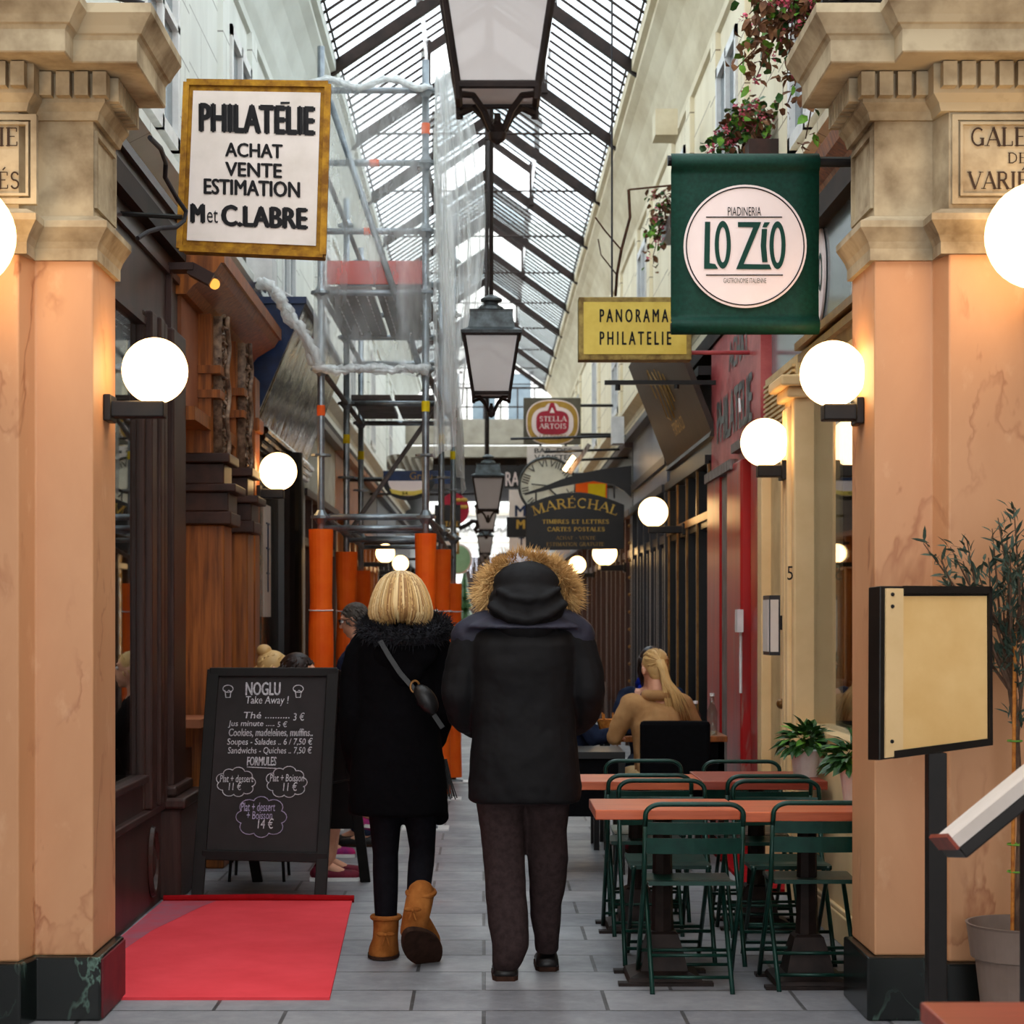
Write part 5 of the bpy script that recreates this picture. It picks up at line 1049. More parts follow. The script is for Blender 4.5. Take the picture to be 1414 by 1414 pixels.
# ------------------------------------------------------------------ bistro chairs and tables
def chair():
    t = T('bistro_chair', 'x', 'chair', (0, 0, 0), 'folding green bistro chairs')
    for s in (-1, 1):
        mb = MB(); mb.tube([(s * .2, -.245, .70), (s * .2, -.19, .46), (s * .2, .02, .2), (s * .2, .16, 0)], .0105, 8); mb.build('front_leg', M_chair, t, smooth=True)
        mb = MB(); mb.tube([(s * .165, .2, .445), (s * .165, .12, .36), (s * .165, -.19, 0.0)], .0105, 8); mb.build('rear_leg', M_chair, t, smooth=True)
    P = [(-.2, -.245, .70)]
    for i in range(9): a = PI - PI / 2 * i / 8; P.append((-.135 + .065 * math.cos(a), -.262, .745 + .045 * math.sin(a)))
    for i in range(9): a = PI / 2 - PI / 2 * i / 8; P.append((.135 + .065 * math.cos(a), -.262, .745 + .045 * math.sin(a)))
    P.append((.2, -.245, .70)); mb = MB(); mb.tube(P, .0105, 8); mb.build('back_hoop', M_chair, t, smooth=True)
    for z0, z1 in ((.665, .715), (.585, .65)):
        mb = MB(); mb.loft([[V(-.195 + .39 * i / 8, -.243 - .02 * math.sin(PI * i / 8) + (z0 - .65) * -.12 + dy, z0) for i in range(9)] + [V(.195 - .39 * i / 8, -.235 - .02 * math.sin(PI * (8 - i) / 8) + (z0 - .65) * -.12, z0) for i in range(9)] if k == 0 else [V(-.195 + .39 * i / 8, -.243 - .02 * math.sin(PI * i / 8) + (z1 - .65) * -.12, z1) for i in range(9)] + [V(.195 - .39 * i / 8, -.235 - .02 * math.sin(PI * (8 - i) / 8) + (z1 - .65) * -.12, z1) for i in range(9)] for k in (0, 1) for dy in (0,)])
        mb.build('back_slat', M_chair, t)
    mb = MB(); mb.loft([[V(x, -.17, .462 + .0 * x), V(x, -.0, .448), V(x, .15, .455), V(x, .19, .452), V(x, .19, .435), V(x, -.0, .436), V(x, -.17, .445)] for x in (-.18, -.1, 0, .1, .18)]); mb.build('seat', M_chair, t)
    for y, z, hw in ((-.135, .06, .165), (.11, .07, .2), (.06, .14, .2), (-.07, .14, .165)): mb = MB(); mb.tube([(-hw, y, z), (hw, y, z)], .008, 6); mb.build('stretcher', M_chair, t, smooth=True)
    return t
ch0 = chair()
spots = [(.86, 8.24, 0, 'green folding chair nearest the walking man, back towards the street'), (1.39, 8.295, 0, 'green folding chair nearest the menu stand, back towards the street'),
         (.83, 8.86, PI, 'chair facing the street across the front table beside the walking man'), (1.36, 8.84, PI, 'chair facing the street across the front table beside the cream wall'),
         (.80, 9.68, 0, 'chair tucked under the rear table nearer the walking man, back to the street'), (1.37, 9.64, 0, 'chair tucked under the rear table nearer the planters, back to the street'),
         (.845, 10.1, PI, 'chair in front of the black upholstered chair, at the rear table'), (1.36, 10.05, PI, 'chair in front of the red shop, at the rear table below the planter')]
for i, (x, y, a, lab) in enumerate(spots):
    if i == 0: ch0.location = (x, y, 0); ch0.rotation_euler = (0, 0, a); ch0['label'] = lab
    else: dup(ch0, (x, y, 0), a, lab)
for o in COL.objects:
    if o.name.startswith('bistro_chair'): o['group'] = 'folding green bistro chairs'
def table(x0, y0, w, d, label, mat=M_table, z=.75, group='wooden bistro tables'):
    cx, cy = x0 + w / 2, y0 + d / 2
    t = T('bistro_table', label, 'table', (cx, cy, 0), group)
    mb = MB(); mb.box(x0, x0 + w, y0, y0 + d, z - .042, z); mb.build('tabletop', mat, t, bevel=.004)
    mb = MB(); mb.lathe([(.05, .2), (.046, .28), (.04, z - .07), (.12, z - .045)], (cx, cy, 0), 8); mb.build('column', M_iron, t)
    mb = MB(); mb.lathe([(.16, .012), (.15, .03), (.1, .05), (.085, .12), (.062, .2), (.05, .21)], (cx, cy, 0), 4, True); mb.build('foot', M_iron, t)
    mb = MB(); mb.box(cx - .2, cx + .2, cy - .18, cy - .12, 0, .014); mb.box(cx - .2, cx + .2, cy + .12, cy + .18, 0, .014); mb.box(cx - .03, cx + .03, cy - .16, cy + .16, .0, .014); mb.build('base_plate', M_iron, t)
    return t
table(.465, 8.15, .605, .5, 'orange wooden bistro table in the front row, its corner near the walking man')
table(1.075, 8.06, .6, .52, 'reddish wooden bistro table in the front row, against the cream wall', M_table)
table(.466, 9.54, .6, .45, 'orange wooden bistro table in the rear row, its corner behind the front one', M_table)
table(1.07, 9.55, .61, .62, 'red wooden bistro table in the rear row below the wall planter', M_tabledk)
table(.915, 3.3, .8, .8, 'red wooden table corner in the very front beside the grey plant pot', M_tabledk)
# black upholstered chair and dark table behind
def bchair(x, y, rz, label):
    t = T('upholstered_chair', label, 'chair', (x, y, 0)); W = WL[t.name]
    def L(a, b, c): return V(x + a, y + b, c)
    mb = MB(); mb.box(x - .22, x + .22, y - .22, y + .22, .4, .47); mb.build('seat', M_black_cloth, t, bevel=.02)
    mb = MB(); mb.box(x - .22, x + .22, y - .27, y - .2, .45, .9); mb.build('backrest', M_black_cloth, t, bevel=.025)
    for sx in (-1, 1):
        for sy in (-1, 1): mb = MB(); mb.box(x + sx * .19 - .018, x + sx * .19 + .018, y + sy * .2 - .018, y + sy * .2 + .018, 0, .42); mb.build('leg', M_black, t)
    t.rotation_euler = (0, 0, rz); return t
bchair(1.2, 12.5, 0, 'black upholstered chair carrying the woman in the camel jacket')
bchair(.55, 13.2, -PI / 2, 'black upholstered chair half hidden behind the walking man')
t = T('cafe_table', 'dark cafe table between the two seated people, carrying the wicker basket', 'table', (1.15, 13.25, 0))
mb = MB(); mb.box(.78, 1.62, 12.98, 13.55, .72, .76); mb.build('tabletop', M_wood, t, bevel=.005)
mb = MB(); mb.box(1.06, 1.6, 13.0, 13.5, .3, .72); mb.build('black_skirt', M_black_cloth, t)
for x in (.82, 1.58):
    for y in (13.02, 13.5): mb = MB(); mb.box(x - .02, x + .02, y - .02, y + .02, 0, .72); mb.build('leg', M_black, t)
t = T('cafe_table', 'black cafe table whose legs show right beside the walking man', 'table', (.66, 12.0, 0))
mb = MB(); mb.box(.45, .85, 11.75, 12.3, .70, .74); mb.build('tabletop', M_black, t)
mb = MB(); mb.box(.46, .84, 11.77, 12.28, .35, .7); mb.build('black_skirt', M_black_cloth, t)
for x in (.47, .83):
    for y in (11.78, 12.26): mb = MB(); mb.box(x - .02, x + .02, y - .02, y + .02, 0, .7); mb.build('leg', M_black, t)
t = T('bread_basket', 'small wicker basket on the dark cafe table', 'basket', (.86, 13.2, .76)); mb = MB(); mb.lathe([(.07, .0), (.1, .1), (.105, .1), (.09, .095), (.065, .01)], (.86, 13.2, .76), 14); mb.build('bowl', M_basket, t)
for i in range(9): mb = MB(); a = 2 * PI * i / 9; mb.tube([(.86 + .1 * math.cos(a), 13.2 + .1 * math.sin(a), .85), (.86 + .108 * math.cos(a), 13.2 + .108 * math.sin(a), .9)], .006, 5); mb.build('upright', M_basket, t)
for i, (x, y, h, lab) in enumerate(((1.53, 13.1, .26, 'clear water bottle on the cafe table beside the camel jacket'), (1.44, 13.3, .2, 'short carafe on the cafe table behind the camel jacket'))):
    t = T('bottle', lab, 'bottle', (x, y, .76)); mb = MB(); mb.lathe([(.035, 0), (.036, h * .6), (.015, h * .8), (.014, h)], (x, y, .76), 14); mb.build('body', M_bottle, t, smooth=True); mb = MB(); mb.lathe([(.017, h), (.017, h + .02)], (x, y, .76), 10); mb.build('cap', M_white, t)
# doorway strip by the red shop
tag(MB().box(1.5, 1.8, 11.0, 14.6, 0, .02).build('door_mat', M_carpetedge), 'dark red strip on the floor along the red shop', 'mat')
# ------------------------------------------------------------------ menu stand
t = T('menu_stand', 'black menu stand with a blank cream board in front of the pillar', 'menu stand', (1.58, 6.75, 0)); Y = 6.72
mb = MB(); a = at(1295, 1040, Y); mb.box(a.x - .032, a.x + .032, Y, Y + .06, .02, a.z); mb.build('post', M_menustand, t, bevel=.003)
mb = MB(); mb.box(a.x - .2, a.x + .2, Y - .17, Y + .23, 0, .02); mb.build('base', M_menustand, t, bevel=.004)
A, B = at(1214, 1050, Y - .06), at(1368, 1029, Y + .1); C_, D = at(1367, 810, Y + .14), at(1215, 809, Y - .02)
mb = MB(); n = (B - A).cross(D - A).normalized(); n = n if n.y < 0 else -n; mb.prism([A, B, C_, D], -n * .075); bo = mb.build('board_case', M_menustand, t, bevel=.004)
def mp_(u, v): return (A * (1 - u) + B * u) * (1 - v) + (D * (1 - u) + C_ * u) * v
mb = MB(); mb.prism([mp_(*p) + n * .004 for p in ((.13, .045), (.965, .045), (.965, .94), (.13, .94))], n * -.006); mb.build('menu_sheet', M_menu, bo, label='blank cream menu sheet')
mb = MB(); mb.prism([mp_(*p) + n * .008 for p in ((.045, .01), (.2, .01), (.2, .985), (.045, .985))], n * -.01); mb.build('hinge_strip', M_cream, bo, label='cream strip on the hinge side')
mb = MB()
for v in (.1, .95, .88): mb.ell(mp_(.1, v) + n * .01, .007, 8, 5)
mb.build('screw', M_ink, bo)
for (u0, u1, v0, v1) in ((.2, 1, .955, 1), (.12, 1, 0, .045), (.97, 1, 0, 1)):
    mb = MB(); mb.prism([mp_(*p) + n * .014 for p in ((u0, v0), (u1, v0), (u1, v1), (u0, v1))], n * -.016); mb.build('board_rim', M_menustand, bo)
# tilted lectern at the picture's right edge
t = T('menu_lectern', 'tilted dark red menu lectern cut by the picture edge beside the plant pot', 'lectern', (1.62, 5.3, 0)); Y = 5.3
A, B = at(1324, 1172, Y), at(1470, 1052, Y); d = (B - A); nn = V(-d.z, 0, d.x).normalized(); off = (.02, .3, -.036)
mb = MB(); mb.prism([A, B, B + nn * -.034, A + nn * -.034], off); mb.build('desk', M_menustand, t, bevel=.004)
mb = MB(); mb.prism([A + nn * .036 + d * .012, B + nn * .036, B + nn * .002, A + d * .012 + nn * .002], off); mb.build('menu_cover', M_signwhite, t, label='pale menu cover')
mb = MB(); mb.prism([A + d * -.015, A + d * .012, A + d * .012 + nn * .05, A + d * -.015 + nn * .045], off); mb.build('lip', M_tabledk, t)
mb = MB(); c = B * .92 + A * .08; mb.box(c.x - .03, c.x + .03, Y + .17, Y + .25, 0, c.z - .06); mb.build('post', M_menustand, t); mb = MB(); mb.box(c.x - .2, c.x + .2, Y + .05, Y + .4, 0, .02); mb.build('base', M_menustand, t)
# wall menu holder on the cream pilaster
t = T('menu_holder', 'narrow metal menu holder hung on the cream door post', 'menu holder', at(1094, 905, 10.95)); mb = MB(); a = at(1089, 905, 10.9); mb.box(1.6, 1.66, 10.95, 11.2, at(0, 905, 10.95).z, at(0, 822, 10.95).z); mb.build('case', M_charcoal, t); mb = MB(); mb.box(1.595, 1.6, 10.97, 11.18, at(0, 900, 10.95).z, at(0, 828, 10.95).z); mb.box(1.605, 1.65, 10.945, 10.95, at(0, 900, 10.95).z, at(0, 828, 10.95).z); mb.build('sheet', M_signwhite, t); mb = MB(); mb.box(1.66, 1.73, 11.05, 11.1, at(0, 870, 10.95).z, at(0, 850, 10.95).z); mb.build('fixing', M_charcoal, t)
# ------------------------------------------------------------------ plants
def leafblade(mb, p, d, L, W, curl=.25, roll=0.0):
    d = Vector(d).normalized(); s = d.cross(V(0, 0, 1)); s = s.normalized() if s.length > .05 else V(1, 0, 0); s = (Matrix.Rotation(roll, 3, d) @ s); n = s.cross(d)
    q = [p, p + d * L * .35 + s * W / 2 + n * L * .03, p + d * L * .7 + s * W * .42 - n * L * curl * .3, p + d * L - n * L * curl, p + d * L * .7 - s * W * .42 - n * L * curl * .3, p + d * L * .35 - s * W / 2 + n * L * .03, p + d * L * .5 - n * L * curl * .1]
    mb.add(q, [(0, 1, 6), (1, 2, 6), (2, 3, 6), (3, 4, 6), (4, 5, 6), (5, 0, 6)])
def rdir(zb=0.0): 
    while 1:
        v = V(random.uniform(-1, 1), random.uniform(-1, 1), random.uniform(-1, 1) + zb)
        if .1 < v.length < 1.6: return v.normalized()
random.seed(21)
for px, py, Y, rad, lab in ((1114, 1036, 9.85, .16, 'white wall planter with a bushy green plant, next to the cream pilaster'), (1186, 1060, 8.5, .15, 'white wall planter with a green plant, half behind the pillar')):
    c = at(px, py, Y); c.x = min(c.x, 1.622); t = T('wall_planter', lab, 'planter', (c.x, Y, c.z - .22))
    mb = MB(); mb.lathe([(.052, -.2), (.075, -.02), (.08, -.0), (.07, -.0), (.066, -.03)], c, 18); mb.box(c.x + .04, 1.71, Y - .02, Y + .02, c.z - .08, c.z - .04); mb.build('pot', M_white, t)
    mb = MB(); mb.lathe([(.07, -.02), (.001, -.015)], c, 14); mb.build('soil', M_soil, t)
    mb = MB(); mb2 = MB()
    for i in range(130):
        d = rdir(.25); p = c + V(d.x * rad * .55, d.y * rad * .6, .01 + abs(d.z) * rad * .5)
        if p.x > 1.66: p.x = 1.66
        d2 = V(d.x - .1, d.y, d.z * .7 - .15); leafblade(mb if i % 5 else mb2, p, d2, random.uniform(.07, .115), random.uniform(.032, .05), .35, random.uniform(-.6, .6))
    mb.build('foliage', M_leaf, t, normals=False); mb2.build('young_leaves', M_leafbright, t, normals=False)
# olive tree in a taupe pot
c = V(1.98, 7.19, 0); t = T('potted_olive_tree', 'olive tree in a big taupe plastic pot at the picture edge', 'tree', c)
mb = MB(); mb.lathe([(.135, 0), (.165, .26), (.17, .3), (.185, .305), (.2, .42), (.205, .43), (.195, .43), (.18, .36), (.16, .33)], c, 32); mb.build('pot', M_pot, t, smooth=False)
mb = MB(); mb.lathe([(.185, .37), (.001, .38)], c, 20); mb.build('soil', M_soil, t)
trunk = [c + V(-.02, 0, .36), c + V(.0, .02, .8), c + V(-.03, 0, 1.25), c + V(-.05, .02, 1.55)]
mb = MB(); mb.tube(trunk, [.016, .014, .013, .011], 8); mb.build('trunk', M_bark, t)
mb = MB(); mb.tube([c + V(-.045, -.03, .36), c + V(-.035, -.03, 1.5)], .007, 6); mb.build('bamboo_stake', M_basket, t)
for z in (.62, .72, 1.1): MB().tube([c + V(-.03 + .026 * math.cos(a), -.01 + .03 * math.sin(a), z) for a in [2 * PI * q / 10 for q in range(11)]], .004, 4).build('plant_tie', M_leafbright, t)
random.seed(8); br_ = MB(); lf = MB()
tips = [(1275, 750), (1300, 772), (1335, 745), (1370, 730), (1400, 700), (1330, 775), (1365, 770), (1395, 760), (1385, 800), (1410, 780), (1425, 740), (1440, 720), (1435, 790), (1350, 790), (1390, 740), (1405, 820), (1395, 870), (1312, 755), (1378, 715), (1415, 850)]
for i, (x, y) in enumerate(tips):
    tip = at(x, y, 7.17 + random.uniform(-.1, .1)); base = trunk[2] * (1 - i / 20) + trunk[3] * (i / 20) if y < 800 else trunk[2] * .6 + trunk[1] * .4; mid = (base + tip) / 2 + V(random.uniform(-.04, .04), random.uniform(-.05, .05), random.uniform(-.06, .02))
    br_.tube([base, mid, tip], [.007, .005, .002], 5)
    for j in range(34):
        f = random.uniform(.35, 1.0); p = (base * (1 - f) + mid * f) if f < .5 else (mid * (1 - (f - .5) * 2) + tip * (f - .5) * 2)
        d = (tip - base).normalized() + rdir() * .9; leafblade(lf, p + rdir() * .02, d, random.uniform(.045, .075), .013, .15, random.uniform(-1, 1))
br_.build('branches', M_bark, t); lf.build('foliage', M_leafolive, t, normals=False)
# trailing geraniums on the right wall
def vine(label, pts, Y, n, box, seed, longst, fl=.5, green=.4, jit=.16):
    random.seed(seed); c = at(box[0], box[1], Y); t = T('trailing_geranium', label, 'plant', c)
    mb = MB(); mb.box(c.x - .1, 1.84, Y - .4, Y + .4, c.z + .02, c.z + .14); mb.build('flower_box', M_darkwood, t)
    st = MB(); l1 = MB(); l2 = MB(); l3 = MB(); fw = MB()
    for k, (x, y) in enumerate(pts):
        tip = at(x, y, Y + random.uniform(-.25, .25)); base = c + V(random.uniform(-.1, .05), random.uniform(-.35, .35), .14); P = []
        for i in range(9):
            f = i / 8; P.append(base * (1 - f) + tip * f + V(random.uniform(-.025, .025), random.uniform(-.03, .03), .1 * math.sin(PI * f) + random.uniform(-.02, .02)))
        st.tube(P, [.008 - .0006 * i for i in range(9)], 5)
        for j in range(n):
            q = random.choice(P[2:] + P[5:]); q = q + rdir() * random.uniform(.02, jit); r = random.random(); d = rdir(-.3)
            tgt = l1 if r < green * .45 else l2 if r < green else l3
            leafblade(tgt, q, d, random.uniform(.035, .075), random.uniform(.03, .055), .3, random.uniform(-1, 1))
        for j in range(int(n * fl * .12)):
            q = random.choice(P[4:]) + rdir() * random.uniform(.03, jit)
            for m in range(9): leafblade(fw, q + rdir() * .022, rdir(), .022, .02, .1, random.uniform(-1, 1))
    st.build('stems', M_stem, t); l1.build('bright_foliage', M_leafbright, t, normals=False); l2.build('deep_foliage', M_leaf, t, normals=False); l3.build('dry_foliage', M_leafbrown, t, normals=False)
    if fw.v: fw.build('blossoms', M_pink, t, normals=False)
vine('withered trailing geranium hanging from the upper wall above the GALERIE pillar cornice', [(1030, 70), (1045, 105), (1060, 40), (1075, 60), (1040, 20), (1085, 95), (1100, 120), (1095, 145), (1115, 60), (1125, 90), (1140, 40), (1020, 95), (1055, 85), (1110, 30), (1150, 70), (1120, 190), (1065, 15), (1135, 15)], 10.0, 46, (1150, -10), 3, True, .7, .3, .09)
vine('pink flowering geranium above the green banner', [(1000, 190), (1015, 150), (1030, 165), (990, 205), (1045, 150), (1060, 160), (1035, 195), (1055, 200), (1010, 175), (985, 208)], 12.4, 40, (1044, 243), 4, False, 1.2, .6, .09)
vine('small pink geranium trailing beside the left edge of the green banner', [(892, 310), (905, 275), (898, 345), (912, 300), (918, 285), (905, 330), (925, 310), (900, 365)], 17, 22, (935, 330), 6, True, 1.0, .4, .1)
# ------------------------------------------------------------------ people
def hand(mb, w, d, side, up, k=1.0):
    """palm and five bent fingers from wrist w along d; side points to the thumb, up is the back of the hand"""
    d, side, up = Vector(d).normalized(), Vector(side).normalized(), Vector(up).normalized()
    mb.limb(w, w + d * .03 * k, .025 * k, .028 * k, 10)
    R = Matrix((side, d, up)).transposed(); mb.ell(w + d * .06 * k, (.042 * k, .052 * k, .018 * k), 14, 8, R)
    for i, (o, L) in enumerate(((.031, .066), (.011, .075), (-.01, .07), (-.03, .056))):
        a = w + d * .095 * k + side * o * k; b = a + (d * .85 - up * .5).normalized() * L * .5 * k; c = b + (d * .3 - up * .95).normalized() * L * .5 * k
        mb.limb(a - d * .02 * k, a, .0095 * k, .0095 * k, 8); mb.limb(a, b, .0095 * k, .0088 * k, 8); mb.limb(b, c, .0088 * k, .0072 * k, 8)
    a = w + d * .035 * k + side * .036 * k; b = a + (d * .6 + side * .75 - up * .3).normalized() * .034 * k; c = b + (d * .95 + side * .1 - up * .35).normalized() * .03 * k
    mb.limb(a - side * .012 * k, a, .013 * k, .012 * k, 8); mb.limb(a, b, .0115 * k, .0105 * k, 8); mb.limb(b, c, .0105 * k, .008 * k, 8)
def frame3(f, u=V(0, 0, 1)):
    f = Vector(f).normalized(); r = f.cross(u).normalized(); return r, f, r.cross(f)
def head(mb, c, f, k=1.0):
    r, f, u = frame3(f); R = Matrix((r, f, u)).transposed(); c = Vector(c)
    P = lambda x, y, z: c + R @ V(x * k, y * k, z * k)
    mb.ell(P(0, -.008, .03), (.076 * k, .095 * k, .09 * k), 18, 12, R); mb.ell(P(0, .022, -.035), (.06 * k, .072 * k, .075 * k), 16, 10, R)
    mb.limb(P(0, .055, -.085), P(0, .06, -.09), .026 * k, .024 * k); mb.limb(P(0, .088, .02), P(0, .108, -.02), .009 * k, .014 * k, 8)
    mb.ell(P(0, .088, -.055), (.024 * k, .012 * k, .007 * k), 10, 6, R); mb.ell(P(0, .085, -.068), (.021 * k, .012 * k, .007 * k), 10, 6, R)
    for s in (-1, 1): mb.ell(P(s * .078, -.005, -.005), (.012 * k, .022 * k, .032 * k), 10, 8, R); mb.ell(P(s * .032, .08, .04), (.024 * k, .012 * k, .008 * k), 10, 6, R)
    mb.limb(P(0, -.02, -.05), P(0, -.03, -.15), .05 * k, .054 * k)
    return P
def eyes(root, P, k=1.0):
    for s in (-1, 1):
        mb = MB(); mb.ell(P(s * .032, .083, .015), .0125 * k, 10, 8); mb.build('eye', M_white, root, smooth=True)
        mb = MB(); mb.ell(P(s * .032, .0905, .015), .0065 * k, 8, 6); mb.build('iris', M_darkhair, root, smooth=True)
def hairtufts(mb, P, n, L, w, rr=(.082, .1, .1), zmin=-.05, yface=.035, seed=1):
    random.seed(seed)
    i = 0
    while i < n:
        d = rdir(.2); q = (d.x * rr[0], d.y * rr[1] - .01, d.z * rr[2] + .03)
        if q[2] < zmin or (q[1] > yface and q[2] < .07): continue
        p = P(*q); p2 = P(q[0] * 1.05, q[1] * 1.0 - .02, q[2] - L); mb.tube([p, (p + p2) / 2 + (p - P(0, 0, .03)) * .12, p2], [w, w * .8, w * .2], 4); i += 1
def simple_person(name, label, loc, rz, top, legs, shoe, hairm, pose='sit', hair='short', lean=.0, extra=None, arms=None, cross=False, yaw=0.0, pitch=0.0, k=1.0, shoe_white=False):
    t = T(name, label, 'person', (0, 0, 0))
    hz = .5 if pose == 'sit' else .93
    hip = V(0, 0, hz); chest = V(0, lean * .7, hz + .36); neck = V(0, lean, hz + .56); hc = V(0, lean + .035 + lean * .2, hz + .71)
    fdir = V(math.sin(yaw), math.cos(yaw), pitch)
    J = {}
    for s in (-1, 1):
        J['sh', s] = V(s * .175, lean * .92, hz + .49)
        if arms: J['el', s], J['wr', s] = arms[s]
        elif pose == 'sit': J['el', s] = V(s * .25, lean + .14, hz + .25); J['wr', s] = V(s * .13, lean + .38, hz + .29)
        else: J['el', s] = V(s * .25, -.02, hz + .22); J['wr', s] = V(s * .24, .1, hz - .02)
        J['hp', s] = V(s * .09, 0, hz)
        if pose == 'sit':
            J['kn', s] = V(s * .11, .44, .5); J['an', s] = V(s * .11, .40, .09)
            if cross and s == 1: J['kn', s] = V(-.02, .46, .6); J['an', s] = V(-.16, .66, .28)
        else: J['kn', s] = V(s * .095, .02, .48); J['an', s] = V(s * .095, -.02 + .05 * s, .085)
    b = MB(); P = head(b, hc, fdir)
    b.limb(neck + V(0, -.01, -.06), hc + V(0, -.01, -.06), .056, .05); b.limb(hip, chest, .125, .14); b.limb(chest, neck - V(0, 0, .08), .14, .1)
    for s in (-1, 1):
        b.limb(neck - V(0, 0, .09), J['sh', s], .07, .06); b.limb(J['sh', s], J['el', s], .047, .038); b.limb(J['el', s], J['wr', s], .037, .025)
        dd = (J['wr', s] - J['el', s]).normalized(); upv = V(0, 0, 1) if abs(dd.z) < .8 else V(0, -1, 0); hand(b, J['wr', s], dd, V(-s, 0, 0) if abs(dd.x) < .8 else V(0, 1, 0), upv)
        b.limb(hip + V(s * .03, 0, 0), J['hp', s], .1, .085); b.limb(J['hp', s], J['kn', s], .075, .05); b.limb(J['kn', s], J['an', s], .048, .032); b.limb(J['an', s], J['an', s] + V(0, .1, -.045), .034, .03)
    body = b.build('body', M_skin, t); remesh(body, .0075, 3)
    j = MB(); j.limb(hip + V(0, 0, .02), chest, .155, .165); j.limb(chest, neck - V(0, 0, .1), .165, .11); j.ell(neck - V(0, 0, .03), (.075, .075, .035), 14, 8)
    for s in (-1, 1): j.limb(chest, J['sh', s] + V(-s * .02, 0, .0), .12, .075); j.limb(J['sh', s], J['el', s], .068, .056); j.limb(J['el', s], J['wr', s] - (J['wr', s] - J['el', s]).normalized() * .01, .056, .042)
    o = j.build('jacket', top, t); remesh(o, .011, 3, .02, .09)
    l = MB(); l.limb(hip + V(0, 0, .04), hip - V(0, 0, .02), .145, .14)
    for s in (-1, 1): l.limb(J['hp', s], J['kn', s], .095, .068); l.limb(J['kn', s], J['an', s] + V(0, 0, .03), .066, .05)
    o = l.build('trousers', legs, t); remesh(o, .011, 3, .012, .1)
    for s in (-1, 1):
        a = J['an', s]; dn = -.3 if cross and s == 1 else 0; m = MB(); m.limb(a + V(0, -.05, -.045), a + V(0, .17, -.06 + dn * .2), .042, .034); o = m.build('shoe', shoe, t, smooth=True)
        m = MB(); m.prism([a + V(x, y, -.088 + y * dn * .3) for x, y in ((-.036, -.09), (.036, -.09), (.042, .08), (.03, .2), (-.03, .2), (-.042, .08))], (0, 0, .022)); m.build('sole', M_white if shoe_white else M_sole, o)
    eyes(t, P); h = MB(); Rr = Matrix(frame3(fdir)).transposed()
    if hair == 'short':
        h.ell(P(0, -.02, .045), (.083, .1, .088), 18, 12, Rr); h.ell(P(0, -.055, .0), (.076, .058, .09), 16, 10, Rr); hairtufts(h, P, 160, .035, .009, (.085, .1, .095), -.02, .05, 3)
    elif hair == 'bun':
        h.ell(P(0, -.02, .042), (.083, .1, .088), 18, 12, Rr); h.ell(P(0, -.06, .0), (.075, .05, .08), 14, 10, Rr); h.ell(P(0, -.07, .125), (.05, .05, .042), 14, 10); hairtufts(h, P, 60, .03, .008, (.085, .1, .095), -.02, .045, 4)
    elif hair == 'long':
        h.ell(P(0, -.02, .042), (.085, .102, .09), 18, 12, Rr); h.ell(P(0, -.06, -.05), (.088, .06, .13), 16, 10, Rr); hairtufts(h, P, 120, .16, .012, (.088, .1, .08), -.03, .03, 5)
    elif hair == 'pony':
        h.ell(P(0, -.02, .042), (.083, .1, .088), 18, 12, Rr); h.ell(P(0, -.055, .01), (.074, .055, .08), 14, 10, Rr)
        random.seed(9)
        for i in range(46):
            o1, o2 = rdir() * .022, rdir() * .04; x = random.uniform(-.01, .05); L = random.uniform(.2, .3)
            h.tube([P(o1.x, -.105 + o1.y, .03 + o1.z), P(.01 + o1.x, -.135 + o1.y * .6, -.02), P(.02 + o2.x * .6, -.14 + o2.y * .5, -.1), P(.05 + o2.x + x, -.13 + o2.y * .6, -.19), P(.08 + o2.x + x * 1.5, -.12 + o2.y * .6, -.06 - L)], [.012, .014, .013, .009, .002], 5)
        h.ell(P(0, -.105, .03), (.03, .022, .028), 12, 8); h.ell(P(0, -.06, -.035), (.06, .035, .05), 14, 8)
        for i in range(110):
            d = rdir(.3)
            if d.y > .25 and d.z < .5: continue
            S_ = []
            for q in range(7):
                v_ = (d * (1 - q / 6) + V(0, -1, -.1) * (q / 6)); v_ = v_.normalized(); S_.append(P(v_.x * .086, v_.y * .103 - .02, v_.z * .093 + .042))
            h.tube(S_, .0035, 4)
    h.build('hair', hairm, t, smooth=True)
    if extra: extra(t, P, J)
    t.location = loc; t.rotation_euler = (0, 0, rz); t.scale = (k, k, k)
    return t
# woman in camel at the black chair
def ex_camel(t, P, J):
    j = MB()
    j.tube([V(.07 * math.cos(a), .075 + .07 * math.sin(a), 1.048) for a in [q * PI * 2 / 16 for q in range(17)]], .036, 8); j.build('collar', M_camel, t, smooth=True)
ax_ = dict(arms={-1: (V(-.27, .12, .78), V(-.22, .36, .76)), 1: (V(.28, .14, .8), V(.2, .38, .79))})
simple_person('seated_person', 'woman with a blond ponytail in a camel jacket on the black chair', (1.125, 12.52, 0), .12, M_camel, M_creamdoor, M_sneak, M_blond, hair='pony', lean=.1, extra=ex_camel, yaw=-.15, pitch=-.2, **ax_)
def ex_scarf(t, P, J):
    m = MB(); m.tube([V(.08 * math.cos(a), .02 + .08 * math.sin(a), 1.07 + .02 * math.sin(2 * a)) for a in [2 * PI * q / 14 for q in range(15)]], .04, 8); m.tube([V(.05, .08, 1.05), V(.1, .13, .9), V(.12, .15, .7)], [.045, .05, .04], 8); o = m.build('scarf', M_blue, t, smooth=True)
simple_person('seated_person', 'brown haired person in a navy jacket and blue scarf across the cafe table', (1.2, 13.98, 0), PI - .1, M_jean, M_jean, M_leather, M_darkhair, hair='long', lean=.16, extra=ex_scarf, yaw=.2, pitch=-.35)
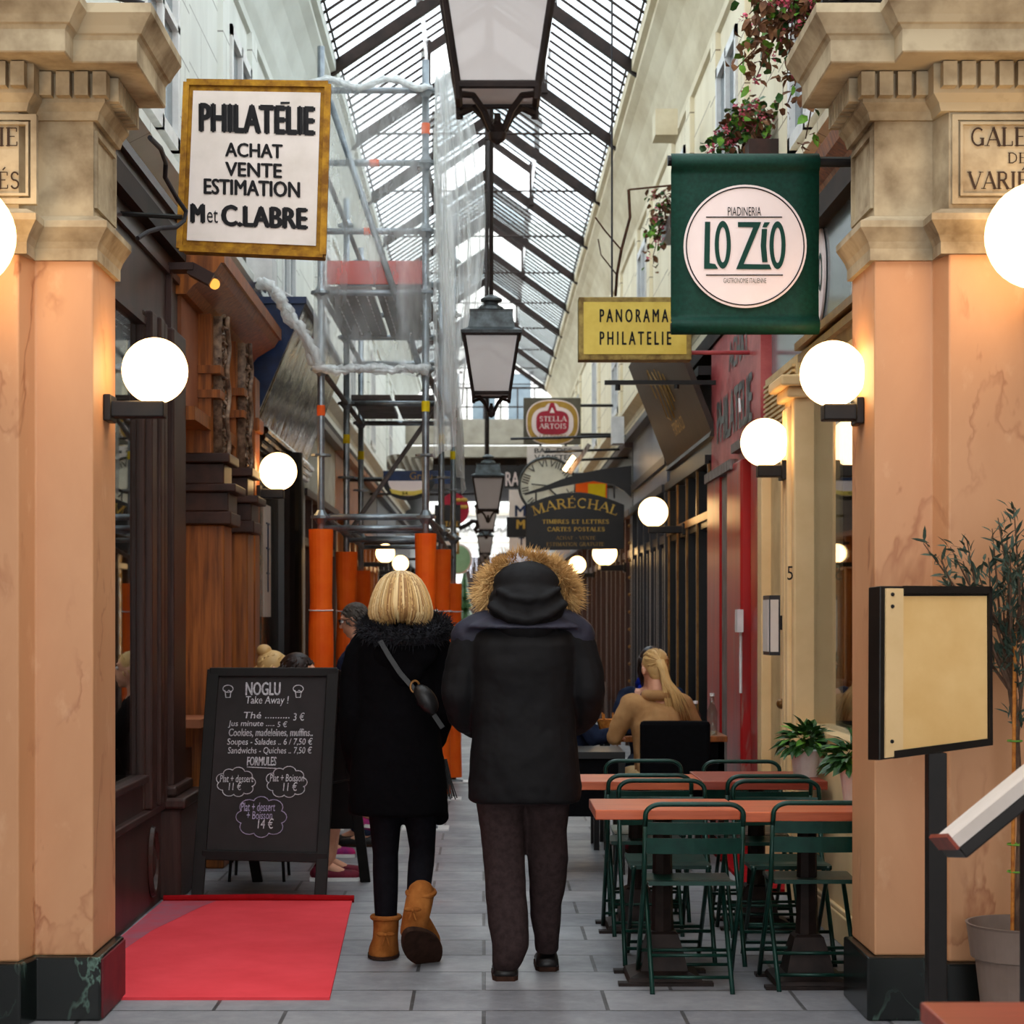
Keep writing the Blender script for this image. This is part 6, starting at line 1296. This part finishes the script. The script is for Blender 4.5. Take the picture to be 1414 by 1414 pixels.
# people sitting behind the chalkboard
simple_person('seated_person', 'blond person with a bun and a purple sneaker seated behind the chalkboard', (-1.43, 12.5, 0), -PI / 2, M_black_cloth, M_tights, M_sneak2, M_blond, hair='bun', lean=.05, cross=True, shoe_white=True)
simple_person('seated_person', 'dark haired person in burgundy sneakers seated behind the chalkboard', (-1.33, 11.6, 0), -PI / 2, M_black_cloth, M_skin, M_sneak, M_darkhair, hair='short', lean=.17, shoe_white=True)
simple_person('seated_person', 'person in a navy jacket half hidden behind the parka sleeve, at the cafe table', (.56, 13.2, 0), -PI / 2, M_jean, M_jean, M_leather, M_darkhair, hair='short', lean=.03)
# stools they sit on
for x, y, lab in ((-1.43, 12.5, 'iron stool under the blond person behind the chalkboard'), (-1.33, 11.6, 'iron stool under the dark haired person behind the chalkboard')):
    s = T('iron_stool', lab, 'stool', (x, y, 0)); mb = MB(); mb.box(x - .17, x + .17, y - .15, y + .15, .36, .39); mb.build('seat', M_black, s)
    for sx in (-1, 1):
        for sy in (-1, 1): mb = MB(); mb.tube([(x + sx * .14, y + sy * .12, .36), (x + sx * .16, y + sy * .15, 0)], .01, 6); mb.build('leg', M_black, s)
    mb = MB(); mb.tube([(x - .155, y - .14, .14), (x + .155, y - .14, .14)], .008, 6); mb.tube([(x - .155, y + .14, .14), (x + .155, y + .14, .14)], .008, 6); mb.build('stretcher', M_black, s)
# man with glasses in a navy suit
def ex_glass(t, P, J):
    m = MB()
    for s in (-1, 1):
        m.tube([P(s * .034 + .024 * math.cos(a), .1, .013 + .019 * math.sin(a)) for a in [2 * PI * q / 14 for q in range(15)]], .003, 5); m.tube([P(s * .058, .1, .02), P(s * .08, .0, .015)], .003, 5)
    m.tube([P(-.01, .105, .018), P(.01, .105, .018)], .003, 5); m.build('glasses', M_ink, t)
    m = MB(); m.lathe([(.07, -.02), (.066, .02), (.06, .045)], V(0, .0, 1.455), 16, caps=False); o = m.build('shirt_collar', M_shirt, t, smooth=True)
simple_person('standing_person', 'grey haired man in glasses and navy suit behind the blond woman', (-.85, 13.3, 0), PI / 2 - .1, M_suit, M_suit, M_leather, M_greyhair, pose='stand', hair='short', extra=ex_glass, k=.93, pitch=-.25)

# ---- the couple walking away -------------------------------------------------
def px_fn(Y, cx):
    def fn(px, py, dy=0.0): return V((px - cx) * Y / F, dy, CH + (HY - py) * Y / F)
    return fn
def ering(c, rx, ry, n=28, p=2.4):
    out = []
    for i in range(n):
        a = 2 * PI * i / n; ca, sa = math.cos(a), math.sin(a); out.append(c + V(rx * math.copysign(abs(ca) ** (2 / p), ca), ry * math.copysign(abs(sa) ** (2 / p), sa), 0))
    return out
def prof(mb, p, rows, ry, dy=None, pw=2.4):
    """rows: (pixel y, left pixel, right pixel); builds a loft of rounded rings"""
    rings = []
    for i, (y, a, b) in enumerate(rows):
        A, B = p(a, y), p(b, y); d = ry[i] if isinstance(ry, (list, tuple)) else ry; c = (A + B) / 2 + V(0, (dy[i] if dy else 0), 0); rings.append(ering(c, (B.x - A.x) / 2, d, 28, pw))
    mb.loft(rings)
def spikes(mb, pts, L, w, n, seed, outc, droop=.3):
    random.seed(seed)
    for i in range(n):
        q = random.random() * (len(pts) - 1.001); k = int(q); f = q - k; (c0, r0), (c1, r1) = pts[k], pts[k + 1]; c = c0 * (1 - f) + c1 * f; r = r0 * (1 - f) + r1 * f
        d = (rdir() + outc(c) * .8).normalized(); p = c + d * r * random.uniform(.5, .95); e = p + (d + V(0, 0, -droop) + rdir() * .5).normalized() * L * random.uniform(.6, 1.2); mb.tube([p, (p + e) / 2 + V(0, 0, .004), e], [w, w * .7, w * .1], 3, False)
# man
Y = 8.42; cx = 722; p = px_fn(Y, cx)
man = T('walking_person', 'man walking away in a dark hooded parka with tan fur trim', 'person', (0, 0, 0))
b = MB(); hc = p(727, 815, .05); Ph = head(b, hc, V(.0, 1, -.12))
b.limb(p(722, 905), p(725, 850), .1, .06); b.limb(p(722, 1050), p(722, 920), .105, .12)
el = {-1: p(638, 955, .0), 1: p(812, 952, .0)}; wr = {-1: p(662, 1002, .17), 1: p(790, 998, .17)}; sh = {-1: p(664, 885), 1: p(786, 885)}
for s in (-1, 1):
    b.limb(p(722, 880), sh[s], .08, .06); b.limb(sh[s], el[s], .05, .04); b.limb(el[s], wr[s], .04, .028); hand(b, wr[s], V(-s * .55, .8, -.25), V(-s * .5, -.3, .8), V(-s * .3, .2, .9))
kn = {-1: p(697, 1195, .02), 1: p(757, 1190, .1)}; an = {-1: p(700, 1325, -.02), 1: p(757, 1310, .2)}; hp = {-1: p(694, 1085), 1: p(754, 1085)}
for s in (-1, 1): b.limb(p(722, 1050), hp[s] + V(0, 0, .03), .09, .075); b.limb(hp[s], kn[s], .07, .05); b.limb(kn[s], an[s], .05, .036); b.limb(an[s], an[s] + V(0, .12, -.05), .036, .03)
remesh(b.build('body', M_skin, man), .008, 3); eyes(man, Ph)
# trousers
m = MB()
prof(m, p, [(1040, 655, 792), (1095, 655, 791), (1110, 658, 787)], [.13, .135, .12])
prof(m, p, [(1075, 656, 724), (1110, 658, 723), (1150, 663, 724), (1190, 668, 725), (1230, 670, 727), (1275, 674, 729), (1305, 679, 730), (1325, 680, 722), (1337, 682, 716)], [.1, .1, .095, .09, .085, .085, .085, .075, .065], [0, .0, .01, .015, .0, -.02, -.03, -.03, -.02])
prof(m, p, [(1075, 722, 790), (1110, 724, 787), (1150, 725, 784), (1190, 728, 786), (1230, 732, 782), (1270, 733, 777), (1300, 738, 775), (1318, 740, 774), (1327, 742, 772)], [.1, .1, .095, .09, .082, .08, .08, .075, .07], [0, .03, .07, .1, .13, .16, .18, .2, .21])
remesh(m.build('trousers', M_trouser, man), .01, 3, .012, .12)
for s, (hx0, hx1, yb, dy) in ((-1, (680, 715, 1352, -.02)), (1, (742, 774, 1336, .2))) if False else ((-1, (680, 715, 1352, -.02)), (1, (741, 774, 1337, .21))):
    c = p((hx0 + hx1) / 2, yb, dy); m = MB(); w = (hx1 - hx0) * Y / F / 2
    rings = []
    for q, (yy, ww, hh) in enumerate(((-.06, .7, .05), (-.045, .95, .06), (.0, 1.0, .075), (.07, .95, .085), (.14, 1.05, .06), (.2, .95, .045), (.235, .55, .03))):
        rings.append([V(c.x + w * ww * math.cos(a), c.y + yy, max(.0, hh / 2 + hh / 2 * math.sin(a))) for a in [2 * PI * k_ / 16 for k_ in range(16)]])
    m.loft(rings); so = m.build('shoe', M_leather, man, smooth=True); m = MB(); m.prism([(c.x + w * x, c.y + y_, 0) for x, y_ in ((-.7, -.065), (.7, -.065), (1.0, -.03), (1.08, .14), (.6, .24), (-.6, .24), (-1.08, .14), (-1.0, -.03))], (0, 0, .02)); m.build('sole', M_sole, so)
# parka
m = MB()
prof(m, p, [(1107, 652, 799), (1104, 647, 802), (1085, 646, 803), (1040, 649, 800), (1000, 652, 795), (960, 652, 793), (920, 650, 794), (890, 648, 797), (870, 655, 792), (855, 668, 778), (845, 685, 764)], [.16, .17, .175, .165, .155, .15, .15, .145, .125, .1, .08], [.01, .01, .01, .0, 0, -.01, -.02, -.02, -.01, 0, .02])
for s in (-1, 1):
    pts = [(p(672, 872), .085), (p(652, 885), .088), (p(640, 920), .084), (p(634, 955, -.01), .08), (p(640, 985, .06), .076), (p(655, 1003, .15), .066)] if s < 0 else [(p(776, 870), .085), (p(792, 883), .088), (p(805, 920), .086), (p(811, 952, -.01), .082), (p(808, 980, .06), .078), (p(795, 1000, .15), .066)]
    for (a, ra), (c_, rb) in zip(pts[:-1], pts[1:]): m.limb(a, c_, ra, rb)
parka = m.build('parka', M_parka, man); remesh(parka, .009, 4, .016, .11)
m = MB(); prof(m, p, [(868, 640, 806), (862, 645, 800), (852, 662, 782), (845, 682, 764)], [.16, .15, .115, .09], [-.03, -.025, -.01, .01])
for s in (-1, 1): m.limb(p(672, 869) if s < 0 else p(776, 867), p(650, 881) if s < 0 else p(794, 879), .088, .0905)
o = m.build('yoke', M_yoke, parka, label='slate coloured shoulder yoke'); remesh(o, .01, 4)
m = MB(); m.ell(p(727, 835, -.065), (.165, .115, .125), 24, 16); m.ell(p(727, 862, -.1), (.135, .07, .08), 20, 12); m.ell(p(727, 810, -.03), (.145, .12, .11), 24, 16)
m.tube([p(675, 835, -.13), p(700, 852, -.17), p(727, 857, -.178), p(755, 850, -.17), p(780, 832, -.12)], .02, 8)
m.tube([p(685, 815, -.12), p(705, 826, -.165), p(727, 829, -.18), p(750, 826, -.165), p(772, 812, -.12)], .016, 8)
o = m.build('hood', M_parka, parka, label='puffed parka hood'); remesh(o, .009, 4, .012, .07)
arcp = []
for i in range(19):
    a = math.radians(196 - 212 * i / 18); arcp.append((p(729 + 53 * math.cos(a), 822 - 40 * math.sin(a), .02), .034))
m = MB(); m.tube([q[0] for q in arcp], .026, 8); spikes(m, arcp, .068, .0032, 3600, 2, lambda c: (c - p(729, 840, .02)).normalized(), .1); m.build('fur_trim', M_furtan, parka, label='tan fur trim of the hood')
m = MB(); Rm = Matrix(frame3(V(0, 1, -.12))).transposed(); m.ell(Ph(0, -.02, .05), (.085, .1, .09), 18, 12, Rm); m.ell(p(718, 784, .05), (.085, .09, .07), 16, 10); hairtufts(m, Ph, 150, .03, .008, (.088, .1, .1), 0, .05, 5); m.build('hair', M_palehair, man, smooth=True)
man.location = ((cx - VX) * Y / F, Y, 0)
# woman
Y = 8.9; cx = 553; p = px_fn(Y, cx)
wo = T('walking_person', 'woman with a blond bob walking away in a black coat and tan boots', 'person', (0, 0, 0))
b = MB(); hc = p(553, 830, .04); Ph = head(b, hc, V(.05, 1, -.05), .98)
b.limb(p(553, 905), p(553, 860), .08, .052); b.limb(p(553, 1070), p(553, 915), .13, .13)
sh = {-1: p(505, 895), 1: p(600, 895)}; el = {-1: p(490, 985, -.02), 1: p(612, 985, 0)}; wr = {-1: p(490, 1062, .08), 1: p(600, 1030, .16)}
for s in (-1, 1):
    b.limb(p(553, 890), sh[s], .07, .055); b.limb(sh[s], el[s], .045, .037); b.limb(el[s], wr[s], .036, .025); hand(b, wr[s], V(-s * .3, .5, -.8), V(0, .8, .5), V(s, .1, .1), .94)
hp = {-1: p(532, 1080), 1: p(578, 1080)}; kn = {-1: p(532, 1180, .02), 1: p(583, 1175, .04)}; an = {-1: p(533, 1285, .0), 1: p(578, 1242, -.22)}
for s in (-1, 1): b.limb(p(553, 1065), hp[s], .12, .09); b.limb(hp[s], kn[s], .078, .052); b.limb(kn[s], an[s], .047, .034)
b.limb(an[-1], an[-1] + V(-.02, .12, -.08), .034, .028); b.limb(an[1], p(586, 1300, -.05), .03, .024)
remesh(b.build('body', M_skin, wo), .008, 3); eyes(wo, Ph, .98)
m = MB(); m.limb(p(553, 1060), p(553, 1075), .13, .13)
for s in (-1, 1): m.limb(hp[s], kn[s], .09, .06); m.limb(kn[s], (kn[s] + an[s]) / 2, .06, .058); m.limb((kn[s] + an[s]) / 2, an[s], .058, .046)
remesh(m.build('leggings', M_tights, wo), .009, 3)
# planted boot
bo = MB(); c0 = p(531, 1290, .0)
def bootrings(axis_pts): 
    return [ering(c, rx, ry, 20, 2.2) for c, rx, ry in axis_pts]
bo.loft(bootrings([(p(533, 1266, .0), .06, .066), (p(533, 1280, .0), .058, .066), (p(532, 1296, .01), .058, .072), (p(530, 1306, .03), .066, .1), (p(529, 1315, .05), .07, .125), (p(529, 1320, .05), .07, .125)]))
B1 = bo.build('boot', M_suede, wo); remesh(B1, .008, 3)
m = MB(); m.loft(bootrings([(p(529, 1318, .05), .073, .13), (p(529, 1322, .05), .073, .13)])); m.build('sole', M_sole, B1)
m = MB(); m.tube([p(533, 1266) + V(.062 * math.cos(a), .068 * math.sin(a), 0) for a in [2 * PI * q / 18 for q in range(19)]], .012, 8); m.build('cuff', M_suede, B1)
def bow(c, par, s=1.0):
    m = MB()
    for sx in (-1, 1): m.ell(c + V(sx * .022 * s, -.008, .004), (.022 * s, .01, .011 * s), 10, 6); m.limb(c, c + V(sx * .016 * s, -.01, -.045 * s), .006, .005, 6)
    m.ell(c + V(0, -.01, 0), .009, 8, 6); m.build('bow', M_suede, par, smooth=True)
bow(p(534, 1287, -.078), B1)
# lifted boot, its sole turned to the street
bo = MB(); heel, toe = p(569, 1274, -.27), p(594, 1312, -.1); up_ = p(582, 1222, -.2)
bo.limb(p(583, 1226, -.17), p(578, 1250, -.22), .062, .062); bo.limb(p(578, 1250, -.22), heel + V(.01, .05, .01), .062, .055); bo.limb(heel + V(.015, .055, .0), toe + V(.0, .055, .01), .062, .06); bo.limb(p(580, 1268, -.18), p(594, 1295, -.06), .06, .05)
B2 = bo.build('boot', M_suede, wo); remesh(B2, .008, 3)
ax = (toe - heel).normalized(); sd = ax.cross(V(0, 1, 0)).normalized(); nrm = sd.cross(ax).normalized(); nrm = nrm if nrm.y < 0 else -nrm
L = (toe - heel).length; mid = (heel + toe) / 2; pts = []
for q in range(28):
    a = 2 * PI * q / 28; w = .072 * (1 - .12 * math.cos(2 * a) + .06 * math.cos(a)) ; pts.append(mid + ax * (L / 2 + .055) * math.cos(a) + sd * w * math.sin(a) + nrm * .034)
m = MB(); m.prism(pts, -nrm * .028); m.build('sole', M_sole, B2, bevel=.004)
bow(p(573, 1243, -.30), B2, .9)
m = MB(); m.tube([p(583, 1225, -.17) + V(.06 * math.cos(a), .066 * math.sin(a), .012 * math.sin(a)) for a in [2 * PI * q / 18 for q in range(19)]], .012, 8); m.build('cuff', M_suede, B2)
# coat
m = MB()
prof(m, p, [(1124, 484, 615), (1120, 481, 619), (1095, 481, 618), (1050, 484, 614), (1000, 490, 606), (950, 492, 604), (910, 492, 606), (890, 493, 611), (878, 500, 606), (866, 520, 588)], [.17, .175, .175, .165, .15, .14, .135, .13, .11, .08], [0, 0, 0, 0, 0, 0, -.01, -.01, 0, .01])
for s in (-1, 1):
    pts = [(p(508, 888), .07), (p(497, 905), .072), (p(490, 945), .07), (p(487, 990, -.01), .066), (p(489, 1030, .03), .062), (p(494, 1062, .1), .058)] if s < 0 else [(p(600, 888), .07), (p(605, 905), .072), (p(608, 945), .066), (p(608, 985, .0), .062), (p(600, 1020, .1), .058), (p(592, 1030, .15), .055)]
    for (a, ra), (c_, rb) in zip(pts[:-1], pts[1:]): m.limb(a, c_, ra, rb)
m.limb(p(602, 1090, .05), p(606, 1128, .06), .05, .045)
coat = m.build('coat', M_wool, wo); remesh(coat, .009, 3, .014, .1)
m = MB(); m.ell(p(560, 902, -.11), (.15, .06, .1), 20, 12); m.ell(p(562, 925, -.12), (.085, .045, .08), 18, 10); o = m.build('hood', M_wool, coat); remesh(o, .01, 3)
ring = []
for i in range(31):
    a = 2 * PI * i / 30; ring.append((p(560 + 52 * math.cos(a), 869 - 12 * math.sin(a), .0 + .15 * math.sin(a)), .05))
m = MB(); m.tube([q[0] for q in ring], .042, 8); spikes(m, ring, .035, .0032, 4200, 3, lambda c: V(0, -.5, .2), .2); m.build('fur_collar', M_furblk, coat, label='black fur edge of the hood')
m = MB(); m.ell(p(553, 866, .0), (.085, .085, .06), 18, 10); m.build('scarf', M_wool, coat, smooth=True)
# bob
hm = MB(); rings = []
rows = [(788, 2), (790, 12), (794, 20), (800, 27), (809, 33), (821, 38.5), (834, 42.5), (845, 44), (853, 42.5), (860, 38), (865, 32)]
n = 72
for j, (y, r) in enumerate(rows):
    ring = []; y00 = y
    for i in range(n):
        a = 2 * PI * i / n; y = 788 + (y00 - 788) * (.86 + .15 * abs(math.cos(a))); gro = 1 + .018 * math.sin(a * 17 + j * .15) + .012 * math.sin(a * 31 + 1) + (.02 * math.sin(a * 9 + j * .3) if j > 6 else 0); R = r * Y / F
        fr_ = 1 if math.sin(a) < .45 else .86; c = p(553, y + (2.5 * math.sin(a * 13) + 4 * math.sin(a * 2 + 1.0) if j > 8 else 0), .02); ring.append(c + V(R * gro * math.cos(a), R * gro * 1.12 * math.sin(a) * fr_, 0))
    rings.append(ring)
hm.loft(rings, True, False)
random.seed(4)
for i in range(620):
    a = random.uniform(PI - .5, 2 * PI + .5); f0 = random.uniform(0, .05); P_ = []; ff = .86 + .15 * abs(math.cos(a)); lift = random.uniform(.001, .0035); sw = random.uniform(-.06, .06)
    for q in range(12):
        f = f0 + (1 - f0) * q / 11; idx = f * (len(rows) - 1); k_ = min(int(idx), len(rows) - 2); u = idx - k_; y = 788 + (rows[k_][0] * (1 - u) + rows[k_ + 1][0] * u - 788) * ff; r = (rows[k_][1] * (1 - u) + rows[k_ + 1][1] * u) * Y / F + lift
        P_.append(p(553, y + (random.uniform(-2, 6) if q == 11 else 0), .02) + V(r * math.cos(a + sw * f), 1.12 * r * math.sin(a + sw * f), 0))
    back = abs(math.cos(a)); hm.cur = 2 if abs(a - 4.62) < .07 else random.choice((2, 2, 0, 0, 1) if back > .6 else (0, 1, 1, 0, 2)); hm.tube(P_, [.002] + [.0036] * 10 + [.001], 4)
o = hm.build('hair', [M_blond, M_hairdark, M_hairpale], wo, smooth=True); sd_ = o.modifiers.new('S', 'SOLIDIFY'); sd_.thickness = .008
# shoulder bag on its strap
def coaty(px, py): return -.172 + .02 * (py - 880) / 150
bag = T('shoulder_bag', 'small black leather bag on a long strap across the blond woman\'s back', 'bag', (0, 0, 0))
m = MB(); S = [(528, 884), (540, 905), (555, 928), (570, 945), (582, 962), (600, 985), (612, 1003)]
A_ = [p(x, y, coaty(x, y) - .012 + (.05 if x > 595 else 0)) for x, y in S]
for i in range(len(A_) - 1):
    d = (A_[i + 1] - A_[i]).normalized(); s_ = d.cross(V(0, 1, 0)).normalized() * .011; m.prism([A_[i] - s_, A_[i] + s_, A_[i + 1] + s_, A_[i + 1] - s_], (0, -.005, 0))
m.build('strap', M_leather, bag); m = MB(); c = p(575, 946, coaty(575, 946) - .024); m.tube([c + V(.02 * math.cos(a), 0, .026 * math.sin(a)) for a in [2 * PI * q / 20 for q in range(21)]], .005, 6); m.build('buckle', M_gilt, bag, label='brass ring buckle')
m = MB(); m.ell(p(590, 963, -.19), (.045, .03, .075), 16, 10, Matrix.Rotation(-.6, 3, 'Y')); m.build('pouch', M_leather, bag, smooth=True)
m = MB()
for i in range(8): m.tube([p(613 + .5 * i, 1048, .0), p(614 + 1.3 * i, 1078, .0 + .004 * (i % 3)), p(615 + 2.3 * i, 1104 - 2 * (i % 3), .0)], .0028, 5)
m.build('tassel', M_leather, bag)
for o in (wo, bag): o.location = ((cx - VX) * Y / F, Y, 0)

# ------------------------------------------------------------------ camera, sky, exposure
cam = bpy.data.cameras.new('camera'); co = bpy.data.objects.new('camera', cam); COL.objects.link(co)
co.location = (0, 0, CH); co.rotation_euler = (PI / 2, 0, 0); cam.sensor_width = 36; cam.lens = 36 * F / 1414
cam.shift_x = (707 - VX) / 1414; cam.shift_y = (HY - 707) / 1414; cam.clip_end = 300
cam.dof.use_dof = True; cam.dof.focus_distance = 8.6; cam.dof.aperture_fstop = 5.6
scene.camera = co
w = bpy.data.worlds.new('overcast'); scene.world = w; w.use_nodes = True; nt = w.node_tree
bg = nt.nodes['Background']; bg.inputs[0].default_value = (.96, .98, 1.0, 1); bg.inputs[1].default_value = 2.8
scene.view_settings.view_transform = 'Standard'; scene.view_settings.look = 'None'; scene.view_settings.exposure = 0.65; scene.view_settings.gamma = 1
scene.view_settings.use_curve_mapping = False
cy = scene.cycles; cy.use_denoising = True; cy.max_bounces = 8; cy.diffuse_bounces = 4; cy.glossy_bounces = 4; cy.transparent_max_bounces = 24; cy.caustics_reflective = False; cy.caustics_refractive = False; cy.sample_clamp_indirect = 6
